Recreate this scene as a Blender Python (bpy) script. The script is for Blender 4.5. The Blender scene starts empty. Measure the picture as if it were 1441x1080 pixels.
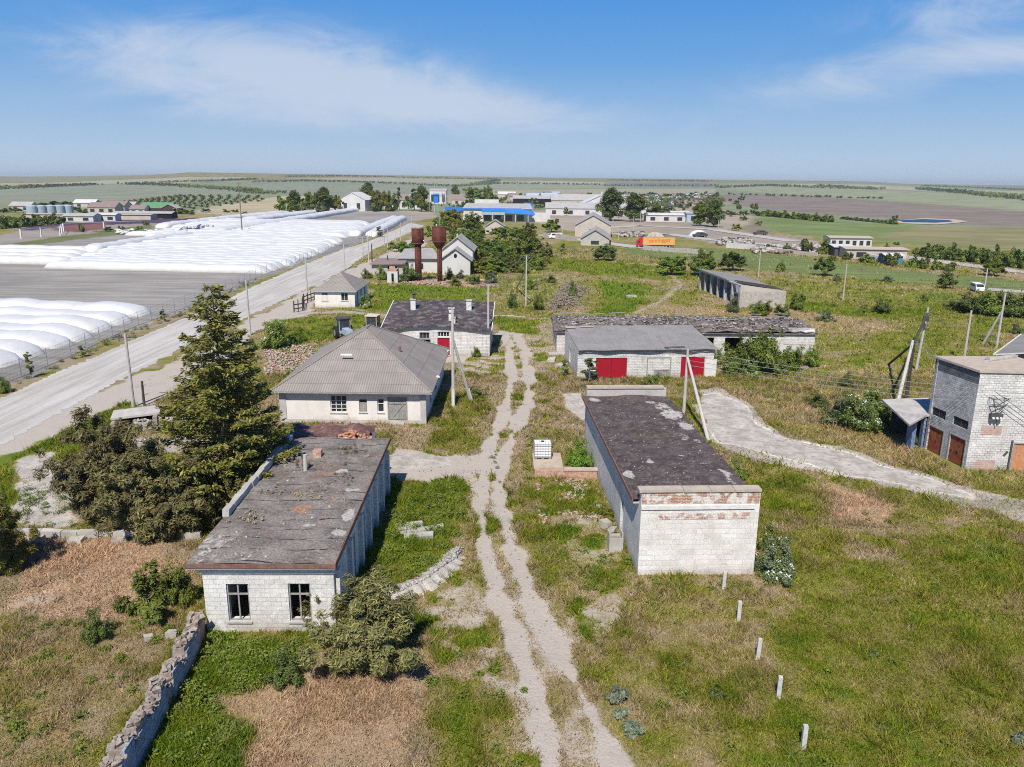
import bpy, math, random
import numpy as np
from mathutils import Vector, Matrix

S = bpy.context.scene
COL = S.collection
random.seed(7)
RNG = np.random.default_rng(11)
rad = math.radians

# ------------------------------------------------------------------ camera geometry
FPX, CX, CY, CAMH = 1096.0, 720.5, 540.0, 18.3
PITCH = math.atan((CY - 257.0) / FPX)
ROLL = rad(0.5)
FW = Vector((0, math.cos(PITCH), -math.sin(PITCH)))
_r0 = Vector((1, 0, 0)); _u0 = Vector((0, math.sin(PITCH), math.cos(PITCH)))
RT = _r0 * math.cos(ROLL) + _u0 * math.sin(ROLL)
UP = _u0 * math.cos(ROLL) - _r0 * math.sin(ROLL)

_AZ = [-180, -60, -40, -31, -22, -12, 0, 12, 22, 28, 33, 40, 60, 180]
_HA = [10, 14, 18, 26, 58, 60, 47, 45, 38, 33, 24, 18, 10, 10]


def sstep(a, b, x):
    t = np.clip((x - a) / (b - a), 0, 1)
    return t * t * (3 - 2 * t)


def hills(x, y):
    x = np.asarray(x, float); y = np.asarray(y, float)
    r = np.hypot(x, y)
    az = np.degrees(np.arctan2(x, y))
    a = np.interp(az, _AZ, _HA)
    far = np.interp(az, [-40, -31, -22, 24, 33], [1, 1, 0, 0, 1])
    z = a * ((1 - far) * sstep(1500, 5200, r) + far * sstep(3000, 8200, r))
    z = z + (3.5 * np.sin(x / 260 + 1.3) * np.sin(y / 540 + .4)) * sstep(900, 2200, r)
    z = z + (4.0 * np.sin(x / 700 + .5) + 2.2 * np.sin(x / 310 + 2.0)) * sstep(3500, 6000, r)
    return z


def ray(px, py):
    return FW + RT * ((px - CX) / FPX) + UP * ((CY - py) / FPX)


_T = np.concatenate([np.linspace(15, 400, 800), np.geomspace(400, 9800, 1500)[1:]])


def G(px, py, z=None):
    """ground point seen at a pixel of the photograph"""
    d = ray(px, py)
    if z is not None:
        t = (z - CAMH) / d.z
        return Vector((d.x * t, d.y * t, z))
    if d.z < -1e-4:
        t = -CAMH / d.z
        if t < 850:
            return Vector((d.x * t, d.y * t, 0))
    xs, ys, zs = d.x * _T, d.y * _T, CAMH + d.z * _T
    dif = zs - hills(xs, ys)
    k = np.argmax(dif < 0)
    if dif[k] >= 0:
        k = len(_T) - 1
    t = _T[k]
    if 0 < k and dif[k] < 0:
        t = _T[k - 1] + (_T[k] - _T[k - 1]) * dif[k - 1] / (dif[k - 1] - dif[k])
    x, y = d.x * t, d.y * t
    return Vector((x, y, float(hills(x, y))))


def depth(p):
    return (Vector(p) - Vector((0, 0, CAMH))).dot(FW)


def Zt(py, X, Y):
    """height above the ground point X,Y that is seen at row py"""
    lo, hi = -60.0, 120.0
    for _ in range(50):
        m = (lo + hi) / 2
        v = Vector((X, Y, m - CAMH))
        if CY - FPX * v.dot(UP) / v.dot(FW) > py:
            lo = m
        else:
            hi = m
    return lo


# ------------------------------------------------------------------ numpy value noise
def _hash(i, j, s):
    n = (i * 374761393 + j * 668265263 + s * 1442695041) & 0xFFFFFFFF
    n = ((n ^ (n >> 13)) * 1274126177) & 0xFFFFFFFF
    return ((n ^ (n >> 16)) & 0xFFFF) / 65535.0


def vnoise(x, y, s=0):
    xi = np.floor(x).astype(np.int64); yi = np.floor(y).astype(np.int64)
    fx = x - xi; fy = y - yi
    fx = fx * fx * (3 - 2 * fx); fy = fy * fy * (3 - 2 * fy)
    a = _hash(xi, yi, s); b = _hash(xi + 1, yi, s); c = _hash(xi, yi + 1, s); d = _hash(xi + 1, yi + 1, s)
    return (a * (1 - fx) + b * fx) * (1 - fy) + (c * (1 - fx) + d * fx) * fy


def fbm(x, y, scale, s=0, oct=4):
    v = 0; a = .5; tot = 0
    for o in range(oct):
        v = v + a * vnoise(x / scale * 2 ** o + 17.3 * o, y / scale * 2 ** o - 9.1 * o, s + o)
        tot += a; a *= .55
    return v / tot


# ------------------------------------------------------------------ mesh builder
class MB:
    def __init__(s):
        s.v = []; s.f = []; s.m = []

    def face(s, pts, mi=0):
        b = len(s.v)
        s.v += [tuple(p) for p in pts]
        s.f.append(tuple(range(b, b + len(pts)))); s.m.append(mi)

    def box(s, x0, x1, y0, y1, z0, z1, mi=0, skip=''):
        c = [(x0, y0, z0), (x1, y0, z0), (x1, y1, z0), (x0, y1, z0), (x0, y0, z1), (x1, y0, z1), (x1, y1, z1), (x0, y1, z1)]
        b = len(s.v); s.v += c
        for n, q in (('b', (0, 3, 2, 1)), ('t', (4, 5, 6, 7)), ('f', (0, 1, 5, 4)), ('r', (1, 2, 6, 5)), ('k', (2, 3, 7, 6)), ('l', (3, 0, 4, 7))):
            if n not in skip:
                s.f.append(tuple(b + i for i in q)); s.m.append(mi)

    def obox(s, c, size, rz=0, rx=0, ry=0, mi=0, jit=0):
        M = Matrix.Translation(c) @ Matrix.Rotation(rz, 4, 'Z') @ Matrix.Rotation(ry, 4, 'Y') @ Matrix.Rotation(rx, 4, 'X')
        b = len(s.v)
        for z in (-.5, .5):
            for x, y in ((-.5, -.5), (.5, -.5), (.5, .5), (-.5, .5)):
                p = Vector((x * size[0], y * size[1], z * size[2]))
                if jit:
                    p += Vector((random.uniform(-jit, jit), random.uniform(-jit, jit), random.uniform(-jit, jit)))
                s.v.append(tuple(M @ p))
        for q in ((0, 3, 2, 1), (4, 5, 6, 7), (0, 1, 5, 4), (1, 2, 6, 5), (2, 3, 7, 6), (3, 0, 4, 7)):
            s.f.append(tuple(b + i for i in q)); s.m.append(mi)

    def prism(s, poly, z0, z1, mi=0, mit=None):
        n = len(poly)
        s.face([(p[0], p[1], z1) for p in poly], mi if mit is None else mit)
        s.face([(p[0], p[1], z0) for p in reversed(poly)], mi)
        for i in range(n):
            a, c = poly[i], poly[(i + 1) % n]
            s.face([(a[0], a[1], z0), (c[0], c[1], z0), (c[0], c[1], z1), (a[0], a[1], z1)], mi)

    def slab(s, top, t, mi=0):
        """a sheet with corners `top` (counter-clockwise from above) and thickness t"""
        low = [(p[0], p[1], p[2] - t) for p in top]
        s.face(top, mi); s.face(list(reversed(low)), mi)
        n = len(top)
        for i in range(n):
            j = (i + 1) % n
            s.face([low[i], low[j], top[j], top[i]], mi)

    def tube(s, pts, rads, n=8, mi=0, cap=True):
        pts = [Vector(p) for p in pts]
        if not isinstance(rads, (list, tuple)):
            rads = [rads] * len(pts)
        b = len(s.v)
        for i, p in enumerate(pts):
            d = (pts[min(i + 1, len(pts) - 1)] - pts[max(i - 1, 0)]).normalized()
            a = d.cross(Vector((0, 0, 1)))
            if a.length < .05:
                a = d.cross(Vector((1, 0, 0)))
            a.normalize(); c = d.cross(a)
            for k in range(n):
                t = 2 * math.pi * (k + .5) / n
                s.v.append(tuple(p + (a * math.cos(t) - c * math.sin(t)) * rads[i]))
        for i in range(len(pts) - 1):
            for k in range(n):
                k2 = (k + 1) % n
                s.f.append((b + i * n + k, b + i * n + k2, b + (i + 1) * n + k2, b + (i + 1) * n + k)); s.m.append(mi)
        if cap:
            s.f.append(tuple(b + k for k in reversed(range(n)))); s.m.append(mi)
            e = b + (len(pts) - 1) * n
            s.f.append(tuple(e + k for k in range(n))); s.m.append(mi)

    def lathe(s, prof, n=20, mi=0, c=(0, 0)):
        b = len(s.v)
        for r, z in prof:
            for k in range(n):
                t = 2 * math.pi * k / n
                s.v.append((c[0] + r * math.cos(t), c[1] + r * math.sin(t), z))
        for i in range(len(prof) - 1):
            for k in range(n):
                k2 = (k + 1) % n
                s.f.append((b + i * n + k, b + i * n + k2, b + (i + 1) * n + k2, b + (i + 1) * n + k)); s.m.append(mi)
        s.f.append(tuple(b + k for k in reversed(range(n)))); s.m.append(mi)
        e = b + (len(prof) - 1) * n
        s.f.append(tuple(e + k for k in range(n))); s.m.append(mi)

    def wall(s, p0, p1, z0, z1, t, ops=(), mi=0):
        """upright wall, outer face on the right of p0->p1, with real openings (u0,u1,v0,v1)"""
        p0 = Vector((p0[0], p0[1], 0)); p1 = Vector((p1[0], p1[1], 0))
        L = (p1 - p0).length; d = (p1 - p0) / L; nin = Vector((-d.y, d.x, 0))
        us = sorted({0, L, *[o[0] for o in ops], *[o[1] for o in ops]})
        vs = sorted({z0, z1, *[o[2] for o in ops], *[o[3] for o in ops]})
        P = lambda u, v, o: tuple(p0 + d * u + nin * o + Vector((0, 0, v)))
        for i in range(len(us) - 1):
            for j in range(len(vs) - 1):
                um, vm = (us[i] + us[i + 1]) / 2, (vs[j] + vs[j + 1]) / 2
                if any(o[0] < um < o[1] and o[2] < vm < o[3] for o in ops):
                    continue
                a, b2, c, e = us[i], us[i + 1], vs[j], vs[j + 1]
                s.face([P(a, c, 0), P(b2, c, 0), P(b2, e, 0), P(a, e, 0)], mi)
                s.face([P(b2, c, t), P(a, c, t), P(a, e, t), P(b2, e, t)], mi)
        for a, b2, c, e in ops:
            s.face([P(a, c, 0), P(a, e, 0), P(a, e, t), P(a, c, t)], mi)
            s.face([P(b2, e, 0), P(b2, c, 0), P(b2, c, t), P(b2, e, t)], mi)
            s.face([P(a, e, 0), P(b2, e, 0), P(b2, e, t), P(a, e, t)], mi)
            if c > z0 + .01:
                s.face([P(b2, c, 0), P(a, c, 0), P(a, c, t), P(b2, c, t)], mi)
        s.face([P(0, z1, 0), P(L, z1, 0), P(L, z1, t), P(0, z1, t)], mi)
        s.face([P(0, z0, t), P(0, z0, 0), P(0, z1, 0), P(0, z1, t)], mi)
        s.face([P(L, z0, 0), P(L, z0, t), P(L, z1, t), P(L, z1, 0)], mi)

    def cut(s):
        s.cuts = getattr(s, 'cuts', []) + [(len(s.v), len(s.f))]

    def build_each(s, name, mats, parent=None, smooth=False):
        """one mesh for every piece between two cut() marks"""
        out = []; v0 = f0 = 0
        for v1, f1 in getattr(s, 'cuts', []) + [(len(s.v), len(s.f))]:
            if f1 > f0:
                m = MB(); m.v = s.v[v0:v1]; m.m = s.m[f0:f1]
                m.f = [tuple(i - v0 for i in q) for q in s.f[f0:f1]]
                out.append(m.build(name, mats, parent, smooth))
            v0, f0 = v1, f1
        return out

    def build(s, name, mats, parent=None, smooth=False, loc=None, rz=0):
        me = bpy.data.meshes.new(name)
        me.from_pydata(s.v, [], s.f)
        if not isinstance(mats, (list, tuple)):
            mats = [mats]
        for m in mats:
            me.materials.append(m)
        me.polygons.foreach_set('material_index', s.m)
        if smooth:
            me.polygons.foreach_set('use_smooth', [True] * len(s.f))
        uvl = me.uv_layers.new(name='UVMap')
        vs = [Vector(v) for v in s.v]
        uv = []
        for p in me.polygons:
            n = p.normal
            if abs(n.z) > .995:
                t, b = Vector((1, 0, 0)), Vector((0, 1, 0))
            else:
                t = Vector((-n.y, n.x, 0)).normalized(); b = n.cross(t)
            for vi in p.vertices:
                uv += [vs[vi].dot(t), vs[vi].dot(b)]
        uvl.data.foreach_set('uv', uv)
        me.update()
        return link(name, me, parent, loc, rz)


def link(name, me, parent=None, loc=None, rz=0):
    o = bpy.data.objects.new(name, me)
    COL.objects.link(o)
    if parent is not None:
        o.parent = parent
    if loc is not None:
        o.location = loc
    if rz:
        o.rotation_euler = (0, 0, rz)
    return o


def tag(o, label=None, cat=None, group=None, kind=None):
    if label: o['label'] = label
    if cat: o['category'] = cat
    if group: o['group'] = group
    if kind: o['kind'] = kind
    return o


def empty(name, loc, rz=0, label=None, cat=None, group=None):
    o = bpy.data.objects.new(name, None)
    o.empty_display_size = .5
    COL.objects.link(o)
    o.location = loc; o.rotation_euler = (0, 0, rz)
    return tag(o, label, cat, group)


def copy_thing(src, loc, rz=0, scale=None, label=None, group=None):
    r = src.copy(); COL.objects.link(r)
    r.location = loc; r.rotation_euler = (0, 0, rz)
    if scale: r.scale = scale
    if label: r['label'] = label
    if group: r['group'] = group
    for ch in list(src.children):
        c = ch.copy(); COL.objects.link(c); c.parent = r
        for g in ch.children:
            d = g.copy(); COL.objects.link(d); d.parent = c
    return r


def np_mesh(name, V, F, mat, cols=None, mi=None):
    """mesh from numpy arrays; F is (n,3) or (n,4)"""
    me = bpy.data.meshes.new(name)
    n, k = F.shape
    me.vertices.add(len(V)); me.vertices.foreach_set('co', np.ascontiguousarray(V, np.float32).ravel())
    me.loops.add(n * k); me.loops.foreach_set('vertex_index', np.ascontiguousarray(F, np.int32).ravel())
    me.polygons.add(n); me.polygons.foreach_set('loop_start', np.arange(0, n * k, k, dtype=np.int32))
    me.update(calc_edges=True)
    for m in (mat if isinstance(mat, (list, tuple)) else [mat]):
        me.materials.append(m)
    if mi is not None:
        me.polygons.foreach_set('material_index', np.ascontiguousarray(mi, np.int32))
    if cols is not None:
        for nm, c in cols.items():
            a = me.attributes.new(nm, 'FLOAT_COLOR', 'POINT')
            a.data.foreach_set('color', np.ascontiguousarray(c, np.float32).ravel())
    return me
# ------------------------------------------------------------------ materials
class NT:
    def __init__(s, name):
        s.m = bpy.data.materials.new(name); s.m.use_nodes = True
        s.t = s.m.node_tree; s.t.nodes.clear()
        s.out = s.t.nodes.new('ShaderNodeOutputMaterial')

    def n(s, ty, props=None, **inp):
        nd = s.t.nodes.new('ShaderNode' + ty)
        for k, v in (props or {}).items():
            setattr(nd, k, v)
        for k, v in inp.items():
            key = k.replace('_', ' ')
            sock = nd.inputs[int(k[1:])] if k[0] == 'i' and k[1:].isdigit() else nd.inputs[key]
            s.set(sock, v)
        return nd

    def set(s, sock, v):
        if isinstance(v, bpy.types.NodeSocket):
            s.t.links.new(v, sock)
        elif isinstance(v, (tuple, list)) and len(v) == 3 and sock.type == 'RGBA':
            sock.default_value = (*v, 1)
        else:
            sock.default_value = v

    def noise(s, vec, scale, detail=4, rough=.6, dist=0):
        return s.n('TexNoise', None, Vector=vec, Scale=scale, Detail=detail, Roughness=rough, Distortion=dist).outputs['Fac']

    def ramp(s, fac, lo, hi, a=0.0, b=1.0):
        return s.n('MapRange', {'interpolation_type': 'SMOOTHSTEP'}, Value=fac, i1=lo, i2=hi, i3=a, i4=b).outputs['Result']

    def mix(s, fac, a, b, mode='MIX'):
        nd = s.n('Mix', {'data_type': 'RGBA', 'blend_type': mode})
        s.set(nd.inputs[0], fac); s.set(nd.inputs[6], a); s.set(nd.inputs[7], b)
        return nd.outputs[2]

    def math(s, op, a, b=0.0, c=0.0):
        nd = s.n('Math', {'operation': op}); s.set(nd.inputs[0], a); s.set(nd.inputs[1], b); s.set(nd.inputs[2], c)
        return nd.outputs[0]

    def gray(s, v):
        nd = s.n('CombineColor'); [s.set(nd.inputs[i], v) for i in range(3)]
        return nd.outputs[0]

    def done(s, sh):
        s.t.links.new(sh, s.out.inputs['Surface'])
        return s.m


def mat(name, c1, c2=None, ns=1.2, rough=.85, grain=.25, gs=18, stains=(), brick=None, wave=None, bump=.25, streak=None, spec=.25, metal=0.0, lines=None, spill=False, base=None):
    t = NT(name)
    pos = t.n('NewGeometry').outputs['Position']
    uv = t.n('UVMap').outputs['UV']
    col = t.mix(t.ramp(t.noise(pos, ns, 6, .65), .35, .65), c1, c2 or c1)
    h = t.noise(pos, gs, 5, .7)
    if brick:
        w, hh, ms, mc, cv = brick
        b = t.n('TexBrick', {'offset': .5}, Vector=uv, Scale=1.0, Brick_Width=w, Row_Height=hh, Mortar_Size=ms, Mortar_Smooth=.2,
                Bias=0.0, Color1=(1, 1, 1), Color2=(cv, cv, cv), Mortar=(0, 0, 0))
        f = b.outputs['Fac']
        lite = t.mix(f, b.outputs['Color'], (1, 1, 1))
        col = t.mix(1.0, col, lite, 'MULTIPLY')
        mf = t.math('MULTIPLY', f, t.ramp(t.noise(pos, 1.7, 4), .3, .62, .15, 1.0))
        col = t.mix(mf, col, mc)
        h = t.math('SUBTRACT', h, t.math('MULTIPLY', f, .9))
    if wave:
        per, amt = wave
        sx = t.n('SeparateXYZ', None, Vector=uv).outputs[0]
        wv = t.math('SINE', t.math('MULTIPLY', sx, 2 * math.pi / per))
        h = t.math('ADD', t.math('MULTIPLY', wv, 1.2), h)
        sy = t.n('SeparateXYZ', None, Vector=uv).outputs[1]
        row = t.math('FRACT', t.math('DIVIDE', sy, 1.55))
        sh = t.n('TexWhiteNoise', {'noise_dimensions': '2D'}, Vector=t.n('CombineXYZ', None, X=t.math('FLOOR', t.math('DIVIDE', sx, 1.12)), Y=t.math('FLOOR', t.math('DIVIDE', sy, 1.55))).outputs[0]).outputs['Value']
        col = t.mix(1.0, col, t.gray(t.n('MapRange', None, Value=sh, i3=1 - amt, i4=1.0 + amt * .4).outputs[0]), 'MULTIPLY')
        col = t.mix(t.math('MULTIPLY', t.math('LESS_THAN', row, .035), .45), col, (.06, .055, .05))
        col = t.mix(t.ramp(wv, .1, -.95, 0, .4), col, (.09, .085, .08))
    if lines:                                    # seams of roofing felt / boards along u
        per, lc, wd, ax = lines
        sy = t.n('SeparateXYZ', None, Vector=uv).outputs[ax]
        nz = t.math('MULTIPLY', t.noise(pos, .8, 3), .35)
        fr = t.math('FRACT', t.math('ADD', t.math('DIVIDE', sy, per), nz))
        col = t.mix(t.math('MULTIPLY', t.math('LESS_THAN', fr, wd), t.ramp(t.noise(pos, 1.1, 3), .4, .6)), col, lc)
    if streak:
        sc, amt, scale = streak
        mp = t.n('Mapping', None, Vector=uv, Scale=(scale, .35, 1)).outputs[0]
        col = t.mix(t.math('MULTIPLY', t.ramp(t.noise(mp, 1.0, 5, .7), .5, .75), amt), col, sc)
    if base:                                     # splash-back dirt and damp along the foot of a wall
        zz = t.n('SeparateXYZ', None, Vector=pos).outputs[2]
        col = t.mix(t.math('MULTIPLY', t.ramp(t.math('ADD', zz, t.math('MULTIPLY', t.noise(pos, 1.4, 6, .7), -1.3)), base[1] - .55, -.75), base[2]), col, base[0])
    for (sc, sca, lo, hi, amt) in stains:
        fac = t.math('MULTIPLY', t.ramp(t.noise(pos, sca, 7, .68, .4), lo, hi), amt)
        col = t.mix(fac, col, sc)
    if spill:                                    # lime, brick dust and moss lying in patches of their own
        s3 = t.n('SeparateColor', None, Color=t.n('Attribute', {'attribute_name': 'spill'}).outputs['Color']).outputs
        nz = t.math('MULTIPLY', t.math('SUBTRACT', t.noise(pos, 2.4, 8, .8), .5), 2.4)
        for ch, c_ in ((2, (.13, .125, .05)), (1, (.36, .20, .13)), (0, (.46, .43, .385))):
            col = t.mix(t.math('MULTIPLY', t.ramp(t.math('ADD', s3[ch], nz), .5, .72), t.ramp(s3[ch], .02, .2)), col, c_)
    g = t.ramp(t.noise(pos, gs, 4, .75), .3, .7, 1 - grain, 1 + grain * .6)
    col = t.mix(1.0, col, t.gray(g), 'MULTIPLY')
    bp = t.n('Bump', None, Strength=bump, Distance=.03, Height=h).outputs[0]
    p = t.n('BsdfPrincipled', None, Base_Color=col, Roughness=rough, Metallic=metal, Normal=bp)
    p.inputs['Specular IOR Level'].default_value = spec
    return t.done(p.outputs[0])


def leafmat(name, dark, mid, light, trans=.25, vary=1.0):
    t = NT(name)
    g = t.n('NewGeometry')
    cr = t.n('ValToRGB', None, Fac=g.outputs['Random Per Island'])
    e = cr.color_ramp.elements
    e[0].color = (*dark, 1); e[0].position = 0.0
    e[1].color = (*light, 1); e[1].position = 1.0
    m = e.new(.55); m.color = (*mid, 1)
    oi = t.n('ObjectInfo').outputs['Random']
    hs = t.n('HueSaturation', None, Hue=t.n('MapRange', None, Value=oi, i3=.487, i4=.513).outputs[0],
             Saturation=1.0, Value=t.n('MapRange', None, Value=oi, i3=.8, i4=1.2).outputs[0], Color=cr.outputs[0]).outputs[0]
    d = t.n('BsdfPrincipled', None, Base_Color=hs, Roughness=.6)
    d.inputs['Specular IOR Level'].default_value = .25
    tr = t.n('BsdfTranslucent', None, Color=hs)
    mx = t.n('MixShader', None, Fac=trans)
    t.t.links.new(d.outputs[0], mx.inputs[1]); t.t.links.new(tr.outputs[0], mx.inputs[2])
    return t.done(mx.outputs[0])


W = (.72, .70, .66)
M = {}
M['block'] = mat('white_limestone_block', (.80, .78, .74), (.68, .655, .61), .8, brick=(.42, .2, .010, (.46, .43, .39), .86), base=((.33, .285, .23), 0.6, 0.7), bump=.5,
                 stains=[((.42, .38, .33), .5, .55, .75, .6), ((.80, .79, .77), 1.3, .58, .62, .6)], streak=((.30, .27, .24), .35, 2.2))
M['block_big'] = mat('white_plastered_block', (.84, .81, .75), (.72, .685, .62), .9, brick=(.78, .27, .010, (.60, .56, .50), .86), base=((.33, .285, .23), 0.5, 0.65), bump=.4,
                     stains=[((.60, .52, .43), .8, .54, .72, .6), ((.58, .40, .28), 1.3, .66, .74, .4)], streak=((.38, .3, .24), .3, 2.0))
M['brickw'] = mat('white_painted_brick', (.80, .78, .745), (.66, .635, .60), .9, brick=(.32, .16, .014, (.26, .24, .22), .82), base=((.33, .285, .23), 0.6, 0.75), bump=.5,
                  stains=[((.36, .33, .29), .55, .57, .75, .6), ((.42, .27, .2), 1.8, .68, .73, .5)], streak=((.22, .2, .18), .35, 2.5))
M['brickw_grey'] = mat('greyed_white_brick', (.64, .63, .61), (.46, .45, .44), 1.5, brick=(.28, .13, .014, (.2, .19, .19), .7), bump=.6,
                        stains=[((.2, .19, .2), 1.2, .52, .7, .6)])  # greyer, blotchy white brick for side walls and the eaves course
M['plaster'] = mat('white_limewash_plaster', (.78, .735, .68), (.70, .655, .605), .8, base=((.33, .285, .23), 0.5, 0.7), bump=.15, grain=.1,
                   stains=[((.48, .42, .37), .45, .6, .8, .5), ((.55, .53, .5), 2.2, .66, .7, .5)], streak=((.42, .37, .33), .3, 1.6))
M['plaster_grey'] = mat('grey_damp_plaster', (.5, .48, .46), (.4, .38, .37), 1.1, bump=.2, grain=.15)
M['redbrick'] = mat('red_brick', (.42, .17, .10), (.5, .26, .16), 3, brick=(.25, .075, .012, (.62, .58, .52), .7), bump=.5,
                    stains=[((.72, .68, .62), 1.6, .47, .56, .95)])
M['redbrick_rubble'] = mat('broken_red_brick', (.42, .2, .13), (.5, .36, .28), 5, bump=.4, stains=[((.62, .56, .5), 3, .55, .65, .7)])
M['tar'] = mat('weathered_roofing_felt', (.165, .142, .125), (.265, .235, .208), .7, grain=.5, gs=11, bump=.6, spill=True,
               stains=[((.34, .315, .28), 1.3, .52, .70, .7), ((.22, .15, .115), .8, .52, .70, .7), ((.42, .40, .37), 5.0, .66, .70, .6)],
               lines=(1.05, (.03, .027, .027), .10, 1))
M['tar_dark'] = mat('mossy_dark_roofing_felt', (.068, .05, .047), (.125, .098, .09), 1.1, grain=.55, gs=10, bump=.7, spill=True,
                    stains=[((.22, .185, .165), 2.6, .50, .68, .7), ((.13, .12, .05), 1.2, .60, .72, .5), ((.38, .36, .33), 6.0, .68, .72, .7)])
M['tar_purple'] = mat('sagging_dark_felt', (.055, .042, .045), (.10, .082, .084), .9, grain=.45, gs=8, bump=.7,
                      stains=[((.23, .205, .20), 1.3, .50, .62, .8), ((.36, .33, .30), .5, .60, .72, .6), ((.04, .032, .034), .8, .58, .7, .7)])
M['rubble_roof'] = mat('rubble_strewn_felt', (.13, .105, .095), (.22, .19, .17), 1.1, grain=.5, gs=9, bump=.9,
                       stains=[((.42, .4, .37), 1.5, .56, .64, .8), ((.3, .2, .15), .8, .6, .7, .6), ((.08, .065, .06), .9, .55, .65, .7)])
M['roofchalk'] = mat('lime_spill', (.44, .42, .39), (.32, .30, .275), 2.6, grain=.35, bump=.6, stains=[((.16, .145, .135), 2.8, .5, .62, .85)])
M['slate'] = mat('asbestos_cement_sheet', (.36, .318, .28), (.31, .272, .242), .6, wave=(.19, .10), bump=.55, grain=.12,
                 stains=[((.35, .31, .27), .4, .56, .72, .5), ((.19, .175, .16), 1.6, .62, .72, .4)])
M['slate_grey'] = mat('grey_cement_sheet', (.245, .23, .215), (.29, .275, .26), .5, bump=.35, grain=.22, gs=9, lines=(1.12, (.12, .11, .105), .03, 0), streak=((.15, .14, .13), .5, 1.4),
                      stains=[((.36, .34, .31), .7, .60, .72, .5), ((.13, .12, .115), 1.0, .60, .74, .6)])
M['slate_lt'] = mat('pale_cement_sheet', (.46, .44, .41), (.38, .36, .34), .5, wave=(.19, .06), bump=.3, grain=.15)
M['concrete'] = mat('weathered_concrete', (.50, .47, .43), (.40, .375, .345), 1.3, bump=.3, grain=.2, stains=[((.25, .23, .2), 1.2, .6, .75, .5)])
M['conc_pole'] = mat('grey_concrete_pole', (.43, .405, .37), (.50, .47, .43), 1.5, bump=.15, grain=.12)
M['whitewash'] = mat('whitewash', (.72, .705, .67), (.6, .58, .545), 3, bump=.2, grain=.12)
M['stake'] = mat('weathered_white_concrete', (.58, .56, .53), (.47, .455, .43), 6, bump=.2, grain=.2)
M['chalk'] = mat('pale_limestone_rubble', (.50, .465, .415), (.36, .325, .285), 2.5, bump=.5, grain=.25)
M['stone'] = mat('rubble_stone', (.29, .225, .185), (.40, .35, .30), 2.6, bump=.9, grain=.35, gs=9, stains=[((.2, .16, .14), 3, .55, .65, .7), ((.5, .47, .43), 1.8, .64, .7, .7)])
M['stone_face'] = mat('bluish_block', (.27, .37, .56), (.42, .47, .56), 1.4, brick=(.42, .2, .025, (.2, .19, .2), .75), bump=.7,
                      stains=[((.3, .27, .25), 1.4, .58, .68, .8)])  # bluish base colour for the wall's facing blocks
M['coping'] = mat('sandy_concrete_coping', (.50, .42, .33), (.42, .35, .28), 1.6, bump=.2, grain=.15)
M['edge_rust'] = mat('rusted_roof_edging', (.17, .09, .07), (.25, .14, .1), 4, bump=.3, rough=.8)
M['rust'] = mat('rusty_steel', (.15, .04, .022), (.075, .025, .018), 1.6, bump=.3, rough=.75, stains=[((.27, .085, .035), 1.5, .58, .68, .7), ((.08, .035, .03), .7, .58, .68, .6)], streak=((.3, .09, .035), .4, 3))
M['rust_dark'] = mat('dark_maroon_rust', (.11, .030, .022), (.15, .045, .03), 1.2, bump=.2, rough=.7, lines=(.75, (.06, .02, .015), .05, 1))
M['rust_door'] = mat('flaking_rust_door', (.33, .10, .04), (.20, .06, .03), 2.6, bump=.4, stains=[((.05, .025, .02), 3.0, .56, .62, .85), ((.5, .22, .1), 2.2, .62, .7, .7)])
M['salmon_door'] = mat('faded_orange_door', (.60, .28, .15), (.5, .22, .11), 2, bump=.3, stains=[((.22, .09, .05), 2.4, .6, .64, .8)])
M['red'] = mat('red_painted_metal', (.36, .008, .022), (.31, .010, .022), 1.2, bump=.1, grain=.1, rough=.55, lines=(1.3, (.2, .01, .015), .02, 0), stains=[((.55, .12, .1), 1.4, .68, .75, .35)])
M['wood'] = mat('grey_weathered_board', (.36, .34, .31), (.26, .245, .23), 3, bump=.5, lines=(.16, (.09, .08, .075), .1, 0))
M['wood_dark'] = mat('dark_creosoted_timber_and_shade', (.055, .045, .04), (.1, .085, .07), 3, bump=.4)
M['frame'] = mat('grey_window_timber', (.36, .35, .33), (.26, .25, .235), 5, bump=.3, grain=.2)
M['frame_white'] = mat('white_window_timber', (.68, .67, .64), (.56, .55, .53), 5, bump=.2, grain=.2)
M['black'] = mat('dark_interior', (.012, .012, .013), None, 2, bump=.05)
M['blue'] = mat('blue_paint', (.05, .17, .36), (.08, .22, .42), 1.6, bump=.1, grain=.15, stains=[((.4, .42, .42), 1.4, .66, .72, .5)])
M['blue_sheet'] = mat('bright_blue_sheet_roof', (.03, .17, .55), (.04, .2, .6), .5, bump=.05, grain=.08, rough=.5)
M['blue_pale'] = mat('pale_blue_paint', (.30, .40, .50), (.40, .47, .53), 1.5, bump=.15, grain=.15)
M['bay_blue'] = mat('flaking_blue_wall', (.10, .16, .34), (.22, .27, .38), 1.0, bump=.3, grain=.3, stains=[((.55, .55, .54), 1.2, .6, .66, .6), ((.05, .05, .08), .8, .6, .7, .6)])
M['lens_white'] = mat('white_porcelain', (.8, .79, .76), None, 3, bump=0, rough=.3)
M['steel'] = mat('dark_steel', (.07, .065, .065), (.11, .1, .095), 3, bump=.1, rough=.6)
M['galv'] = mat('galvanised_steel', (.42, .43, .44), (.36, .37, .38), 3, bump=.05, rough=.5, metal=.4)
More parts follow.
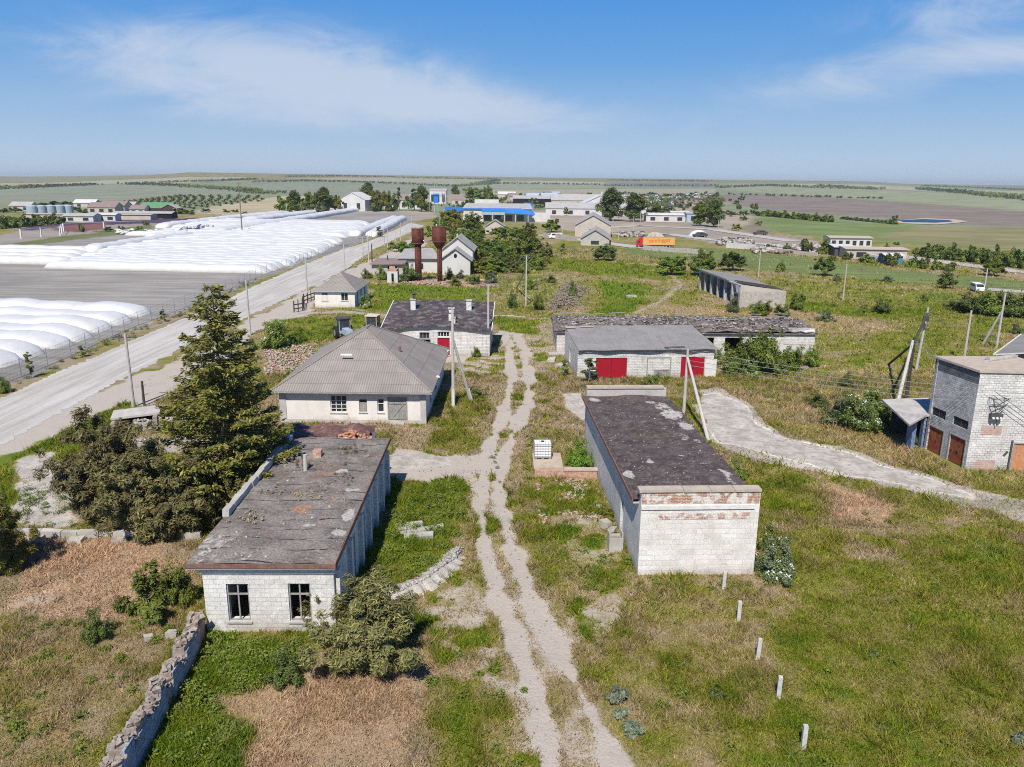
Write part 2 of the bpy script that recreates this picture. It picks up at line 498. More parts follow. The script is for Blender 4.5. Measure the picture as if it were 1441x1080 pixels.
def bag_mat():
    t = NT('white_plastic_film')
    pos = t.n('NewGeometry').outputs['Position']; ob = t.n('TexCoord').outputs['Object']
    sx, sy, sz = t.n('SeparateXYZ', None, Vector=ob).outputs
    col = t.mix(t.ramp(t.noise(pos, .3, 6, .65), .35, .7), (.66, .65, .625), (.58, .575, .56))
    wr = t.noise(t.n('Mapping', None, Vector=ob, Scale=(2.2, .5, .7)).outputs[0], 1.0, 5, .65)
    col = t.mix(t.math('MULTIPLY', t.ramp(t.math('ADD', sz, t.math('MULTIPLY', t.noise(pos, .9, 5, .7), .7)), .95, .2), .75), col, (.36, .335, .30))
    col = t.mix(t.math('MULTIPLY', t.ramp(t.noise(t.n('Mapping', None, Vector=pos, Scale=(.5, .12, 1)).outputs[0], 1.0, 6, .7), .56, .72), .45), col, (.45, .43, .40))
    bp = t.n('Bump', None, Strength=.7, Distance=.10, Height=wr).outputs[0]
    p = t.n('BsdfPrincipled', None, Base_Color=col, Roughness=.45, Normal=bp); p.inputs['Specular IOR Level'].default_value = .35
    return t.done(p.outputs[0])


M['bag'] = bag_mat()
M['ibc_plastic'] = mat('white_translucent_plastic', (.80, .80, .80), (.74, .75, .76), 2, bump=.05, grain=.05, rough=.35)
M['truck_red'] = mat('red_truck_paint', (.48, .015, .03), None, 2, bump=0, grain=.05, rough=.35, spec=.5)
M['truck_orange'] = mat('orange_tarpaulin', (.62, .36, .12), (.66, .33, .10), .6, bump=.05, grain=.05, rough=.5)
M['truck_letter'] = mat('dark_orange_lettering', (.50, .12, .015), None, 2, bump=0, grain=.0)
M['tyre'] = mat('black_rubber', (.022, .022, .024), None, 3, bump=.1)
M['car_white'] = mat('white_car_paint', (.78, .78, .78), None, 2, bump=0, grain=.03, rough=.3, spec=.5)
M['glass'] = mat('dark_window_glass', (.035, .045, .055), None, 3, bump=0, grain=0, rough=.12, spec=.6)
M['beige_paint'] = mat('beige_machine_paint', (.60, .54, .42), None, 2, bump=.05, grain=.1)
M['green_roof'] = mat('green_sheet_roof', (.10, .24, .12), (.12, .27, .14), .4, bump=.05, grain=.1)
M['maroon_wall'] = mat('dark_maroon_wall', (.085, .045, .05), None, .8, bump=.1)
M['tile_pink'] = mat('faded_clay_tiles', (.29, .215, .19), (.24, .18, .165), 1, bump=.2)
M['cream'] = mat('cream_render', (.54, .475, .415), (.46, .405, .355), .6, bump=.1, grain=.12, streak=((.4, .34, .28), .3, .6))
M['white_far'] = mat('white_render', (.62, .61, .59), (.53, .52, .50), .3, bump=.05, grain=.08)
M['grey_far'] = mat('grey_sheet_roof', (.42, .41, .395), (.36, .35, .335), .3, bump=.1, grain=.12)
M['tank'] = mat('pale_blue_tank_steel', (.36, .44, .50), (.30, .38, .45), 1, bump=.05, grain=.06, rough=.5)
M['bark'] = mat('grey_brown_bark', (.17, .13, .10), (.25, .2, .16), 6, bump=.6, grain=.3)
M['bark_pale'] = mat('pale_dry_bark', (.34, .31, .28), (.42, .39, .35), 6, bump=.4, grain=.3)
L = {}
L['spruce'] = leafmat('olive_conifer_needles', (0.065, 0.07, 0.016), (0.175, 0.168, 0.036), (0.33, 0.295, 0.065), 0.2)
L['juniper'] = leafmat('brown_olive_conifer_sprays', (0.07, 0.068, 0.028), (0.155, 0.142, 0.05), (0.285, 0.25, 0.085), 0.15)
L['mid'] = leafmat('mid_green_leaves', (0.07, 0.115, 0.02), (0.165, 0.215, 0.035), (0.28, 0.32, 0.055), 0.3)
L['dark'] = leafmat('dark_green_leaves', (0.05, 0.08, 0.022), (0.12, 0.16, 0.036), (0.21, 0.245, 0.056), 0.3)
L['bright'] = leafmat('fresh_green_leaves', (0.07, 0.135, 0.014), (0.15, 0.24, 0.025), (0.25, 0.34, 0.045), 0.3)
L['yellow'] = leafmat('yellow_green_leaves', (0.1, 0.115, 0.018), (0.22, 0.225, 0.034), (0.34, 0.32, 0.055), 0.3)
L['grey'] = leafmat('grey_green_leaves', (0.06, 0.085, 0.035), (0.125, 0.155, 0.065), (0.21, 0.235, 0.12), .2)
L['weed'] = leafmat('weed_leaves', (0.06, 0.1, 0.01), (0.14, 0.185, 0.02), (0.23, 0.28, 0.035), 0.25)
L['reddry'] = leafmat('dry_reddish_twigs', (.15, .085, .06), (.22, .14, .1), (.3, .2, .15), .1)
L['drystalk'] = leafmat('dry_stalks', (0.26, 0.2, 0.13), (0.36, 0.285, 0.19), (0.46, 0.38, 0.27), .1)
L['blossom'] = leafmat('white_blossom', (.55, .53, .46), (.66, .64, .56), (.75, .73, .66), .1)
L['silver'] = leafmat('silver_grey_leaves', (.10, .125, .075), (.18, .21, .13), (.28, .31, .22), .15)
# ------------------------------------------------------------------ what covers the ground, in world metres
def poly_w(pts):
    return np.array([[*G(px, py).xy] for px, py in pts])


def in_poly(P, x, y):
    ins = np.zeros(x.shape, bool); n = len(P)
    d = np.full(x.shape, 1e18)
    for i in range(n):
        x0, y0 = P[i]; x1, y1 = P[(i + 1) % n]
        c = (y0 > y) != (y1 > y)
        with np.errstate(divide='ignore', invalid='ignore'):
            xi = (x1 - x0) * (y - y0) / (y1 - y0 if y1 != y0 else 1e-9) + x0
        ins ^= c & (x < xi)
        L2 = (x1 - x0) ** 2 + (y1 - y0) ** 2 + 1e-12
        t = np.clip(((x - x0) * (x1 - x0) + (y - y0) * (y1 - y0)) / L2, 0, 1)
        d = np.minimum(d, (x - x0 - t * (x1 - x0)) ** 2 + (y - y0 - t * (y1 - y0)) ** 2)
    d = np.sqrt(d)
    return np.where(ins, d, -d)


def line_d(P, x, y):
    d = np.full(x.shape, 1e18)
    for i in range(len(P) - 1):
        x0, y0 = P[i]; x1, y1 = P[i + 1]
        L2 = (x1 - x0) ** 2 + (y1 - y0) ** 2 + 1e-12
        t = np.clip(((x - x0) * (x1 - x0) + (y - y0) * (y1 - y0)) / L2, 0, 1)
        d = np.minimum(d, (x - x0 - t * (x1 - x0)) ** 2 + (y - y0 - t * (y1 - y0)) ** 2)
    return np.sqrt(d)


GREEN, SOIL, ORANGE, CHALK = 0, 1, 2, 3
STROKES = []                        # (channel or colour, polygon/line, softness, amount, half width or None)


def area(ch, pts, soft=1.0, amt=1.0):
    STROKES.append((ch, poly_w(pts), soft, amt, None))


def stroke(ch, pts, hw, soft=.5, amt=1.0):
    STROKES.append((ch, poly_w(pts), soft, amt, hw))


# open country, far to near: (r, g, b) = crop or soil colour of that field
F_GREEN, F_TEAL, F_BEIGE, F_TAN, F_BROWN, F_PURP, F_WOOD = (.27, .285, .17), (.235, .255, .175), (.34, .31, .205), (.42, .365, .235), (.225, .185, .155), (.20, .18, .175), (.035, .06, .025)
area((.22, .245, .14), [(-200, 262), (720, 254), (1640, 268), (1640, 330), (720, 300), (-200, 300)], 30)
area(F_TEAL, [(-60, 270), (0, 266), (130, 261), (240, 261), (360, 269), (360, 272), (200, 279), (0, 290), (-60, 292)], 8)
area(F_BEIGE, [(120, 258), (200, 256), (340, 249), (360, 252), (240, 259)], 40)
area(F_BEIGE, [(400, 252), (480, 250), (560, 250), (700, 254), (640, 258), (540, 256)], 40)
area(F_TEAL, [(350, 262), (440, 259), (560, 261), (640, 265), (640, 277), (480, 279), (380, 270)], 15)
area(F_TAN, [(270, 300), (300, 290), (395, 276), (440, 277), (420, 298), (360, 306)], 3)
area(F_BEIGE, [(470, 286), (540, 277), (690, 272), (760, 274), (760, 283), (600, 288)], 10)
area(F_GREEN, [(640, 262), (720, 258), (840, 261), (860, 264), (720, 266)], 20)
area(F_BEIGE, [(690, 267), (850, 266), (1010, 266), (1000, 273), (840, 277), (690, 274)], 12)
area((.36, .335, .225), [(0, 258), (150, 254), (300, 250), (340, 252), (200, 257), (0, 262)], 60)
area((.30, .31, .21), [(560, 258), (640, 257), (720, 255), (720, 257), (640, 260)], 40)
area((.37, .35, .235), [(700, 256), (780, 255), (850, 257), (850, 260), (760, 259)], 40)
area((.36, .345, .235), [(1010, 259), (1150, 259), (1300, 264), (1441, 270), (1441, 274), (1280, 268), (1100, 262)], 60)
area(F_PURP, [(850, 262), (860, 257), (1000, 258), (1005, 264)], 30)
area(F_GREEN, [(1010, 266), (1080, 262), (1200, 266), (1441, 276), (1640, 285), (1640, 308), (1441, 297), (1250, 282), (1120, 274)], 12)
area(F_BROWN, [(1004, 275), (1040, 273.5), (1120, 275), (1250, 284), (1441, 298), (1640, 310), (1640, 332), (1441, 320), (1330, 316), (1250, 308), (1165, 303), (1070, 294), (1030, 287)], 3)
area((.17, .215, .075), [(1055, 312), (1075, 306), (1180, 312), (1270, 316), (1330, 320), (1441, 322), (1640, 334), (1640, 362), (1441, 352), (1250, 342), (1120, 331), (1080, 324)], 3)
area((.25, .225, .11), [(1230, 335), (1300, 318), (1441, 322), (1640, 334), (1640, 358), (1441, 351)], 8)
area((.23, .19, .13), [(1040, 320), (1070, 308), (1075, 318), (1090, 328), (1060, 330)], 3)
area((.36, .30, .23), [(700, 300), (850, 292), (1000, 292), (1060, 305), (1050, 318), (980, 330), (800, 325)], 6)
area((.30, .25, .18), [(930, 282), (1010, 277), (1030, 287), (960, 296)], 4)
area((.34, .29, .235), [(480, 298), (600, 296), (620, 306), (580, 312), (470, 306), (440, 301)], 3)
area((.34, .29, .235), [(1000, 322), (1080, 330), (1150, 340), (1150, 356), (1000, 342), (940, 330)], 3)
# crop strip beyond the rough pasture
area((.155, .19, .065), [(870, 350), (985, 349), (1060, 354), (1200, 372), (1300, 385), (1441, 396), (1640, 412), (1640, 434), (1441, 412), (1330, 402), (1200, 392), (1080, 381), (985, 368), (900, 362)], 2.5)
# yard of the storage bags
YARD = (.29, .27, .245)
area(YARD, [(-160, 620), (-160, 345), (0, 348), (100, 335), (230, 322), (360, 302), (480, 297), (560, 300), (582, 311), (560, 320), (467, 357), (360, 395), (275, 431), (175, 470), (100, 505), (0, 546)], 2.0)
area((.16, .17, .07), [(-160, 358), (0, 345), (100, 331), (215, 322), (210, 326), (90, 340), (0, 351), (-160, 366)], 2)
area((.30, .27, .23), [(-160, 345), (0, 332), (60, 316), (230, 312), (215, 322), (100, 331), (0, 345)], 2)
area((.09, .06, .10), [(20, 322), (90, 314), (200, 309), (330, 306), (330, 309), (200, 315), (90, 319), (40, 325)], 1.5)
area((.20, .10, .085), [(70, 324), (90, 318), (150, 314), (150, 322), (110, 327)], 1.5)
area((.15, .16, .07), [(130, 326), (215, 316), (215, 322), (140, 330)], 1.5)
# road verges
area(SOIL, [(-200, 720), (0, 608), (180, 532), (240, 512), (345, 455), (430, 410), (500, 375), (540, 358), (560, 345), (590, 330), (600, 345), (560, 365), (520, 385), (450, 420), (440, 440), (370, 462), (330, 500), (200, 580), (100, 640), (0, 690), (-200, 800)], 1.5, .85)
area(GREEN, [(20, 650), (110, 590), (190, 560), (200, 575), (90, 660)], 1, .8)
area(CHALK, [(20, 650), (80, 632), (105, 700), (125, 735), (60, 742), (15, 730)], 1.0, .62)
area(GREEN, [(-60, 660), (20, 640), (40, 690), (20, 740), (-60, 760)], 1, .9)
stroke(GREEN, [(20, 700), (90, 690), (110, 705)], .5, .4, .9)
# the track
TRK_L = [(775, 1200), (772, 1085), (762, 1000), (735, 920), (704, 850), (683, 780), (674, 710), (680, 655), (697, 612), (713, 570), (720, 530), (716, 490), (706, 462)]
TRK_R = [(905, 1200), (872, 1085), (832, 1000), (785, 920), (748, 850), (722, 780), (704, 710), (702, 655), (722, 612), (741, 570), (744, 530), (738, 490), (722, 462)]
area(SOIL, TRK_L + TRK_R[::-1], 1.2, .47)
stroke(SOIL, TRK_L, .52, .6, 1.0); stroke(SOIL, TRK_R, .52, .6, 1.0)
area(SOIL, [(672, 700), (712, 700), (760, 830), (860, 1000), (910, 1100), (770, 1100), (762, 1000), (700, 850)], 1.6, .55)
area(SOIL, [(640, 640), (560, 632), (545, 660), (560, 700), (650, 705), (680, 700), (690, 640)], 1.2, .8)
area(SOIL, [(700, 465), (660, 490), (640, 520), (660, 540), (716, 520)], 1.2, .55)
area(SOIL, [(612, 510), (640, 500), (700, 470), (700, 478), (650, 512)], .8, .7)
area(SOIL, [(655, 900), (690, 885), (720, 940), (770, 1010), (790, 1090), (690, 1090), (675, 1000), (640, 960)], 1.4, .59)
area(SOIL, [(600, 860), (660, 800), (690, 830), (690, 890), (640, 900)], 1.4, .58)
area(SOIL, [(800, 840), (870, 800), (900, 820), (850, 900), (820, 920)], 1.2, .5)
area(SOIL, [(735, 690), (830, 660), (900, 815), (840, 830), (780, 780)], 1.5, .42)
area(CHALK, [(545, 640), (590, 636), (640, 642), (640, 655), (590, 660), (545, 665)], .8, .56)
stroke(CHALK, [(690, 444), (735, 446)], .5, .3, .9)
stroke((.42, .37, .31), [(430, 441), (480, 439), (550, 444)], .9, .4)
area(CHALK, [(786, 552), (824, 552), (826, 600), (812, 588), (796, 575)], .6, .82)
area(SOIL, [(690, 446), (790, 448), (790, 500), (760, 520), (700, 500)], 2, .45)
# concrete apron and lane on the right
area((.42, .37, .32), [(980, 552), (1012, 547), (1052, 568), (1078, 594), (1110, 614), (1210, 639), (1320, 672), (1470, 712), (1720, 790), (1720, 835), (1470, 745), (1380, 720), (1300, 700), (1200, 674), (1100, 655), (1030, 640), (990, 610)], .8)
area(CHALK, [(984, 556), (1012, 553), (1046, 572), (1068, 598), (1105, 617), (1205, 644), (1320, 678), (1380, 698), (1370, 704), (1290, 690), (1200, 668), (1100, 644), (1020, 625), (990, 600)], .6, .85)
stroke(SOIL, [(1030, 600), (1100, 618), (1190, 640)], .4, .4, .8)
area(SOIL, [(575, 850), (660, 810), (690, 880), (700, 960), (760, 1090), (640, 1100), (610, 980)], 2.0, .50)
area(SOIL, [(760, 700), (850, 700), (900, 820), (840, 850), (790, 790)], 2.0, .48)
# drier and greener patches
area(ORANGE, [(40, 760), (262, 760), (266, 840), (240, 872), (150, 880), (60, 860), (10, 840)], 1.8, .82)
area(ORANGE, [(330, 940), (480, 950), (600, 900), (650, 960), (600, 1010), (585, 1100), (280, 1100), (290, 1040)], 1.2, .62)
area(ORANGE, [(1120, 690), (1180, 680), (1270, 715), (1260, 745), (1180, 740)], 1, .75)
area(ORANGE, [(810, 830), (1010, 830), (1050, 900), (1060, 980), (960, 900), (860, 870)], 1.5, .3)
area(ORANGE, [(700, 570), (820, 610), (800, 640), (720, 640)], 1.5, .3)
area(ORANGE, [(1000, 540), (1280, 570), (1300, 660), (1200, 630), (1060, 590)], 2, .42)
area(ORANGE, [(600, 398), (690, 392), (700, 405), (600, 402)], 1, .7)
area(ORANGE, [(780, 440), (960, 425), (1040, 440), (1180, 430), (1180, 445), (960, 446)], 3, .5)
area(ORANGE, [(1110, 440), (1240, 445), (1260, 470), (1140, 470)], 3, .5)
area(GREEN, [(545, 680), (655, 672), (662, 740), (630, 800), (570, 835), (520, 845), (548, 740)], 1.0, .78)
area(GREEN, [(298, 900), (430, 905), (400, 960), (300, 985), (350, 1040), (330, 1100), (150, 1100), (260, 960)], .8, 1.0)
area(GREEN, [(600, 990), (650, 940), (690, 960), (740, 1040), (740, 1100), (600, 1100)], 1, .62)
area(GREEN, [(850, 960), (920, 860), (1010, 880), (1080, 1000), (1080, 1100), (890, 1100)], 1.5, .48)
area(GREEN, [(1080, 760), (1140, 700), (1200, 780), (1300, 740), (1470, 760), (1470, 1100), (1150, 1100), (1100, 900)], 2, .68)
area(GREEN, [(1085, 790), (1180, 780), (1200, 840), (1100, 850)], 1.5, .7)
area(GREEN, [(1060, 660), (1120, 670), (1180, 700), (1160, 730), (1075, 720)], 1.2, .75)
area(ORANGE, [(0, 850), (260, 870), (200, 990), (120, 1090), (0, 1090)], 3, .42)
area(GREEN, [(610, 610), (690, 600), (660, 640), (600, 630)], 1, .7)
area(GREEN, [(615, 545), (690, 560), (680, 600), (610, 600)], 1.2, .6)
area(GREEN, [(520, 400), (600, 404), (690, 408), (690, 432), (600, 425), (530, 440)], 1.5, .95)
area(GREEN, [(380, 450), (500, 445), (540, 450), (470, 480), (380, 480)], 1.5, .8)
area(GREEN, [(840, 395), (920, 400), (905, 435), (880, 445), (830, 442), (850, 420)], 2.0, 1.0)
area(GREEN, [(780, 362), (980, 380), (980, 395), (880, 392), (790, 380)], 4, .9)
area(GREEN, [(930, 410), (1000, 415), (980, 432), (930, 428)], 2, .6)
area(GREEN, [(1080, 395), (1441, 425), (1441, 470), (1240, 450), (1120, 432)], 4, .6)
area(GREEN, [(1125, 425), (1300, 440), (1300, 452), (1130, 440)], 2, 1.0)
area(GREEN, [(1230, 470), (1400, 450), (1400, 510), (1240, 520)], 2, .7)
area(GREEN, [(690, 445), (760, 450), (750, 470), (700, 465)], 1.2, .8)
area(GREEN, [(750, 600), (820, 610), (810, 660), (750, 700), (735, 640)], 1.2, .5)
stroke(SOIL, [(880, 446), (930, 425), (960, 400), (940, 385)], .6, .7, .5)


def cover_at(x, y):
    """4 cover weights plus direct colour for arrays of world points"""
    n1 = fbm(x, y, 9.0, 3); n2 = fbm(x, y, 2.4, 20, 3); n3 = fbm(x, y, 34.0, 40, 3)
    n4 = fbm(x, y, .9, 55, 3)
    C = np.zeros((len(x), 4))
    C[:, GREEN] = .41 - .10 * sstep(42, 55, y) * sstep(130, 100, y) * sstep(26, 16, abs(x + 1)) + 2.2 * (.42 * n1 + .34 * n2 + .45 * n3 - .605) + .9 * (n4 - .5)
    C[:, SOIL] = np.clip((n2 - .56) * 2.4, 0, .46) * sstep(230, 150, y)
    C[:, ORANGE] = np.clip((n3 - .46) * 2.2 + (n1 - .5) * .9, 0, .5)
    PC = np.zeros((len(x), 4))
    wob = (n2 - .5)
    for ch, P, soft, amt, hw in STROKES:
        m = soft * 2 + (hw or 0) + 1
        sel = (x > P[:, 0].min() - m) & (x < P[:, 0].max() + m) & (y > P[:, 1].min() - m) & (y < P[:, 1].max() + m)
        if not sel.any():
            continue
        xs, ys = x[sel], y[sel]
        d = in_poly(P, xs, ys) if hw is None else hw - line_d(P, xs, ys)
        w = sstep(-.5, .5, d / soft + wob[sel] * 2.2) if not isinstance(ch, tuple) or soft < 4 else sstep(-.5, .5, d / soft)
        w = w * amt
        if isinstance(ch, tuple):
            w1 = w[:, None]
            PC[sel, :3] = PC[sel, :3] * (1 - w1) + np.array(ch) * w1
            PC[sel, 3] = np.maximum(PC[sel, 3] * (1 - w) + w, 0)
        else:
            C[sel, ch] = np.maximum(C[sel, ch], w) if ch != GREEN else np.maximum(C[sel, ch], w * (.50 + .6 * n1[sel] + .25 * wob[sel] + .6 * (n4[sel] - .5)))
            if ch in (SOIL, CHALK):
                C[sel, GREEN] *= (1 - .55 * w); C[sel, ORANGE] *= (1 - w)
                PC[sel, 3] *= (1 - w)
            if ch == ORANGE:
                C[sel, GREEN] *= (1 - .85 * w)
            if ch == GREEN:
                C[sel, SOIL] *= (1 - .8 * w); C[sel, ORANGE] *= (1 - .7 * w)
    # mats of low plants creeping over the bare shoulders
    mats = sstep(.52, .58, fbm(x, y, 1.5, 140, 4)) * sstep(.12, .3, C[:, SOIL]) * sstep(.60, .52, C[:, SOIL]) * np.where((y < 37) & (np.abs(x - np.interp(y, [15, 21.5, 26, 36], [4.6, 3.0, 1.7, -.5])) < 2.0), .25, 1) * sstep(110, 80, y)
    C[:, SOIL] *= 1 - .9 * mats; C[:, GREEN] = np.maximum(C[:, GREEN], mats * (.5 + .5 * n4))
    PC[:, :3] /= np.maximum(PC[:, 3:4], 1e-3)
    return np.clip(C, 0, 1), np.clip(PC, 0, 1)


def relief(x, y):
    near = sstep(-32, -28, x) * sstep(240, 120, y)
    return (fbm(x, y, 5.0, 71, 4) - .5) * .22 * near


def ground_z(x, y):
    return relief(x, y) + hills(x, y)


def make_ground():
    ys = [8.0]
    while ys[-1] < 9600:
        y = ys[-1]
        ys.append(y + min(max(.28, y * y / 19000), 42))
    ys = np.array(ys)
    u = list(np.arange(0, 64, .3)); st = .3
    while u[-1] < 108:
        st *= 1.045; u.append(u[-1] + st)
    u = np.array([-a for a in u[:0:-1]] + u)
    Y, Ug = np.meshgrid(ys, u, indexing='ij')
    X = Ug * np.maximum(1, Y / 82)
    x, y = X.ravel(), Y.ravel()
    C, PC = cover_at(x, y)
    trk = C[:, SOIL] * sstep(-27, -25, x) * sstep(200, 120, y)
    z = ground_z(x, y) - .05 * trk
    ny, nx = X.shape
    i = np.arange(ny - 1)[:, None] * nx + np.arange(nx - 1)[None, :]
    F = np.stack([i, i + 1, i + nx + 1, i + nx], -1).reshape(-1, 4)
    me = np_mesh('ground', np.stack([x, y, z], 1), F, ground_mat(), {'cover': C, 'paint': PC})
    me.polygons.foreach_set('use_smooth', [True] * len(F))
    tag(link('ground', me), kind='structure')


def ground_mat():
    t = NT('rough_pasture_and_earth')
    pos = t.n('NewGeometry').outputs['Position']
    cv = t.n('Attribute', {'attribute_name': 'cover'})
    sp = t.n('SeparateColor', None, Color=cv.outputs['Color']).outputs
    chalk = cv.outputs['Alpha']
    pa = t.n('Attribute', {'attribute_name': 'paint'})
    nf = t.noise(pos, 4.5, 6, .7); nm = t.noise(pos, .9, 5, .65); nx = t.noise(pos, 14, 4, .7)
    jit = t.math('ADD', t.math('MULTIPLY', t.math('SUBTRACT', nf, .5), .75), t.math('MULTIPLY', t.math('SUBTRACT', nm, .5), .55))
    # thatch: straw to olive to green
    g = t.math('ADD', sp[0], jit)
    gr = t.n('ValToRGB', None, Fac=g); e = gr.color_ramp.elements
    e[0].position = .0; e[0].color = (.35, .28, .185, 1)
    e[1].position = .95; e[1].color = (.115, .185, .018, 1)
    for p_, c_ in ((.22, (.30, .24, .125)), (.42, (.235, .215, .058)), (.65, (.175, .20, .025))):
        k = e.new(p_); k.color = (*c_, 1)
    col = gr.outputs[0]
    col = t.mix(1.0, col, t.gray(t.ramp(t.noise(pos, 24, 4, .8), .34, .64, .55, 1.18)), 'MULTIPLY')
    org = t.mix(nm, (.43, .30, .195), (.33, .25, .15))
    col = t.mix(t.ramp(t.math('ADD', sp[2], jit), .3, .75), col, org)
    soil = t.mix(t.ramp(nx, .42, .85), t.mix(nm, (.42, .365, .305), (.51, .455, .39)), (.345, .29, .24))
    soil = t.mix(t.math('MULTIPLY', t.ramp(t.noise(pos, 22, 2), .68, .72), .6), soil, (.6, .56, .5))
    col = t.mix(t.ramp(t.math('ADD', sp[1], jit), .30, .68), col, soil)
    ck = t.mix(t.ramp(nm, .32, .68), (.55, .51, .455), (.36, .315, .27))
    ck = t.mix(t.ramp(t.noise(pos, 2.6, 6, .75), .52, .66), ck, (.27, .235, .18))
    col = t.mix(t.ramp(t.math('ADD', chalk, t.math('MULTIPLY', jit, .8)), .4, .56), col, ck)
    # open fields and yards: their own colour with drill lines, tufts and wheel marks
    mp = t.n('Mapping', None, Vector=pos, Scale=(.05, .55, 1), Rotation=(0, 0, .08)).outputs[0]
    stre = t.ramp(t.noise(mp, 1.0, 6, .7), .3, .72, .72, 1.22)
    big = t.ramp(t.noise(pos, .02, 6, .7), .3, .7, .82, 1.16)
    fld = t.mix(1.0, t.mix(1.0, pa.outputs['Color'], t.gray(stre), 'MULTIPLY'), t.gray(big), 'MULTIPLY')
    fld = t.mix(1.0, fld, t.gray(t.ramp(nf, .25, .75, .85, 1.15)), 'MULTIPLY')
    col = t.mix(t.ramp(t.math('ADD', pa.outputs['Alpha'], t.math('MULTIPLY', jit, .3)), .3, .7), col, fld)
    h = t.math('ADD', nf, t.math('MULTIPLY', nx, .6))
    bp = t.n('Bump', None, Strength=.55, Distance=.12, Height=h).outputs[0]
    p = t.n('BsdfPrincipled', None, Base_Color=col, Roughness=.95, Normal=bp)
    p.inputs['Specular IOR Level'].default_value = .1
    return t.done(p.outputs[0])


FOOT = []          # building footprints kept clear of grass


def on_foot(x, y):
    x, y = np.asarray(x, float), np.asarray(y, float); out = np.zeros(x.shape, bool)
    for f in FOOT:
        if len(f) == 4:
            out |= (x > f[0]) & (x < f[1]) & (y > f[2]) & (y < f[3])
        else:
            ox, oy, a, W_, D, m = f; dx, dy = x - ox, y - oy
            u, v = dx * math.cos(a) + dy * math.sin(a), -dx * math.sin(a) + dy * math.cos(a)
            out |= (u > -m) & (u < W_ + m) & (v > -m) & (v < D + m)
    return out


def blade_mat():
    t = NT('grass_blades')
    c = t.n('Attribute', {'attribute_name': 'blade'}).outputs['Color']
    d = t.n('BsdfPrincipled', None, Base_Color=c, Roughness=.7)
    d.inputs['Specular IOR Level'].default_value = .15
    tr = t.n('BsdfTranslucent', None, Color=c)
    mx = t.n('MixShader', None, Fac=.3)
    t.t.links.new(d.outputs[0], mx.inputs[1]); t.t.links.new(tr.outputs[0], mx.inputs[2])
    return t.done(mx.outputs[0])


def make_grass():
    mt = blade_mat()
    zones = [(17, 30, 520, .042, .125), (30, 46, 300, .058, .145), (46, 75, 110, .09, .18), (75, 125, 24, .15, .15), (125, 230, 5, .26, .2)]
    Vs, Cs, Fs, off = [], [], [], 0
    for y0, y1, dens, w, h in zones:
        far_gain = 1.25 if y0 >= 75 else 1.08
        wid = (y0 + y1) * .80 + 18
        n = int(dens * wid * (y1 - y0))
        y = np.sqrt(RNG.uniform(y0 * y0, y1 * y1, n))
        x = RNG.uniform(-1, 1, n) * (y * .80 + 9)
        k = x > -33.5 - np.clip((y - 60) * .1, 0, 2)
        k &= ~on_foot(x, y)
        x, y = x[k], y[k]
        C, PC = cover_at(x, y)
        f1 = fbm(x, y, .8, 90, 3); f0 = fbm(x, y, 3.0, 95, 3)
        veg = np.clip(1.15 - 1.9 * np.clip(C[:, SOIL] - .22 + (f1 - .5) * .9, 0, 1) - 1.9 * np.clip(C[:, CHALK] + (f1 - .5) * .6, 0, 1), 0, 1)
        veg *= np.clip(.30 + 1.25 * f0 + C[:, GREEN] * .3, 0, 1)
        veg *= np.where(PC[:, 3] > .5, .12, 1)
        k = RNG.random(len(x)) < veg
        x, y, C, f1 = x[k], y[k], C[k], f1[k]
        n = len(x)
        g = np.clip(C[:, GREEN] + (f1 - .5) * .9 + RNG.normal(0, .13, n), 0, 1)
        stops = np.array([0, .22, .42, .65, 1.0])
        cols = np.array([(.42, .315, .20), (.35, .275, .12), (.265, .232, .040), (.20, .222, .013), (.11, .19, .009)])
        col = np.stack([np.interp(g, stops, cols[:, i]) for i in range(3)], 1)
        o = np.clip((C[:, ORANGE] + (f1 - .5) * .7 - .25) * 2, 0, 1)[:, None]
        col = col * (1 - o) + np.array((.54, .36, .225)) * o
        col *= far_gain * RNG.uniform(.42, 1.36, (n, 1)) * (.66 + .68 * fbm(x, y, 1.3, 130, 3))[:, None]
        hh = h * RNG.uniform(.45, 1.35, n) * (.75 + .7 * g) * np.clip(1.2 - C[:, SOIL] * 1.1, .35, 1)
        hh *= np.where(fbm(x, y, 1.6, 60, 3) > .56, 1.9, 1.0)
        a = RNG.uniform(0, 2 * math.pi, n)
        dx, dy = np.cos(a), np.sin(a)
        b = RNG.uniform(0, 2 * math.pi, n); ln = RNG.uniform(.2, 1.5, n) * hh
        z = ground_z(x, y) - .02
        ww = w * RNG.uniform(.5, 1.2, n)
        p0 = np.stack([x - dx * ww / 2, y - dy * ww / 2, z], 1)
        p1 = np.stack([x + dx * ww / 2, y + dy * ww / 2, z], 1)
        p2 = np.stack([x + np.cos(b) * ln, y + np.sin(b) * ln, z + hh], 1)
        Vs.append(np.stack([p0, p1, p2], 1).reshape(-1, 3))
        c4 = np.concatenate([col, np.ones((n, 1))], 1)
        Cs.append(np.repeat(c4, 3, 0))
        Fs.append(np.arange(n * 3).reshape(-1, 3) + off); off += n * 3
    V, C4, F = np.concatenate(Vs), np.concatenate(Cs), np.concatenate(Fs)
    print('blades', len(F))
    o = link('grass', np_mesh('grass', V, F, mt, {'blade': C4}))
    tag(o, 'rough meadow grass, green and straw coloured, over the whole plot', 'grass', kind='stuff')


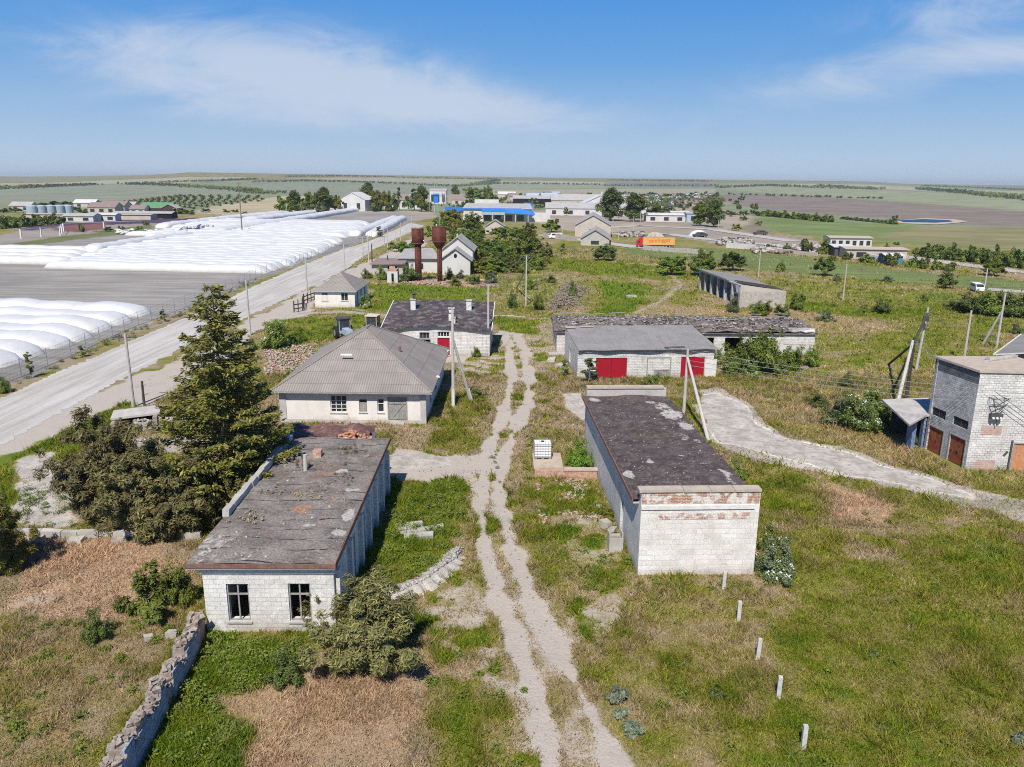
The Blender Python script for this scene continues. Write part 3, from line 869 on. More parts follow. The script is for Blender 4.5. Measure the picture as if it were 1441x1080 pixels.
# ------------------------------------------------------------------ broken stone and brick lying about
def chips(name, mats, pts, sizes, label, cat, flat=.6, zfun=None):
    """many small angular stones in one object"""
    Vs, Fs, off, mi = [], [], 0, []
    base = np.array([(-1, -1, -1), (1, -1, -1), (1, 1, -1), (-1, 1, -1), (-1, -1, 1), (1, -1, 1), (1, 1, 1), (-1, 1, 1)], float) * .5
    fc = np.array([(0, 3, 2, 1), (4, 5, 6, 7), (0, 1, 5, 4), (1, 2, 6, 5), (2, 3, 7, 6), (3, 0, 4, 7)])
    for p, s in zip(pts, sizes):
        v = base * (1 + RNG.uniform(-.35, .35, (8, 3))) * np.array([s, s * RNG.uniform(.5, .9), s * flat])
        R = np.array(Matrix.Rotation(RNG.uniform(0, 6.3), 3, 'Z') @ Matrix.Rotation(RNG.uniform(-.5, .5), 3, 'X'))
        Vs.append(v @ R.T + np.array(p)); Fs.append(fc + off); off += 8
        mi += [int(RNG.integers(0, len(mats)))] * 6
    o = link(name, np_mesh(name, np.concatenate(Vs), np.concatenate(Fs), mats, mi=np.array(mi)))
    return tag(o, label, cat, kind='stuff')
# ------------------------------------------------------------------ daylight
SUN_EL, SUN_AZ = rad(51), rad(12)


def make_world():
    w = bpy.data.worlds.new('World'); S.world = w; w.use_nodes = True
    nt = w.node_tree; nt.nodes.clear()
    N = lambda ty, **p: nt.nodes.new('ShaderNode' + ty)
    out = N('OutputWorld'); bg = N('Background')
    sky = N('TexSky'); sky.sky_type = 'NISHITA'; sky.sun_disc = False
    sky.sun_elevation = SUN_EL; sky.sun_rotation = math.pi + SUN_AZ
    sky.altitude = 150; sky.air_density = 1.0; sky.dust_density = .6; sky.ozone_density = 2.5
    hs = N('HueSaturation'); hs.inputs['Saturation'].default_value = SKY_SAT; hs.inputs['Value'].default_value = SKY_VAL
    nt.links.new(sky.outputs[0], hs.inputs['Color'])
    tint = N('ValToRGB')                    # deeper blue upward, pale at the horizon, over the physical sky
    el = tint.color_ramp.elements
    el[0].position = 0.0; el[0].color = (*SKY_RAMP[0], 1); el[1].position = 1.0; el[1].color = (*SKY_RAMP[4], 1)
    for p_, c_ in ((.05, SKY_RAMP[1]), (.14, SKY_RAMP[2]), (.27, SKY_RAMP[3]), (.5, (.03, .19, .62))):
        k = el.new(p_); k.color = (*c_, 1)
    tc = N('TexCoord'); sep = N('SeparateXYZ'); nt.links.new(tc.outputs['Generated'], sep.inputs[0])

    def math_(op, a, b=0.0, c=0.0):
        m = N('Math'); m.operation = op
        for i, v in enumerate((a, b, c)):
            if isinstance(v, bpy.types.NodeSocket): nt.links.new(v, m.inputs[i])
            else: m.inputs[i].default_value = v
        return m.outputs[0]
    yy = math_('MAXIMUM', sep.outputs[1], .05)
    tx, tz = math_('DIVIDE', sep.outputs[0], yy), math_('DIVIDE', sep.outputs[2], yy)
    cb = N('CombineXYZ'); nt.links.new(tx, cb.inputs[0]); nt.links.new(math_('MULTIPLY', tz, 2.6), cb.inputs[1])
    nz = N('TexNoise'); nz.inputs['Scale'].default_value = 5.5; nz.inputs['Detail'].default_value = 12; nz.inputs['Roughness'].default_value = .66; nz.inputs['Distortion'].default_value = .6
    nt.links.new(cb.outputs[0], nz.inputs['Vector'])
    # thin cloud banks at their bearings: (x/y, z/y, half width, half height, tilt, amount)
    banks = [(-.37, .142, .22, .044, -.04, 1.0), (-.22, .118, .20, .042, -.14, 1.0), (-.10, .095, .16, .028, -.12, .8), (-.30, .085, .25, .024, 0, .45), (.46, .130, .24, .028, .13, .8), (.60, .158, .14, .02, .1, .55), (.58, .215, .17, .03, .2, .95), (.15, .075, .35, .02, 0, .3), (-.1, .03, 1.0, .02, 0, .3)]
    tot = None
    for cx, cz, a, b, tl, am in banks:
        dx = math_('SUBTRACT', tx, cx)
        dz = math_('SUBTRACT', math_('SUBTRACT', tz, cz), math_('MULTIPLY', dx, tl))
        q = math_('ADD', math_('POWER', math_('ABSOLUTE', math_('DIVIDE', dx, a)), 2), math_('POWER', math_('ABSOLUTE', math_('DIVIDE', dz, b)), 2))
        g = math_('MULTIPLY', math_('EXPONENT', math_('MULTIPLY', q, -1.0)), am)
        tot = g if tot is None else math_('ADD', tot, g)
    mr = N('MapRange'); mr.interpolation_type = 'SMOOTHSTEP'
    nt.links.new(math_('ADD', nz.outputs['Fac'], math_('MULTIPLY', tot, .3)), mr.inputs[0])
    mr.inputs[1].default_value = .46; mr.inputs[2].default_value = 1.02
    cov = math_('MULTIPLY', math_('MULTIPLY', mr.outputs[0], math_('MINIMUM', math_('MULTIPLY', tot, 1.5), 1.0)), .78)
    mx = N('Mix'); mx.data_type = 'RGBA'
    nt.links.new(sep.outputs[2], tint.inputs[0])
    sc = N('VectorMath'); sc.operation = 'SCALE'; sc.inputs['Scale'].default_value = 6.0; nt.links.new(tint.outputs[0], sc.inputs[0])
    bl = N('Mix'); bl.data_type = 'RGBA'; bl.inputs[0].default_value = .93
    nt.links.new(hs.outputs[0], bl.inputs[6]); nt.links.new(sc.outputs[0], bl.inputs[7])
    nt.links.new(cov, mx.inputs[0]); nt.links.new(bl.outputs[2], mx.inputs[6]); mx.inputs[7].default_value = (*CLOUD, 1)
    nt.links.new(mx.outputs[2], bg.inputs['Color']); bg.inputs['Strength'].default_value = SKY_STR
    nt.links.new(bg.outputs[0], out.inputs['Surface'])
    s = bpy.data.lights.new('sun', 'SUN'); s.energy = SUN_STR; s.angle = rad(.53); s.color = (1.0, .945, .86)
    so = bpy.data.objects.new('sun', s); COL.objects.link(so)
    d = Vector((math.cos(SUN_EL) * math.sin(SUN_AZ), math.cos(SUN_EL) * math.cos(SUN_AZ), -math.sin(SUN_EL)))
    so.rotation_euler = d.to_track_quat('-Z', 'Y').to_euler(); so.location = (-20, -40, 80)


SKY_SAT, SKY_VAL, SKY_STR, SUN_STR = 1.25, 1.0, .10, 4.6
CLOUD = (5.0, 5.6, 6.6)
SKY_RAMP = [(.70, .88, 1.08), (.50, .73, 1.04), (.19, .50, 1.0), (.03, .31, .98), (.012, .075, .30)]


def make_camera():
    c = bpy.data.cameras.new('camera'); c.sensor_width = 36; c.lens = 36 * FPX / 1441
    c.clip_start = .5; c.clip_end = 60000
    o = bpy.data.objects.new('camera', c); COL.objects.link(o)
    o.matrix_world = Matrix.Translation((0, 0, CAMH)) @ Matrix((RT, UP, -FW)).transposed().to_4x4()
    S.camera = o
    S.cycles.use_denoising = False; S.cycles.use_adaptive_sampling = False; S.cycles.filter_width = 1.05
    v = S.view_settings; v.view_transform = 'Standard'; v.look = 'None'; v.gamma = 1; v.exposure = EXPO


EXPO = 0.3


def make_haze():
    mb = MB(); mb.box(-13500, 13500, -60, 9900, -5, 72)
    m = bpy.data.materials.new('thin_summer_haze'); m.use_nodes = True
    nt = m.node_tree; nt.nodes.clear()
    o = nt.nodes.new('ShaderNodeOutputMaterial'); v = nt.nodes.new('ShaderNodeVolumePrincipled')
    v.inputs['Color'].default_value = (.90, .955, 1.0, 1); v.inputs['Density'].default_value = HAZE; v.inputs['Anisotropy'].default_value = .2
    nt.links.new(v.outputs[0], o.inputs['Volume'])
    tag(mb.build('haze', m), 'thin blue summer haze over the valley', 'haze', kind='stuff')


HAZE = 0.000105
# ------------------------------------------------------------------ buildings
class WF:
    """coordinates on a wall: u along it, v up, o inward from its outer face"""
    def __init__(s, p0, p1):
        s.p0 = Vector((p0[0], p0[1], 0)); d = Vector((p1[0], p1[1], 0)) - s.p0
        s.L = d.length; s.d = d / s.L; s.n = Vector((-s.d.y, s.d.x, 0))

    def P(s, u, v, o):
        return tuple(s.p0 + s.d * u + s.n * o + Vector((0, 0, v)))

    def box(s, mb, u0, u1, v0, v1, o0, o1, mi=0):
        c = [s.P(u0, v0, o0), s.P(u1, v0, o0), s.P(u1, v0, o1), s.P(u0, v0, o1), s.P(u0, v1, o0), s.P(u1, v1, o0), s.P(u1, v1, o1), s.P(u0, v1, o1)]
        b = len(mb.v); mb.v += c
        for q in ((0, 3, 2, 1), (4, 5, 6, 7), (0, 1, 5, 4), (1, 2, 6, 5), (2, 3, 7, 6), (3, 0, 4, 7)):
            mb.f.append(tuple(b + i for i in q)); mb.m.append(mi)


def window(root, w, u0, u1, v0, v1, cols=2, transom=None, fm='frame', glass=None, sill=True, o=.08, t=.06, grid=0, label=None):
    """timber window: frame with mullions and transom; pane behind it if it still has glass"""
    mb = MB()
    for a, b, c, d in ((u0, u0 + t, v0, v1), (u1 - t, u1, v0, v1), (u0 + t, u1 - t, v1 - t, v1), (u0 + t, u1 - t, v0, v0 + t)):
        w.box(mb, a, b, c, d, o, o + .07)
    if transom:
        w.box(mb, u0 + t, u1 - t, transom - t / 2, transom + t / 2, o + .003, o + .067)
    top = transom - t / 2 if transom else v1 - t
    for k in range(1, cols):
        um = u0 + (u1 - u0) * k / cols
        w.box(mb, um - t / 2, um + t / 2, v0 + t, top, o + .005, o + .065)
        if transom:
            w.box(mb, um - t / 2, um + t / 2, transom + t / 2, v1 - t, o + .005, o + .065)
    for k in range(1, grid):
        vm = v0 + (top - v0) * k / grid
        w.box(mb, u0 + t, u1 - t, vm - .02, vm + .02, o + .012, o + .058)
    f = mb.build('window', M[fm], root)
    if label: f['label'] = label
    if glass:
        g = MB(); w.box(g, u0 + .02, u1 - .02, v0 + .02, v1 - .02, o + .1, o + .115); g.build('pane', M[glass], f)
    if sill:
        s = MB(); w.box(s, u0 - .06, u1 + .06, v0 - .07, v0 - .004, -.07, o + .06); s.build('sill', M['concrete'], f)
    return f


def door(root, w, u0, u1, v0, v1, m, o=.06, name='door', label=None, frame=None, leaves=1, handle=True):
    mb = MB()
    for k in range(leaves):
        a = u0 + (u1 - u0) * k / leaves + .012; b = u0 + (u1 - u0) * (k + 1) / leaves - .012
        w.box(mb, a, b, v0 + .02, v1 - .02, o, o + .05)
    d = mb.build(name, M[m], root)
    if label: d['label'] = label
    if frame:
        f = MB()
        w.box(f, u0 - .09, u0 - .003, v0, v1 + .09, -.03, o + .06); w.box(f, u1 + .003, u1 + .09, v0, v1 + .09, -.03, o + .06); w.box(f, u0 - .003, u1 + .003, v1 + .003, v1 + .09, -.03, o + .06)
        f.build('frame', M[frame], d)
    if handle:
        h = MB(); um = u1 - .18 if leaves == 1 else (u0 + u1) / 2 + .12
        w.box(h, um - .02, um + .02, v0 + .85, v0 + 1.05, o - .05, o - .004); h.build('handle', M['steel'], d)
    return d


def box_walls(W_, D, h, t, front=(), right=(), back=(), left=(), z0=-.15, mb=None):
    mb = mb or MB()
    mb.wall((0, 0), (W_, 0), z0, h, t, front)
    mb.wall((W_, t), (W_, D - t), z0, h, t, [(a - t, b - t, c, d) for a, b, c, d in right])
    mb.wall((W_, D), (0, D), z0, h, t, back)
    mb.wall((0, D - t), (0, t), z0, h, t, [(a - t, b - t, c, d) for a, b, c, d in left])
    return mb


def foot(loc, rz, W_, D, m=.15):
    FOOT.append((loc[0], loc[1], rz, W_, D, .04))


def blob_disc(mb, cx, cy, z, rx, ry, h, n=18, mi=0, seed=0):
    """low irregular mound"""
    r_ = random.Random(seed); ph = [r_.uniform(.65, 1.15) for _ in range(n)]
    ring = lambda f, zz: [(cx + rx * f * ph[k] * math.cos(6.283 * k / n), cy + ry * f * ph[k] * math.sin(6.283 * k / n), zz) for k in range(n)]
    r0, r1, r2 = ring(1, z), ring(.72, z + h * .7), ring(.3, z + h)
    for a, b in ((r0, r1), (r1, r2)):
        for k in range(n):
            k2 = (k + 1) % n
            mb.face([a[k], a[k2], b[k2], b[k]], mi)
    mb.face(r2, mi)


def roof_sheet(x0, x1, y0, y1, Z, nx, ny, spills, seed):
    """felt roof as a fine sheet; spills = (x, y, rx, ry, channel, amount) in roof metres"""
    xs, ys = np.linspace(x0, x1, nx + 1), np.linspace(y0, y1, ny + 1)
    Xg, Yg = np.meshgrid(xs, ys); x, y = Xg.ravel(), Yg.ravel()
    z = Z(x, y) + .03 * (fbm(x, y, 1.1, seed, 4) - .5)
    sp = np.zeros((len(x), 4)); sp[:, 3] = 1
    wx, wy = x + .5 * (fbm(x, y, .9, seed + 5, 3) - .5), y + .9 * (fbm(x, y, .9, seed + 9, 3) - .5)
    for cx, cy, rx, ry, ch, am in spills:
        sp[:, ch] = np.maximum(sp[:, ch], am * sstep(1.25, .35, np.hypot((wx - cx) / rx, (wy - cy) / ry)))
    i = np.arange(ny)[:, None] * (nx + 1) + np.arange(nx)[None, :]
    F = np.stack([i, i + 1, i + nx + 2, i + nx + 1], -1).reshape(-1, 4)
    V = np.stack([x, y, z], 1)
    return V, F, sp


def roof_obj(V, F, sp, m, parent):
    me = np_mesh('roof', V, F, m, {'spill': sp})
    uv = me.uv_layers.new(name='UVMap'); uv.data.foreach_set('uv', V[F.ravel(), :2].astype(np.float32).ravel())
    return link('roof', me, parent)


def to_local(loc, rz, q):
    dx, dy = q.x - loc[0], q.y - loc[1]
    return dx * math.cos(rz) + dy * math.sin(rz), -dx * math.sin(rz) + dy * math.cos(rz)


def left_storehouse():
    loc, rz, W_, D, h = (-12.62, 28.9, 0), .015, 5.36, 15.7, 3.0
    r = empty('derelict_storehouse', loc, rz, 'long derelict white block storehouse with flat debris-strewn roof beside the crumbling wall', 'building'); foot(loc, rz, W_, D)
    wins = [(.92, 1.84, .5, 2.22), (3.46, 4.38, .5, 2.24)]
    doors = [(3.5, 4.7, 0, 2.35), (6.3, 7.4, .0, 2.3), (8.5, 9.6, .75, 2.3), (10.7, 11.8, .75, 2.3), (12.9, 13.9, 0, 2.3)]
    box_walls(W_, D, h, .4, wins, doors, (), [(3, 4, .9, 2.1), (8, 9, .9, 2.1)]).build('wall', M['block'], r)
    w = WF((0, 0), (W_, 0)); ws = WF((W_, 0), (W_, D))
    for a, b, c, d in wins:
        window(r, w, a, b, c, d, 2, c + 1.22, o=.06)
    for a, b, c, d in doors[2:4]:
        window(r, ws, a, b, c, d, 2, None, o=.2)
    p = MB()
    for y in (.2, 2.9, 5.6, 7.9, 10.1, 12.3, 14.6):
        p.box(W_ + .002, W_ + .2, y, y + .4, -.1, 2.75); p.cut()
    p.build_each('buttress', M['block'], r)
    c = MB(); c.box(-.12, W_ + .1, -.1, -.003, 2.76, 2.99); c.build('cornice', M['block'], r)
    Z = lambda x, y: 3.3 + .05 * np.sin(x * 1.3 + y * .4) + .04 * np.sin(y * 1.1) - .03 * abs(x - 2.5) / 2.5
    sp = []
    for px, py, a, b_, ch, am in [(433, 739, .36, .22, 0, 1.1), (480, 748, .5, .5, 0, 1.0), (490, 724, .35, 1.1, 0, .9), (495, 687, .5, .35, 0, 1.0), (480, 662, .55, .28, 0, .8), (470, 680, .3, .15, 0, .7), (300, 765, 1.0, 1.6, 0, .55), (330, 782, 2.0, .5, 0, .5), (285, 775, .5, 1.5, 0, .6), (420, 785, 2.4, .35, 0, .45), (400, 640, .5, .4, 0, .5),
                                 (425, 716, .7, .5, 1, .75), (360, 742, .5, .35, 1, .6), (395, 632, .6, 1.0, 1, .6), (455, 665, 1.1, .6, 1, .6), (440, 655, 1.2, .8, 1, .45), (350, 765, .7, .4, 1, .5), (500, 665, .4, 1.4, 1, .4),
                                 (353, 727, .6, .6, 2, .6), (382, 691, .5, .4, 2, .5), (430, 652, .8, .5, 2, .55), (492, 636, .8, .7, 2, .6), (455, 695, .8, .6, 2, .45)]:
        sp.append((*to_local(loc, rz, G(px, py, 3.32)), a, b_, ch, am))
    ro = roof_obj(*roof_sheet(-.55, W_ + .15, -.3, D + .15, Z, 60, 150, sp, 31), M['tar'], r)
    rf = MB(); rf.box(-.54, W_ + .14, -.29, D + .14, 3.01, 3.12); rf.build('slab', M['concrete'], ro)
    e = MB(); e.box(-.58, W_ + .18, -.345, -.302, 3.1, 3.29); e.box(W_ + .152, W_ + .19, -.30, D + .1, 3.08, 3.33)
    e.build('roof_edging', M['edge_rust'], ro)
    k = MB(); y = 4.3
    while y < D - .4:
        l = random.uniform(.7, 1.2)
        k.obox((-.42 + random.uniform(-.03, .03), y + l / 2, 3.42), (.3, l - .03, .34), random.uniform(-.03, .03), jit=.03); y += l
    k.build('roof_kerb', M['concrete'], ro)
    k = MB(); k.box(1.75, 2.2, 12.0, 12.45, 3.2, 3.75); k.build('chimney_stub', M['redbrick_rubble'], ro)
    k = MB(); k.tube([(1.75, 10.3, 3.2), (1.77, 10.3, 4.15)], .11, 10); k.build('vent_pipe', M['conc_pole'], ro)
    pts, sz = [], []
    for _ in range(620):
        x, y = random.uniform(-.3, W_), random.uniform(0, D)
        if vnoise(np.array([x * .7 + 3]), np.array([y * .7]), 5)[0] < random.random() * .9: continue
        pts.append((loc[0] + x - .015 * y, loc[1] + y, Z(x, y) + .01)); sz.append(random.uniform(.02, .055) if random.random() < .88 else random.uniform(.06, .13))
    chips('roof_debris', [M['redbrick_rubble'], M['chalk'], M['stone'], M['concrete']], pts, sz, 'crumbs of brick and mortar strewn over the near left flat roof', 'rubble')
    # low rear annexe
    loc2 = (-14.3, 45.0, 0)
    a = empty('collapsed_annexe', loc2, .01, 'low half-collapsed annexe behind the storehouse with rubble and dark red felt on its roof', 'building'); foot(loc2, 0, 5.2, 4.8)
    box_walls(5.2, 4.7, 2.4, .35, (), [(1, 2.6, 0, 2.0)], (), ()).build('wall', M['block'], a)
    rf = MB()
    for i in range(10):
        for j in range(8):
            q = lambda i, j: (-.1 + .54 * i, -.1 + .62 * j, 2.55 + .16 * math.sin(i * 1.7 + j) + .1 * math.sin(j * 2.1))
            rf.face([q(i, j), q(i + 1, j), q(i + 1, j + 1), q(i, j + 1)])
    rf.box(-.09, 5.28, -.09, 4.84, 2.401, 2.41)
    rf.build('roof', mat('dark_red_broken_felt', (.13, .06, .055), (.2, .12, .1), 1.4, bump=.8, grain=.4, gs=9, stains=[((.4, .25, .18), 1.1, .55, .66, .8), ((.35, .32, .3), 2.1, .6, .68, .6)]), a)
    pts, sz = [], []
    for _ in range(260):
        u, v = random.gauss(0, .5), random.gauss(0, .42)
        pts.append((-9.95 + u, 46.1 + v, 2.6 + max(0, .75 - .55 * math.hypot(u, v)) * random.random())); sz.append(random.uniform(.16, .28))
    chips('brick_heap', [M['redbrick_rubble'], mat('orange_brick', (.5, .24, .13), (.42, .2, .12), 6, bump=.3)], pts, sz, 'heap of loose orange bricks on the rear annexe roof', 'brick heap', .5)


def right_warehouse():
    loc, rz, W_, D, h = (6.12, 34.0, 0), .045, 5.65, 19.4, 4.32
    r = empty('windowless_block_warehouse', loc, rz, 'tall windowless white block warehouse with dark mossy roof between brick-topped parapets', 'building'); foot(loc, rz, W_, D)
    mb = MB(); mb.wall((0, 0), (W_, 0), -.15, h, .45); mb.build('front_wall', M['block_big'], r)
    mb = MB()
    mb.wall((W_, .45), (W_, D - .45), -.15, 3.64, .4); mb.wall((0, D - .45), (0, .45), -.15, 3.64, .4, [(14.0, 14.8, 0, 2.05)])
    mb.build('side_wall', M['block'], r)
    mb = MB(); mb.wall((W_, D), (0, D), -.15, 4.3, .45); mb.build('rear_wall', M['concrete'], r)
    b = MB(); b.box(.03, W_ - .03, -.012, -.003, 3.72, 4.3); b.box(.75, 5.2, -.011, -.002, 2.92, 3.26); b.build('brick_band', M['redbrick'], r)
    b = MB(); b.box(.0, W_ - .25, -.07, -.004, 3.46, 3.66); b.build('string_course', M['whitewash'], r)
    c = MB(); x = -.14
    for l in (2.1, 1.28, 1.14, 1.3):
        c.obox((x + l / 2, .2, 4.385 + random.uniform(0, .015)), (l - .025, .56, .12), random.uniform(-.008, .008)); x += l
    c.build('coping', M['coping'], r)
    c = MB(); x = .0
    for l in (1.6, 2.0, 1.9):
        c.obox((x + l / 2, D - .22, 4.37), (l - .02, .6, .12), random.uniform(-.005, .005)); x += l
    c.build('rear_coping', M['coping'], r)
    Z = lambda x, y: 3.82 + .06 * np.sin(y * .5) + .04 * np.sin(x * 1.5 + y * .8) - .02 * abs(x - 2.8)
    sp = []
    for px, py, a, b_, ch, am in [(887, 668, .34, .8, 0, 1.1), (915, 647, .3, .55, 0, .8), (960, 640, .3, .3, 0, .7), (930, 572, .8, 1.3, 0, .75), (945, 583, .9, 1.6, 0, .85), (965, 597, .6, 1.0, 0, .8), (980, 618, .4, .6, 0, .6), (915, 567, 1.0, .6, 0, .55), (838, 562, .5, .7, 0, .9), (1020, 665, .35, .9, 0, .8), (1028, 676, .3, .6, 0, .7), (960, 612, .4, .9, 0, .6), (990, 650, .3, .8, 0, .45),
                                 (978, 627, .5, .35, 1, .55), (900, 610, 1.2, .8, 2, .5), (880, 600, 1.5, 1.2, 2, .4), (930, 610, 1.5, .8, 2, .5), (860, 575, .9, 1.2, 2, .35)]:
        sp.append((*to_local(loc, rz, G(px, py, 3.85)), a, b_, ch, am))
    ro = roof_obj(*roof_sheet(-.3, W_ + .08, .46, D - .46, Z, 60, 180, sp, 47), M['tar_dark'], r)
    rf = MB(); rf.box(-.29, W_ + .07, .47, D - .47, 3.56, 3.6); rf.build('slab', M['concrete'], ro)
    e = MB(); e.box(-.36, -.302, .47, D - .47, 3.66, 3.86); e.build('roof_edging', M['edge_rust'], ro)
    pts, sz = [], []
    for _ in range(260):
        x, y = random.uniform(0, W_), random.uniform(.8, D - .8)
        pts.append((loc[0] + x - .045 * y, loc[1] + y + .045 * x, Z(x, y))); sz.append(random.uniform(.025, .08))
    chips('roof_crumbs', [M['chalk'], M['concrete'], M['tar_purple']], pts, sz, 'white crumbs of mortar scattered on the dark right-hand roof', 'rubble')
    w = WF((0, D - .45), (0, .45))
    door(r, w, 14.0, 14.8, 0, 2.05, 'wood_dark', o=.25, label='dark narrow side doorway')


def hip_house():
    loc, rz, W_, D, h = (-18.05, 58.2, 0), -.005, 11.35, 15.2, 2.5
    r = empty('hip_roofed_house', loc, rz, 'white limewashed house with big grey corrugated hip roof in the middle of the yard', 'house'); foot(loc, rz, W_, D)
    ops = [(3.95, 5.22, .82, 2.2), (6.18, 6.8, .86, 1.92), (7.6, 8.12, .86, 1.96), (8.48, 9.84, 0, 2.02)]
    box_walls(W_, D, h, .4, ops, [(3, 4, .9, 2), (7, 8, .9, 2)]).build('wall', M['plaster'], r)
    w = WF((0, 0), (W_, 0)); ws = WF((W_, 0), (W_, D))
    window(r, w, *ops[0], 3, 1.74, 'frame_white', 'glass', grid=3, o=.1)
    f = window(r, w, *ops[1], 1, 1.62, 'frame', 'glass', o=.1, label='window mostly boarded up in grey')
    b = MB(); w.box(b, 6.24, 6.74, .92, 1.58, .09, .12); b.build('boarding', M['wood'], f)
    window(r, w, *ops[2], 1, 1.55, 'frame_white', 'glass', o=.1)
    for a in (3, 7):
        window(r, ws, a, a + 1, .9, 2, 2, None, 'frame', 'glass', o=.1)
    d = door(r, w, *ops[3], 'wood', o=.05, name='barn_door', label='grey plank door with Z brace', frame='frame', handle=False)
    b = MB()
    for v in (.3, 1.55):
        w.box(b, 8.52, 9.8, v, v + .12, .005, .046)
    q0, q1 = Vector((8.7, -.0, .42)), Vector((9.6, -.0, 1.55))
    b.obox(((q0.x + q1.x) / 2, .022, (q0.z + q1.z) / 2), ((q1 - q0).length, .036, .12), ry=-math.atan2(q1.z - q0.z, q1.x - q0.x))
    b.build('brace', M['wood'], d)
    p = MB(); p.box(.0, .5, -.06, -.003, -.1, 2.3); p.cut(); p.box(10.95, W_ + .05, -.08, -.003, -.1, 2.3); p.build_each('corner_pilaster', M['plaster_grey'], r)
    p = MB(); p.box(0.1, W_ - .1, -.04, -.002, -.1, .25); p.box(8.6, 9.7, -.5, -.05, -.1, .12); p.build('plinth', M['concrete'], r)
    # roof
    o = .55; ez = 2.62
    A, B, Cc, Dd = (-o, -o, ez), (W_ + o, -o, ez), (W_ + o, D + o, ez), (-o, D + o, ez)
    R0, R1 = (5.45, 7.4, 6.05), (5.5, 9.0, 6.1)
    rf = MB(); rf.face([A, B, R0]); rf.face([B, Cc, R1, R0]); rf.face([Cc, Dd, R1]); rf.face([Dd, A, R0, R1])
    ro = rf.build('roof', M['slate'], r)
    u = MB(); u.box(-o + .03, W_ + o - .03, -o + .03, D + o - .03, 2.505, 2.56); u.build('soffit', M['wood_dark'], ro)
    f = MB(); f.box(-o, W_ + o, -o - .03, -o - .002, 2.5, 2.61); f.box(W_ + o + .002, W_ + o + .03, -o, D + o, 2.5, 2.61); f.build('fascia', M['frame'], ro)
    rd = MB()
    for a, b in ((A, R0), (B, R0), (Cc, R1), (Dd, R1), (R0, R1)):
        rd.tube([Vector(a) + Vector((0, 0, .02)), Vector(b) + Vector((0, 0, .02))], .075, 8)
    rd.build('ridge_tile', M['slate'], ro)
    pz = MB(); pz.obox((8.55, 6.0, 4.35), (.2, .2, 1.0)); pz.build('stove_pipe', M['edge_rust'], ro)
    pz = MB(); pz.slab([(4.2, 3.1, 4.72), (5.1, 3.1, 4.72), (5.1, 3.25, 4.8), (4.2, 3.25, 4.8)], .05); pz.build('ridge_scrap', M['whitewash'], ro)
    g = MB(); g.obox((W_ + .5, 4.5, 2.66), (.3, .5, .08), .3); g.cut(); g.obox((W_ + .45, D - .6, 2.66), (.25, .6, .06), -.2); g.build_each('broken_gutter', M['whitewash'], ro)


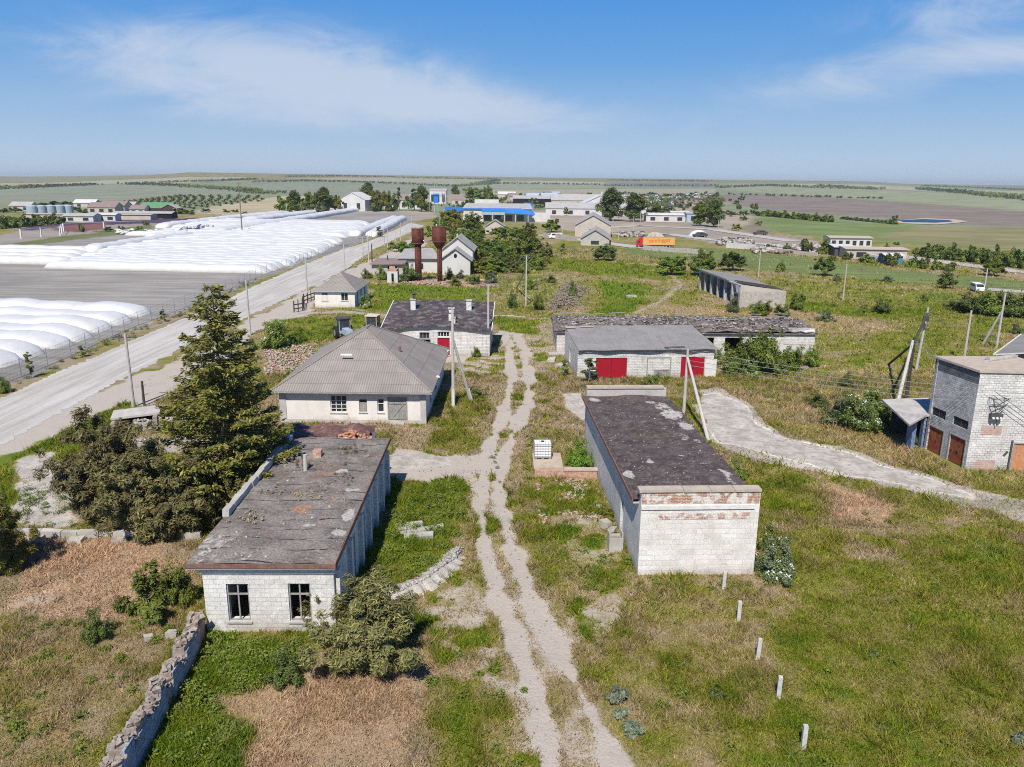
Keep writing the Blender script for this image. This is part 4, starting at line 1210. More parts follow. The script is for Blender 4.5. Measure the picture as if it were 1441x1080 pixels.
def brick_house():
    loc, rz, W_, D = (-13.95, 82.7, 0), -.012, 11.5, 8.6
    r = empty('white_brick_workshop', loc, rz, 'white brick workshop with sagging purple-black felt roof and a red door', 'building'); foot(loc, rz, W_, D)
    ops = [(3.85, 5.05, 0, 1.78), (3.92, 5.0, 1.86, 2.55), (5.85, 7.18, .1, 2.0), (5.88, 7.15, 2.08, 2.66)]
    bow = lambda x: .42 * math.sin(math.pi * min(max((x - .3) / (W_ - .6), 0), 1)) ** 1.3
    mb = MB(); n = 14
    box_walls(W_, D, 2.9, .4, ops, mb=mb)
    for i in range(n):                                   # wall head follows the bowed eave
        a, b = W_ * i / n, W_ * (i + 1) / n
        za, zb = 2.94 + bow(a), 2.94 + bow(b)
        mb.face([(a, 0, 2.9), (b, 0, 2.9), (b, 0, zb), (a, 0, za)]); mb.face([(a, .4, 2.9), (a, .4, za), (b, .4, zb), (b, .4, 2.9)])
    for x in (0, W_ - .4):                               # rising side walls
        mb.face([(x, .0, 2.9), (x, 0, 2.95), (x, D, 4.5), (x, D, 2.9)]); mb.face([(x + .4, 0, 2.9), (x + .4, D, 2.9), (x + .4, D, 4.5), (x + .4, 0, 2.95)])
    mb.face([(W_, D, 2.9), (0, D, 2.9), (0, D, 4.5), (W_, D, 4.5)])
    mb.build('wall', M['brickw'], r)
    w = WF((0, 0), (W_, 0))
    window(r, w, *ops[1], 3, None, 'frame', 'glass', o=.12, sill=False); window(r, w, *ops[3], 4, None, 'frame_white', 'glass', o=.12, sill=False)
    door(r, w, *ops[0], 'black', o=.15, label='dark double door', leaves=2, frame='frame', handle=False)
    door(r, w, *ops[2], 'red', o=.05, label='red door with white frame', frame='whitewash')
    rf = MB(); nx, ny = 24, 10
    X = lambda i: -.2 + (W_ + .4) * i / nx
    Yf = lambda j: -.35 + (D + .5) * j / ny
    Z = lambda x, y: 3.0 + bow(x) * (1 - .5 * y / D) + 1.6 * max(y, -.2) / D + .05 * math.sin(x * 3.1 + y) * math.sin(y * 1.4 + x)
    for i in range(nx):
        for j in range(ny):
            q = lambda i, j, d=0: (X(i), Yf(j), Z(X(i), Yf(j)) - d)
            rf.face([q(i, j), q(i + 1, j), q(i + 1, j + 1), q(i, j + 1)])
            if j == 0: rf.face([q(i, 0, .14), q(i + 1, 0, .14), q(i + 1, 0), q(i, 0)])
    ro = rf.build('roof', M['tar_purple'], r)
    v = MB()
    for x0 in (-.26, W_ + .2):
        v.slab([(x0, -.35, 3.06), (x0 + .09, -.35, 3.06), (x0 + .09, D + .15, 4.72), (x0, D + .15, 4.72)], .16); v.cut()
    v.build_each('verge_board', M['whitewash'], ro)
    for i, (x, y, s, t) in enumerate([(2.55, 5.6, .56, 5.25), (7.25, 1.7, .58, 4.9), (8.9, 5.7, .58, 5.2), (7.55, .9, .38, 4.0)]):
        c = MB(); c.box(x - s / 2, x + s / 2, y - s / 2, y + s / 2, 3.2, t)
        ch = c.build('chimney', M['whitewash'], ro)
        c = MB(); c.box(x - s / 2 - .07, x + s / 2 + .07, y - s / 2 - .07, y + s / 2 + .07, t + .003, t + .12); c.build('chimney_cap', M['concrete'], ro)
        if i == 0:
            c = MB(); c.obox((x + .1, y, t + .42), (.3, .3, .6), .3); c.obox((x + .1, y, t + .76), (.5, .5, .06), .3); c.build('cowl', M['steel'], ro)


def small_house():
    loc, rz, W_, D, h = (-29.45, 115.3, 0), .0, 5.95, 10.5, 2.4
    r = empty('roadside_cottage', loc, rz, 'small white cottage with hip roof and blue eaves beside the white road', 'house'); foot(loc, rz, W_, D)
    ops = [(1.05, 1.95, .95, 2.2), (3.9, 4.95, 1.0, 2.2)]
    box_walls(W_, D, h, .35, ops, [(1.5, 2.6, .9, 2.1), (4.5, 5.6, .9, 2.1), (7.5, 8.6, .9, 2.1)]).build('wall', M['plaster'], r)
    w = WF((0, 0), (W_, 0)); ws = WF((W_, 0), (W_, D))
    f = window(r, w, *ops[0], 2, None, 'frame_white', 'glass', o=.05); b = MB(); w.box(b, 1.1, 1.9, 1.0, 1.9, .02, .045); b.build('boarding', M['whitewash'], f)
    window(r, w, *ops[1], 2, None, 'frame_white', 'glass', o=.1)
    for a in (1.5, 4.5, 7.5): window(r, ws, a, a + 1.1, .9, 2.1, 2, None, 'blue_pale', 'glass', o=.1)
    b = MB(); ws.box(b, .05, D - .05, .0, .85, -.02, -.003); b.build('blue_dado', M['blue_pale'], r)
    o = .35; ez = 2.5; A, B, Cc, Dd = (-o, -o, ez), (W_ + o, -o, ez), (W_ + o, D + o, ez), (-o, D + o, ez)
    R0, R1 = (3, 4.6, 4.65), (3, 6.2, 4.65)
    rf = MB(); rf.face([A, B, R0]); rf.face([B, Cc, R1, R0]); rf.face([Cc, Dd, R1]); rf.face([Dd, A, R0, R1]); ro = rf.build('roof', M['slate'], r)
    u = MB(); u.box(-o + .02, W_ + o - .02, -o + .02, D + o - .02, 2.405, 2.46); u.build('soffit', M['blue_pale'], ro)
    f = MB(); f.box(-o, W_ + o, -o - .03, -o - .002, 2.36, 2.49); f.box(W_ + o + .002, W_ + o + .03, -o, D + o, 2.36, 2.49); f.build('fascia', M['blue_pale'], ro)


def long_garage():
    loc, rz, W_, D = (6.3, 73.2, 0), .085, 13.45, 8.3
    r = empty('red_door_garage', loc, rz, 'white painted brick garage with grey sheet roof and two bright red doors', 'garage'); foot(loc, rz, W_, D, .1)
    ops = [(1.8, 4.86, -.15, 1.98), (10.2, 12.55, -.15, 2.0)]
    mb = box_walls(W_, D, 2.75, .4, ops, (), (), [(3.2, 3.9, .5, 1.9)])
    for x in (0, W_ - .4):
        mb.face([(x, 0, 2.75), (x, 0, 2.85), (x, D, 3.5), (x, D, 2.75)]); mb.face([(x + .4, 0, 2.75), (x + .4, D, 2.75), (x + .4, D, 3.5), (x + .4, 0, 2.85)])
    mb.face([(W_, D, 2.75), (0, D, 2.75), (0, D, 3.5), (W_, D, 3.5)])
    mb.build('wall', M['brickw'], r)
    w = WF((0, 0), (W_, 0))
    for o_ in ops:
        door(r, w, o_[0], o_[1], 0.0, o_[3], 'red', o=.06, name='garage_door', leaves=2)
    b = MB(); w.box(b, 6.8, 6.92, 0, 2.0, -.03, -.003); w.box(b, 9.1, 9.22, 0, 2.0, -.03, -.003); w.box(b, 6.92, 9.1, 1.9, 2.0, -.03, -.003); b.build('bricked_up_frame', M['frame'], r)
    b = MB(); w.box(b, 7.6, 9.05, 0, .72, -.08, -.034); w.box(b, 7.55, 7.65, 0, .8, -.12, -.082); w.box(b, 8.98, 9.1, 0, .8, -.12, -.082); w.box(b, 7.65, 8.98, .68, .78, -.12, -.082)
    b.obox((8.3, -.1, .36), (1.45, .03, .08), ry=.5); b.build('hatch', M['wood'], r)
    b = MB(); w.box(b, 0, W_, 2.5, 2.78, -.12, -.003); b.build('eaves_course', M['brickw_grey'], r)
    b = MB(); w.box(b, 12.6, W_ + .3, -.1, 1.75, -.06, -.003); b.build('patch_plaster', M['whitewash'], r)
    rf = MB(); nx, ny = 22, 5
    X = lambda i: -.02 + (W_ + .3) * i / nx
    Yf = lambda j: -.4 + (D + .6) * j / ny
    Z = lambda x, y: 2.9 + .68 * y / D + .02 * math.sin(x * 2.2 + y)
    for i in range(nx):
        for j in range(ny):
            q = lambda i, j, d=0: (X(i), Yf(j) + (0 if j else (.07 * math.sin(i * 7.3))), Z(X(i), Yf(j)) - d)
            rf.face([q(i, j), q(i + 1, j), q(i + 1, j + 1), q(i, j + 1)])
            if j == 0: rf.face([q(i, 0, .07), q(i + 1, 0, .07), q(i + 1, 0), q(i, 0)])
    ro = rf.build('roof', M['slate_grey'], r)
    s = MB()
    for x, y, a in ((8.9, -.1, .25), (9.7, -.05, -.2), (10.1, .1, .1)):
        s.obox((x, y + .1, Z(x, y) + .05), (.9, .35, .02), a, rx=.12); s.cut()
    s.build_each('broken_sheet', M['tar_dark'], ro)
    s = MB(); s.obox((.4, 7.6, 3.6), (1.0, .8, .04), .1); s.cut(); s.obox((2.2, 7.9, 3.62), (1.4, .5, .04), -.05); s.build_each('timber_scrap', M['coping'], ro)


def long_flat():
    loc, rz, W_, D = (4.9, 84.6, 0), 0.0, 28.4, 8.6
    r = empty('rubble_roofed_shed', loc, rz, 'long low ruined shed behind the garage, its flat roof covered in dark felt rubble', 'building'); foot(loc, rz, W_, D)
    ops = [(15.2, 17.4, .3, 1.9), (18.6, 20.6, .3, 1.9), (21.6, 23.4, .3, 1.9)]
    box_walls(W_, D, 2.35, .4, ops).build('wall', M['brickw'], r)
    rf = MB(); nx, ny = 44, 14
    rng = random.Random(3); J = [[rng.uniform(-.12, .12) for _ in range(ny + 1)] for _ in range(nx + 1)]
    X = lambda i: -.3 + (W_ + .6) * i / nx
    Yf = lambda j: -.3 + (D + .6) * j / ny
    for i in range(nx):
        for j in range(ny):
            q = lambda i, j: (X(i), Yf(j), 2.62 + J[i][j] + .5 * (1 - abs(j / ny - .55) * 1.8))
            rf.face([q(i, j), q(i + 1, j), q(i + 1, j + 1), q(i, j + 1)])
    rf.box(-.28, W_ + .28, -.28, D + .28, 2.351, 2.46)
    ro = rf.build('roof', M['rubble_roof'], r)
    b = MB(); b.box(W_ - 3.3, W_ + .1, -.06, -.003, 1.2, 2.4); b.obox((W_ - 1.3, .4, 2.75), (2.6, 1.2, .5), jit=.15); b.build('end_parapet', M['brickw'], r)
    b = MB()
    for k in range(26):
        b.obox((random.uniform(0, W_), random.uniform(4, D), 3.15 + random.uniform(0, .1)), (random.uniform(1, 2.6), .16, .06), random.uniform(-.6, .6), random.uniform(-.1, .1)); b.cut()
    b.build_each('fallen_batten', M['wood'], ro)
    pts, sz = [], []
    for _ in range(1500):
        x, y = random.uniform(0, W_), random.uniform(0, D)
        pts.append((loc[0] + x, loc[1] + y, 2.68 + .5 * (1 - abs(y / D - .55) * 1.8))); sz.append(random.uniform(.1, .32))
    chips('shed_rubble', [M['tar_purple'], M['rubble_roof'], M['rubble_roof'], M['tar_purple'], M['stone'], M['concrete']], pts, sz, 'felt and mortar rubble covering the long shed roof', 'rubble', .35)


def open_ruin():
    loc, rz, W_, D = (34.75, 118.8, 0), .06, 7.2, 21.4
    r = empty('open_bay_ruin', loc, rz, 'roof-damaged ruin with open blue bays along one side in the pasture', 'building'); foot(loc, rz, W_, D)
    mb = MB()
    mb.wall((0, 0), (W_, 0), -.1, 2.45, .35); mb.wall((W_, .35), (W_, D), -.1, 2.3, .35); mb.wall((W_, D), (0, D), -.1, 2.6, .35)
    for y0 in (0, 3.4, 7.0, 10.6, 14.2, 17.6, 20.7):
        mb.box(.0, .42, y0 + .36, y0 + .85, -.1, 3.2)
    mb.build('wall', M['chalk'], r)
    mb = MB(); mb.face([(0, .0, 2.45), (W_, 0, 2.45), (W_, 0, 2.5), (.3, 0, 3.45), (0, 0, 3.45)]); mb.face([(0, .35, 2.45), (0, .35, 3.45), (.3, .35, 3.45), (W_, .35, 2.5), (W_, .35, 2.45)]); mb.face([(0, 0, 3.45), (.3, 0, 3.45), (.3, .35, 3.45), (0, .35, 3.45)]); mb.face([(.3, 0, 3.45), (W_, 0, 2.5), (W_, .35, 2.5), (.3, .35, 3.45)])
    mb.build('gable', M['cream'], r)
    mb = MB(); mb.box(2.6, 2.9, .4, D - .4, 0, 2.8)
    for y0 in (3.4, 7.0, 10.6, 14.2, 17.6):
        mb.box(.45, 2.59, y0 + .4, y0 + .6, 0, 2.9)
    mb.build('bay_wall', M['bay_blue'], r)
    b = MB(); b.box(-.02, .4, .3, D, 3.203, 3.42); b.build('lintel', M['concrete'], r)
    rf = MB(); q = lambda x, y: (x, y, 3.62 - .15 * x)
    rf.slab([q(-.35, 5.6), q(W_ * .5, 4.6), q(W_ + .3, 7.2), q(W_ + .3, D + .3), q(-.35, D + .3)], .16)
    ro = rf.build('roof', M['slate_grey'], r)
    b = MB()
    for k in range(9):
        y = .6 + k * .6
        b.obox((W_ * .5 + random.uniform(-.4, .4), y, 3.1), (random.uniform(3, 6.5), .12, .14), random.uniform(-.05, .05), ry=.15); b.cut()
    b.build_each('rafter', M['wood_dark'], ro)
    b = MB(); b.box(.4, W_ - .3, .4, 6, 1.7, 1.85); b.build('fallen_ceiling', M['cream'], r)


def substation():
    A, B, C_, D_ = (0, 0), (5.4, -.3), (4.9, 4.2), (-.62, 4.25)
    loc = (30.34, 49.08, 0)
    r = empty('brick_substation', loc, 0, 'tall white brick electrical substation with rusty double doors and louvres', 'building'); FOOT.append((29.6, 36, 48.9, 53.4))
    h = 6.62
    wl = WF(D_, A); wf = WF(A, B)
    side = [(.25, 1.8, -.1, 1.8), (2.5, 3.98, -.1, 1.88), (.3, 1.75, 2.62, 3.22), (2.5, 3.95, 2.6, 3.2)]
    mb = MB(); mb.wall(A, B, -.15, h, .3, [(2.95, 4.2, -.1, 1.84)]); mb.build('front_wall', M['brickw'], r)
    mb = MB(); mb.wall(D_, A, -.15, h + .02, .3, side); mb.wall(B, C_, -.15, h, .3); mb.wall(C_, D_, -.15, h, .3); mb.build('side_wall', M['brickw_grey'], r)
    for o in side[:2]:
        door(r, wl, o[0], o[1], 0, o[3], 'rust_door', o=.06, name='steel_door', leaves=2, frame='frame')
    for o in side[2:]:
        b = MB(); wl.box(b, o[0], o[1], o[2], o[3], .16, .2)
        lv = b.build('louvre', M['wood_dark'], r)
        b = MB()
        for k in range(5):
            v = o[2] + .06 + k * .115
            wl.box(b, o[0] + .01, o[1] - .01, v, v + .03, .08, .155)
        wl.box(b, (o[0] + o[1]) / 2 - .03, (o[0] + o[1]) / 2 + .03, o[2], o[3], .06, .079); b.build('slat', M['steel'], lv)
    door(r, wf, 2.95, 4.2, 0, 1.84, 'salmon_door', o=.05, label='faded orange steel door', frame='frame', leaves=1)
    b = MB(); wf.box(b, .62, 1.95, 2.42, 3.05, -.012, -.002); b.cut(); wf.box(b, .62, 1.86, .0, .66, -.012, -.002); b.build_each('brick_patch', mat('pink_brick_patch', (.50, .30, .24), (.58, .42, .36), 2, brick=(.27, .14, .012, (.6, .56, .52), .8), bump=.4), r)
    b = MB(); b.tube([wf.P(2.72, 0, -.08), wf.P(2.72, 2.1, -.08)], .06, 8); b.obox(wf.P(2.45, 1.15, -.01), (.16, .02, .4), 0, ry=.6); b.build('downpipe', M['steel'], r)
    # insulator bracket
    b = MB(); S_ = lambda u, v, o=-.35: wf.P(u, v, o)
    for p, q in ((S_(1.25, 3.95, -.3), S_(.8, 5.0, -.5)), (S_(1.25, 3.95, -.3), S_(1.75, 4.75, -.5)), (S_(.8, 5.0, -.5), S_(1.9, 5.05, -.5)), (S_(1.0, 4.4), S_(1.75, 5.0, -.5)), (S_(1.25, 3.95, -.3), S_(1.45, 3.1, -.2)), (S_(.8, 5, -.5), S_(.8, 5, .05)), (S_(1.75, 5, -.5), S_(1.75, 5, .05)), (S_(1.2, 3.9, -.3), S_(1.2, 3.9, .05))):
        b.tube([p, q], .028, 6)
    wf.box(b, .95, 1.7, 3.6, 3.95, -.32, -.05); br = b.build('bracket', M['steel'], r)
    for u in (1.08, 1.32, 1.56):
        i = MB(); i.tube([S_(u, 3.68, -.36), S_(u, 3.68, -.44)], [.09, .06], 8); i.tube([S_(u, 3.68, -.33), S_(u, 3.68, -.36)], .06, 8, cap=False); i.build('insulator', M['lens_white'], br)
    rf = MB(); rf.prism([(-.12, -.1), (5.5, -.42), (5.0, 4.35), (-.75, 4.4)], h + .021, h + .16)
    ro = rf.build('roof', M['coping'], r)
    b = MB(); wl.box(b, -.02, wl.L, 5.9, h + .01, -.02, -.003); b.build('dark_band', mat('dark_grey_brick', (.10, .10, .11), (.2, .2, .21), 2, brick=(.28, .13, .014, (.05, .05, .05), .7), bump=.5), r)  # dark grey brick strip along the top of the side wall
    b = MB(); b.obox((3.4, 3.4, h + .3), (2.6, .3, .22), .35, jit=.05); b.cut(); b.obox((1.9, 2.5, h + .2), (.5, .3, .08), .8); b.build_each('loose_slab', M['concrete'], ro)
    # lean-to behind
    loc2 = (28.3, 53.6, 0)
    a = empty('lean_to_store', loc2, 0, 'blue lean-to store under a tilted concrete slab beside the substation', 'shed'); FOOT.append((28.2, 32, 53.4, 57))
    b = MB(); b.box(2.9, 3.1, .3, 3.2, -.1, 2.3); b.box(.55, 2.9, 3.0, 3.2, -.1, 2.3); b.build('wall', M['wood_dark'], a)  # dark wall colour stands in for the deep shade under the slab
    b = MB(); b.box(.36, .62, -.5, .295, -.1, 2.28); b.cut(); b.box(1.2, 1.35, -.3, .1, -.1, 2.28); b.cut(); b.box(2.1, 2.3, -.2, .1, -.1, 2.28); b.build_each('blue_post', M['bay_blue'], a)
    b = MB(); P_ = lambda x, y: (x, y, 2.5 + .05 * x + .03 * y); b.slab([P_(-.9, -2.3), P_(1.25, -.45), P_(3.0, -.4), P_(3.2, 3.4), P_(-.2, 3.4)], .14); b.build('slab_roof', M['concrete'], a)


def blue_building():
    loc, rz, W_, D = (45.6, 71.4, 0), -.72, 8.0, 13.0
    r = empty('blue_walled_shed', loc, rz, 'blue walled building with grey sheet roof and white verge at the right edge', 'building')
    box_walls(W_, D, 3.0, .3, [(2, 3, .8, 2.1)]).build('wall', M['blue'], r)
    rf = MB(); rf.slab([(-.3, -.4, 3.1), (W_ / 2, -.4, 4.0), (W_ / 2, D + .4, 4.0), (-.3, D + .4, 3.1)], .07); rf.slab([(W_ / 2 + .002, -.4, 4.0), (W_ + .3, -.4, 3.1), (W_ + .3, D + .4, 3.1), (W_ / 2 + .002, D + .4, 4.0)], .07)
    rf.face([(0, 0, 3.0), (W_, 0, 3.0), (W_ / 2, 0, 3.9)]); ro = rf.build('roof', M['slate_grey'], r)
    v = MB(); v.box(-.42, -.31, -.45, D + .45, 3.0, 3.16); v.slab([(-.42, -.5, 3.14), (-.3, -.42, 3.14), (W_ / 2, -.42, 4.06), (W_ / 2, -.5, 4.06)], .12); v.build('verge_board', M['whitewash'], ro)


def far_house():
    loc = (-14.6, 158.0, 0)
    r = empty('double_gabled_house', loc, 0, 'white double-gabled house with round attic hole behind the water towers', 'house')
    mb = MB()
    mb.box(0, 5.95, 0, 6, -.1, 3.0); mb.face([(0, 0, 3.0), (5.95, 0, 3.0), (3.0, 0, 5.2)])
    mb.box(-.2, 6.15, 6.003, 18, -.1, 4.5); mb.face([(-.2, 6.003, 4.5), (6.15, 6.003, 4.5), (3.0, 6.003, 7.0)])
    mb.build('wall', M['white_far'], r)
    rf = MB()
    for x0, x1, xm, y0, y1, ze, zr in ((-.5, 6.4, 3.0, -.4, 5.99, 2.9, 5.4), (-.7, 6.6, 3.0, 5.6, 18.3, 4.4, 7.25)):
        rf.slab([(x0, y0, ze), (xm, y0, zr), (xm, y1, zr), (x0, y1, ze)], .1); rf.slab([(xm + .003, y0, zr), (x1, y0, ze), (x1, y1, ze), (xm + .003, y1, zr)], .1)
    rf.build('roof', M['slate_lt'], r)
    b = MB(); n = 14; b.face([(3.0 + .33 * math.cos(6.283 * k / n), -.012, 3.9 + .45 * math.sin(6.283 * k / n)) for k in range(n)][::-1]); b.build('attic_hole', M['black'], r)
    b = MB(); b.tube([(2.95, 6.4, 6.9), (2.95, 6.4, 7.9)], .12, 8); b.build('flue', M['whitewash'], r)
    loc = (-23.5, 161.5, 0)
    r = empty('flat_roofed_outhouse', loc, 0, 'low grey-roofed outhouse joining the double-gabled house on its left', 'shed')
    mb = MB(); mb.box(0, 8.4, 0, 9, -.1, 3.0); mb.build('wall', M['white_far'], r)
    mb = MB(); mb.slab([(-.4, -.6, 3.05), (8.6, -.6, 3.1), (6.0, 9.4, 4.4), (0, 9.4, 4.2)], .12); mb.build('roof', M['slate_lt'], r)
    mb = MB(); mb.box(1, 2, -.02, -.003, .8, 2); mb.cut(); mb.box(4, 5, -.02, -.003, .8, 2); mb.build_each('window', M['glass'], r)
    # sheds by the road
    for nm, lab, (px, py), w_, d_, h_, m_ in (('tin_shed', 'low shed with pinkish sheet roof left of the water towers', (524, 388), 6.2, 8, 2.3, 'tile_pink'), ('plank_shed', 'grey-roofed shed with open front right beside the left water tower', (556, 384), 4.6, 7, 2.4, 'slate_lt')):
        g = G(px, py); r = empty(nm, g, .02, lab, 'shed')
        b = box_walls(w_, d_, h_ - .1, .25, [(w_ * .5, w_ * .8, 0, 1.9)]); b.build('wall', M['concrete'], r)
        b = MB(); b.slab([(-.4, -.6, h_), (w_ + .4, -.6, h_ + .1), (w_ + .2, d_ + .3, h_ + .5), (-.2, d_ + .3, h_ + .4)], .1); b.build('roof', M[m_], r)
        b = MB(); b.tube([(w_ * .4, d_ * .6, h_ + .2), (w_ * .4, d_ * .6, h_ + 1.3)], .13, 8); b.build('flue', M['steel'], r)
    g = G(545, 398); r = empty('brick_kiosk', g, 0, 'tiny white kiosk with rusty brick top and dark doorway below the water towers', 'kiosk')
    box_walls(1.95, 1.9, 2.1, .2, [(.8, 1.25, 0, 1.7)]).build('wall', M['white_far'], r)
    b = MB(); b.obox((.97, .95, 2.3), (1.9, 1.8, .3), jit=.12); b.obox((.8, .9, 2.7), (.9, .9, .5), .3, jit=.12); b.build('roof', M['redbrick_rubble'], r)


def water_towers():
    for nm, lab, X, Y, rt, z0, z1, zc, rc, m_, cm, ant in (
            ('rusty_water_tower', 'orange-rusted water tower with open ragged rim and thick column, left of the pair', -17.75, 146.8, 1.12, 7.2, 9.85, 6.75, .62, 'rust', 'rust', 0),
            ('maroon_water_tower', 'dark maroon water tower with conical base and thin rusty column, right of the pair', -13.66, 146.0, 1.31, 7.6, 10.3, 6.3, .47, 'rust_dark', 'rust', 2.4)):
        r = empty(nm, (X, Y, 0), .3, lab, 'water tower')
        t = MB(); t.lathe([(rc * .98, zc), (rt * .72, zc + (z0 - zc) * .5), (rt, z0), (rt, z1), (rt - .06, z1), (rt - .06, z1 - .25)], 28); tk = t.build('tank', M[m_], r, True)
        t = MB(); t.lathe([(rt + .02, z1 - .08), (rt + .05, z1 - .06), (rt + .05, z1 + .03), (rt + .005, z1 + .04)], 28); t.cut(); t.lathe([(rt + .02, z0 - .05), (rt + .04, z0 - .03), (rt + .04, z0 + .03), (rt + .003, z0 + .05)], 28); t.build_each('rim', M['edge_rust'], tk)
        if ant:
            t = MB(); t.lathe([(rt - .02, z1 + .02), (.1, z1 + .22)], 28); t.build('lid', M['rust_dark'], tk)
            t = MB(); t.tube([(.1, 0, z1), (.1, 0, z1 + ant)], .05, 6); t.build('vent_pipe', M['galv'], tk)
            t = MB(); t.tube([(-.5, 0, z1), (-.5, 0, z1 + .5)], .13, 8); t.build('hatch', M['whitewash'], tk)
        else:
            t = MB()
            for k in range(7):
                a = k * .9; t.obox((rt * .95 * math.cos(a), rt * .95 * math.sin(a), z1 + .06), (.5, .06, .2), a + 1.57, jit=.05)
            t.build('torn_edge', M['edge_rust'], tk)
        t = MB(); t.lathe([(rc, -.2), (rc, zc + .02)], 22); t.build('column', M[cm], r, True)
        t = MB()
        for z in np.arange(1.5, zc, 1.5):
            t.lathe([(rc + .004, z - .03), (rc + .02, z), (rc + .004, z + .03)], 22); t.cut()
        t.build_each('weld_ring', M['edge_rust'], r)
        t = MB()
        for s_ in (-.2, .2): t.tube([(s_, -rt - .12, z1), (s_, -rt - .12, z0), (s_, -rc - .12, zc), (s_, -rc - .12, .3)], .025, 5)
        for z in np.arange(.5, zc, .4): t.tube([(-.2, -rc - .12, z), (.2, -rc - .12, z)], .018, 5)
        for z in np.arange(z0 + .2, z1, .4): t.tube([(-.2, -rt - .12, z), (.2, -rt - .12, z)], .018, 5)
        t.build('ladder', M['rust'], r)


for f_ in (left_storehouse, right_warehouse, hip_house, brick_house, small_house, long_garage, long_flat, open_ruin, substation, blue_building, far_house, water_towers):
    f_()
# ------------------------------------------------------------------ road, bags, fence, poles and other things of the place
def road():
    left = [(-120, 618), (0, 562), (75, 527), (140, 500), (175, 484), (275, 442), (360, 402), (417, 377), (480, 352), (520, 340), (560, 322), (577, 314)]
    right = [(-120, 690), (0, 627), (100, 572), (150, 545), (185, 527), (290, 474), (370, 436), (442, 402), (490, 377), (525, 352), (570, 330), (597, 318)]
    V, F = [], []
    P = []
    for a, b in zip(left, right):
        P.append((G(*a), G(*b)))
    Q = []
    for i in range(len(P) - 1):
        for k in range(8):
            t = k / 8; Q.append((P[i][0].lerp(P[i + 1][0], t), P[i][1].lerp(P[i + 1][1], t)))
    Q.append(P[-1])
    Q2 = []
    for a, b in zip(Q[:-1], Q[1:]):
        Q2 += [(a[0].lerp(b[0], f), a[1].lerp(b[1], f)) for f in (0, .25, .5, .75)]
    Q = Q2 + [Q[-1]]
    mb = MB(); n = 6; ej = {0: [random.gauss(0, .16) for _ in Q], n: [random.gauss(0, .2) for _ in Q]}
    for i in range(len(Q) - 1):
        for k in range(n):
            p = lambda i, k: Q[i][0].lerp(Q[i][1], k / n) + Vector((ej[k][i] if k in (0, n) else 0, 0, .012 + .07 * math.sin(math.pi * k / n)))
            mb.face([p(i, k), p(i, k + 1), p(i + 1, k + 1), p(i + 1, k)])
    t = NT('pale_compacted_gravel_road')
    pos = t.n('NewGeometry').outputs['Position']
    mp = t.n('Mapping', None, Vector=pos, Scale=(1.1, .05, 1)).outputs[0]
    c = t.mix(t.ramp(t.noise(mp, 1.0, 6, .7), .34, .66), (.385, .355, .315), (.53, .505, .465))
    c = t.mix(t.math('MULTIPLY', t.ramp(t.noise(pos, .4, 6, .7), .55, .75), .6), c, (.35, .325, .29))
    c = t.mix(1.0, c, t.gray(t.ramp(t.noise(pos, 6, 5, .8), .3, .7, .88, 1.1)), 'MULTIPLY')
    p = t.n('BsdfPrincipled', None, Base_Color=c, Roughness=.9); p.inputs['Specular IOR Level'].default_value = .15
    tag(mb.build('road', t.done(p.outputs[0])), kind='structure')
    # far lane beyond the crop strip
    for nm, pts, hw in (('far_road', [(840, 322), (900, 318), (1000, 323), (1060, 332), (1115, 340)], 3.2), ('side_road', [(1245, 357), (1300, 366), (1370, 375), (1441, 384), (1640, 402)], 3.0), ('lorry_lane', [(760, 331), (840, 341), (900, 349), (990, 354)], 3.2), ('field_lane', [(1390, 408), (1441, 412), (1640, 428)], 2.2), ('yard_lane', [(850, 330), (940, 330), (1000, 338), (1110, 347)], 3.0)):
        P = [G(*q) for q in pts]; mb = MB()
        for a, b in zip(P[:-1], P[1:]):
            m_ = 24
            for k in range(m_):
                p, q = a.lerp(b, k / m_), a.lerp(b, (k + 1) / m_)
                d = (b - a).normalized(); s_ = Vector((-d.y, d.x, 0)) * hw
                up = Vector((0, 0, .12))
                mb.face([p + s_ + up, p - s_ + up, q - s_ + up, q + s_ + up][::-1])
        tag(mb.build(nm, M['concrete']), kind='structure')


# ---- storage bags
def bag_mesh(L_, w, h, seed, wob=.12):
    rng = random.Random(seed)
    n, k = max(10, int(L_ / 1.3)), 14
    V, F = [], []
    ph = [rng.uniform(0, 6.28) for _ in range(6)]
    for i in range(n + 1):
        x = -L_ * i / n
        e0 = min(-x / (w * .75), 1); e1 = min((L_ + x) / (w * .75), 1)
        e = math.sqrt(max(1 - (1 - e0) ** 2, .0004)) * math.sqrt(max(1 - (1 - e1) ** 2, .0004))
        lum = 1 + wob * .35 * math.sin(x * .9 + ph[0]) + wob * .3 * math.sin(x * .37 + ph[1]) + rng.uniform(-.02, .02)
        yo = .18 * math.sin(x * .11 + ph[2]) + .1 * math.sin(x * .3 + ph[3])
        for j in range(k + 1):
            a = math.pi * j / k
            c, s = math.cos(a), math.sin(a)
            V.append((x, yo + w / 2 * (abs(c) ** .75) * (1 if c > 0 else -1) * (.55 + .45 * e), h * e * lum * (s ** .6) - .02 + .03 * math.sin(j * 2.1 + x * 1.7) * e))
    for i in range(n):
        for j in range(k):
            a = i * (k + 1) + j
            F.append((a, a + 1, a + k + 2, a + k + 1))
    me = np_mesh('storage_bag', np.array(V), np.array(F), M['bag'])
    me.polygons.foreach_set('use_smooth', [True] * len(F))
    return me


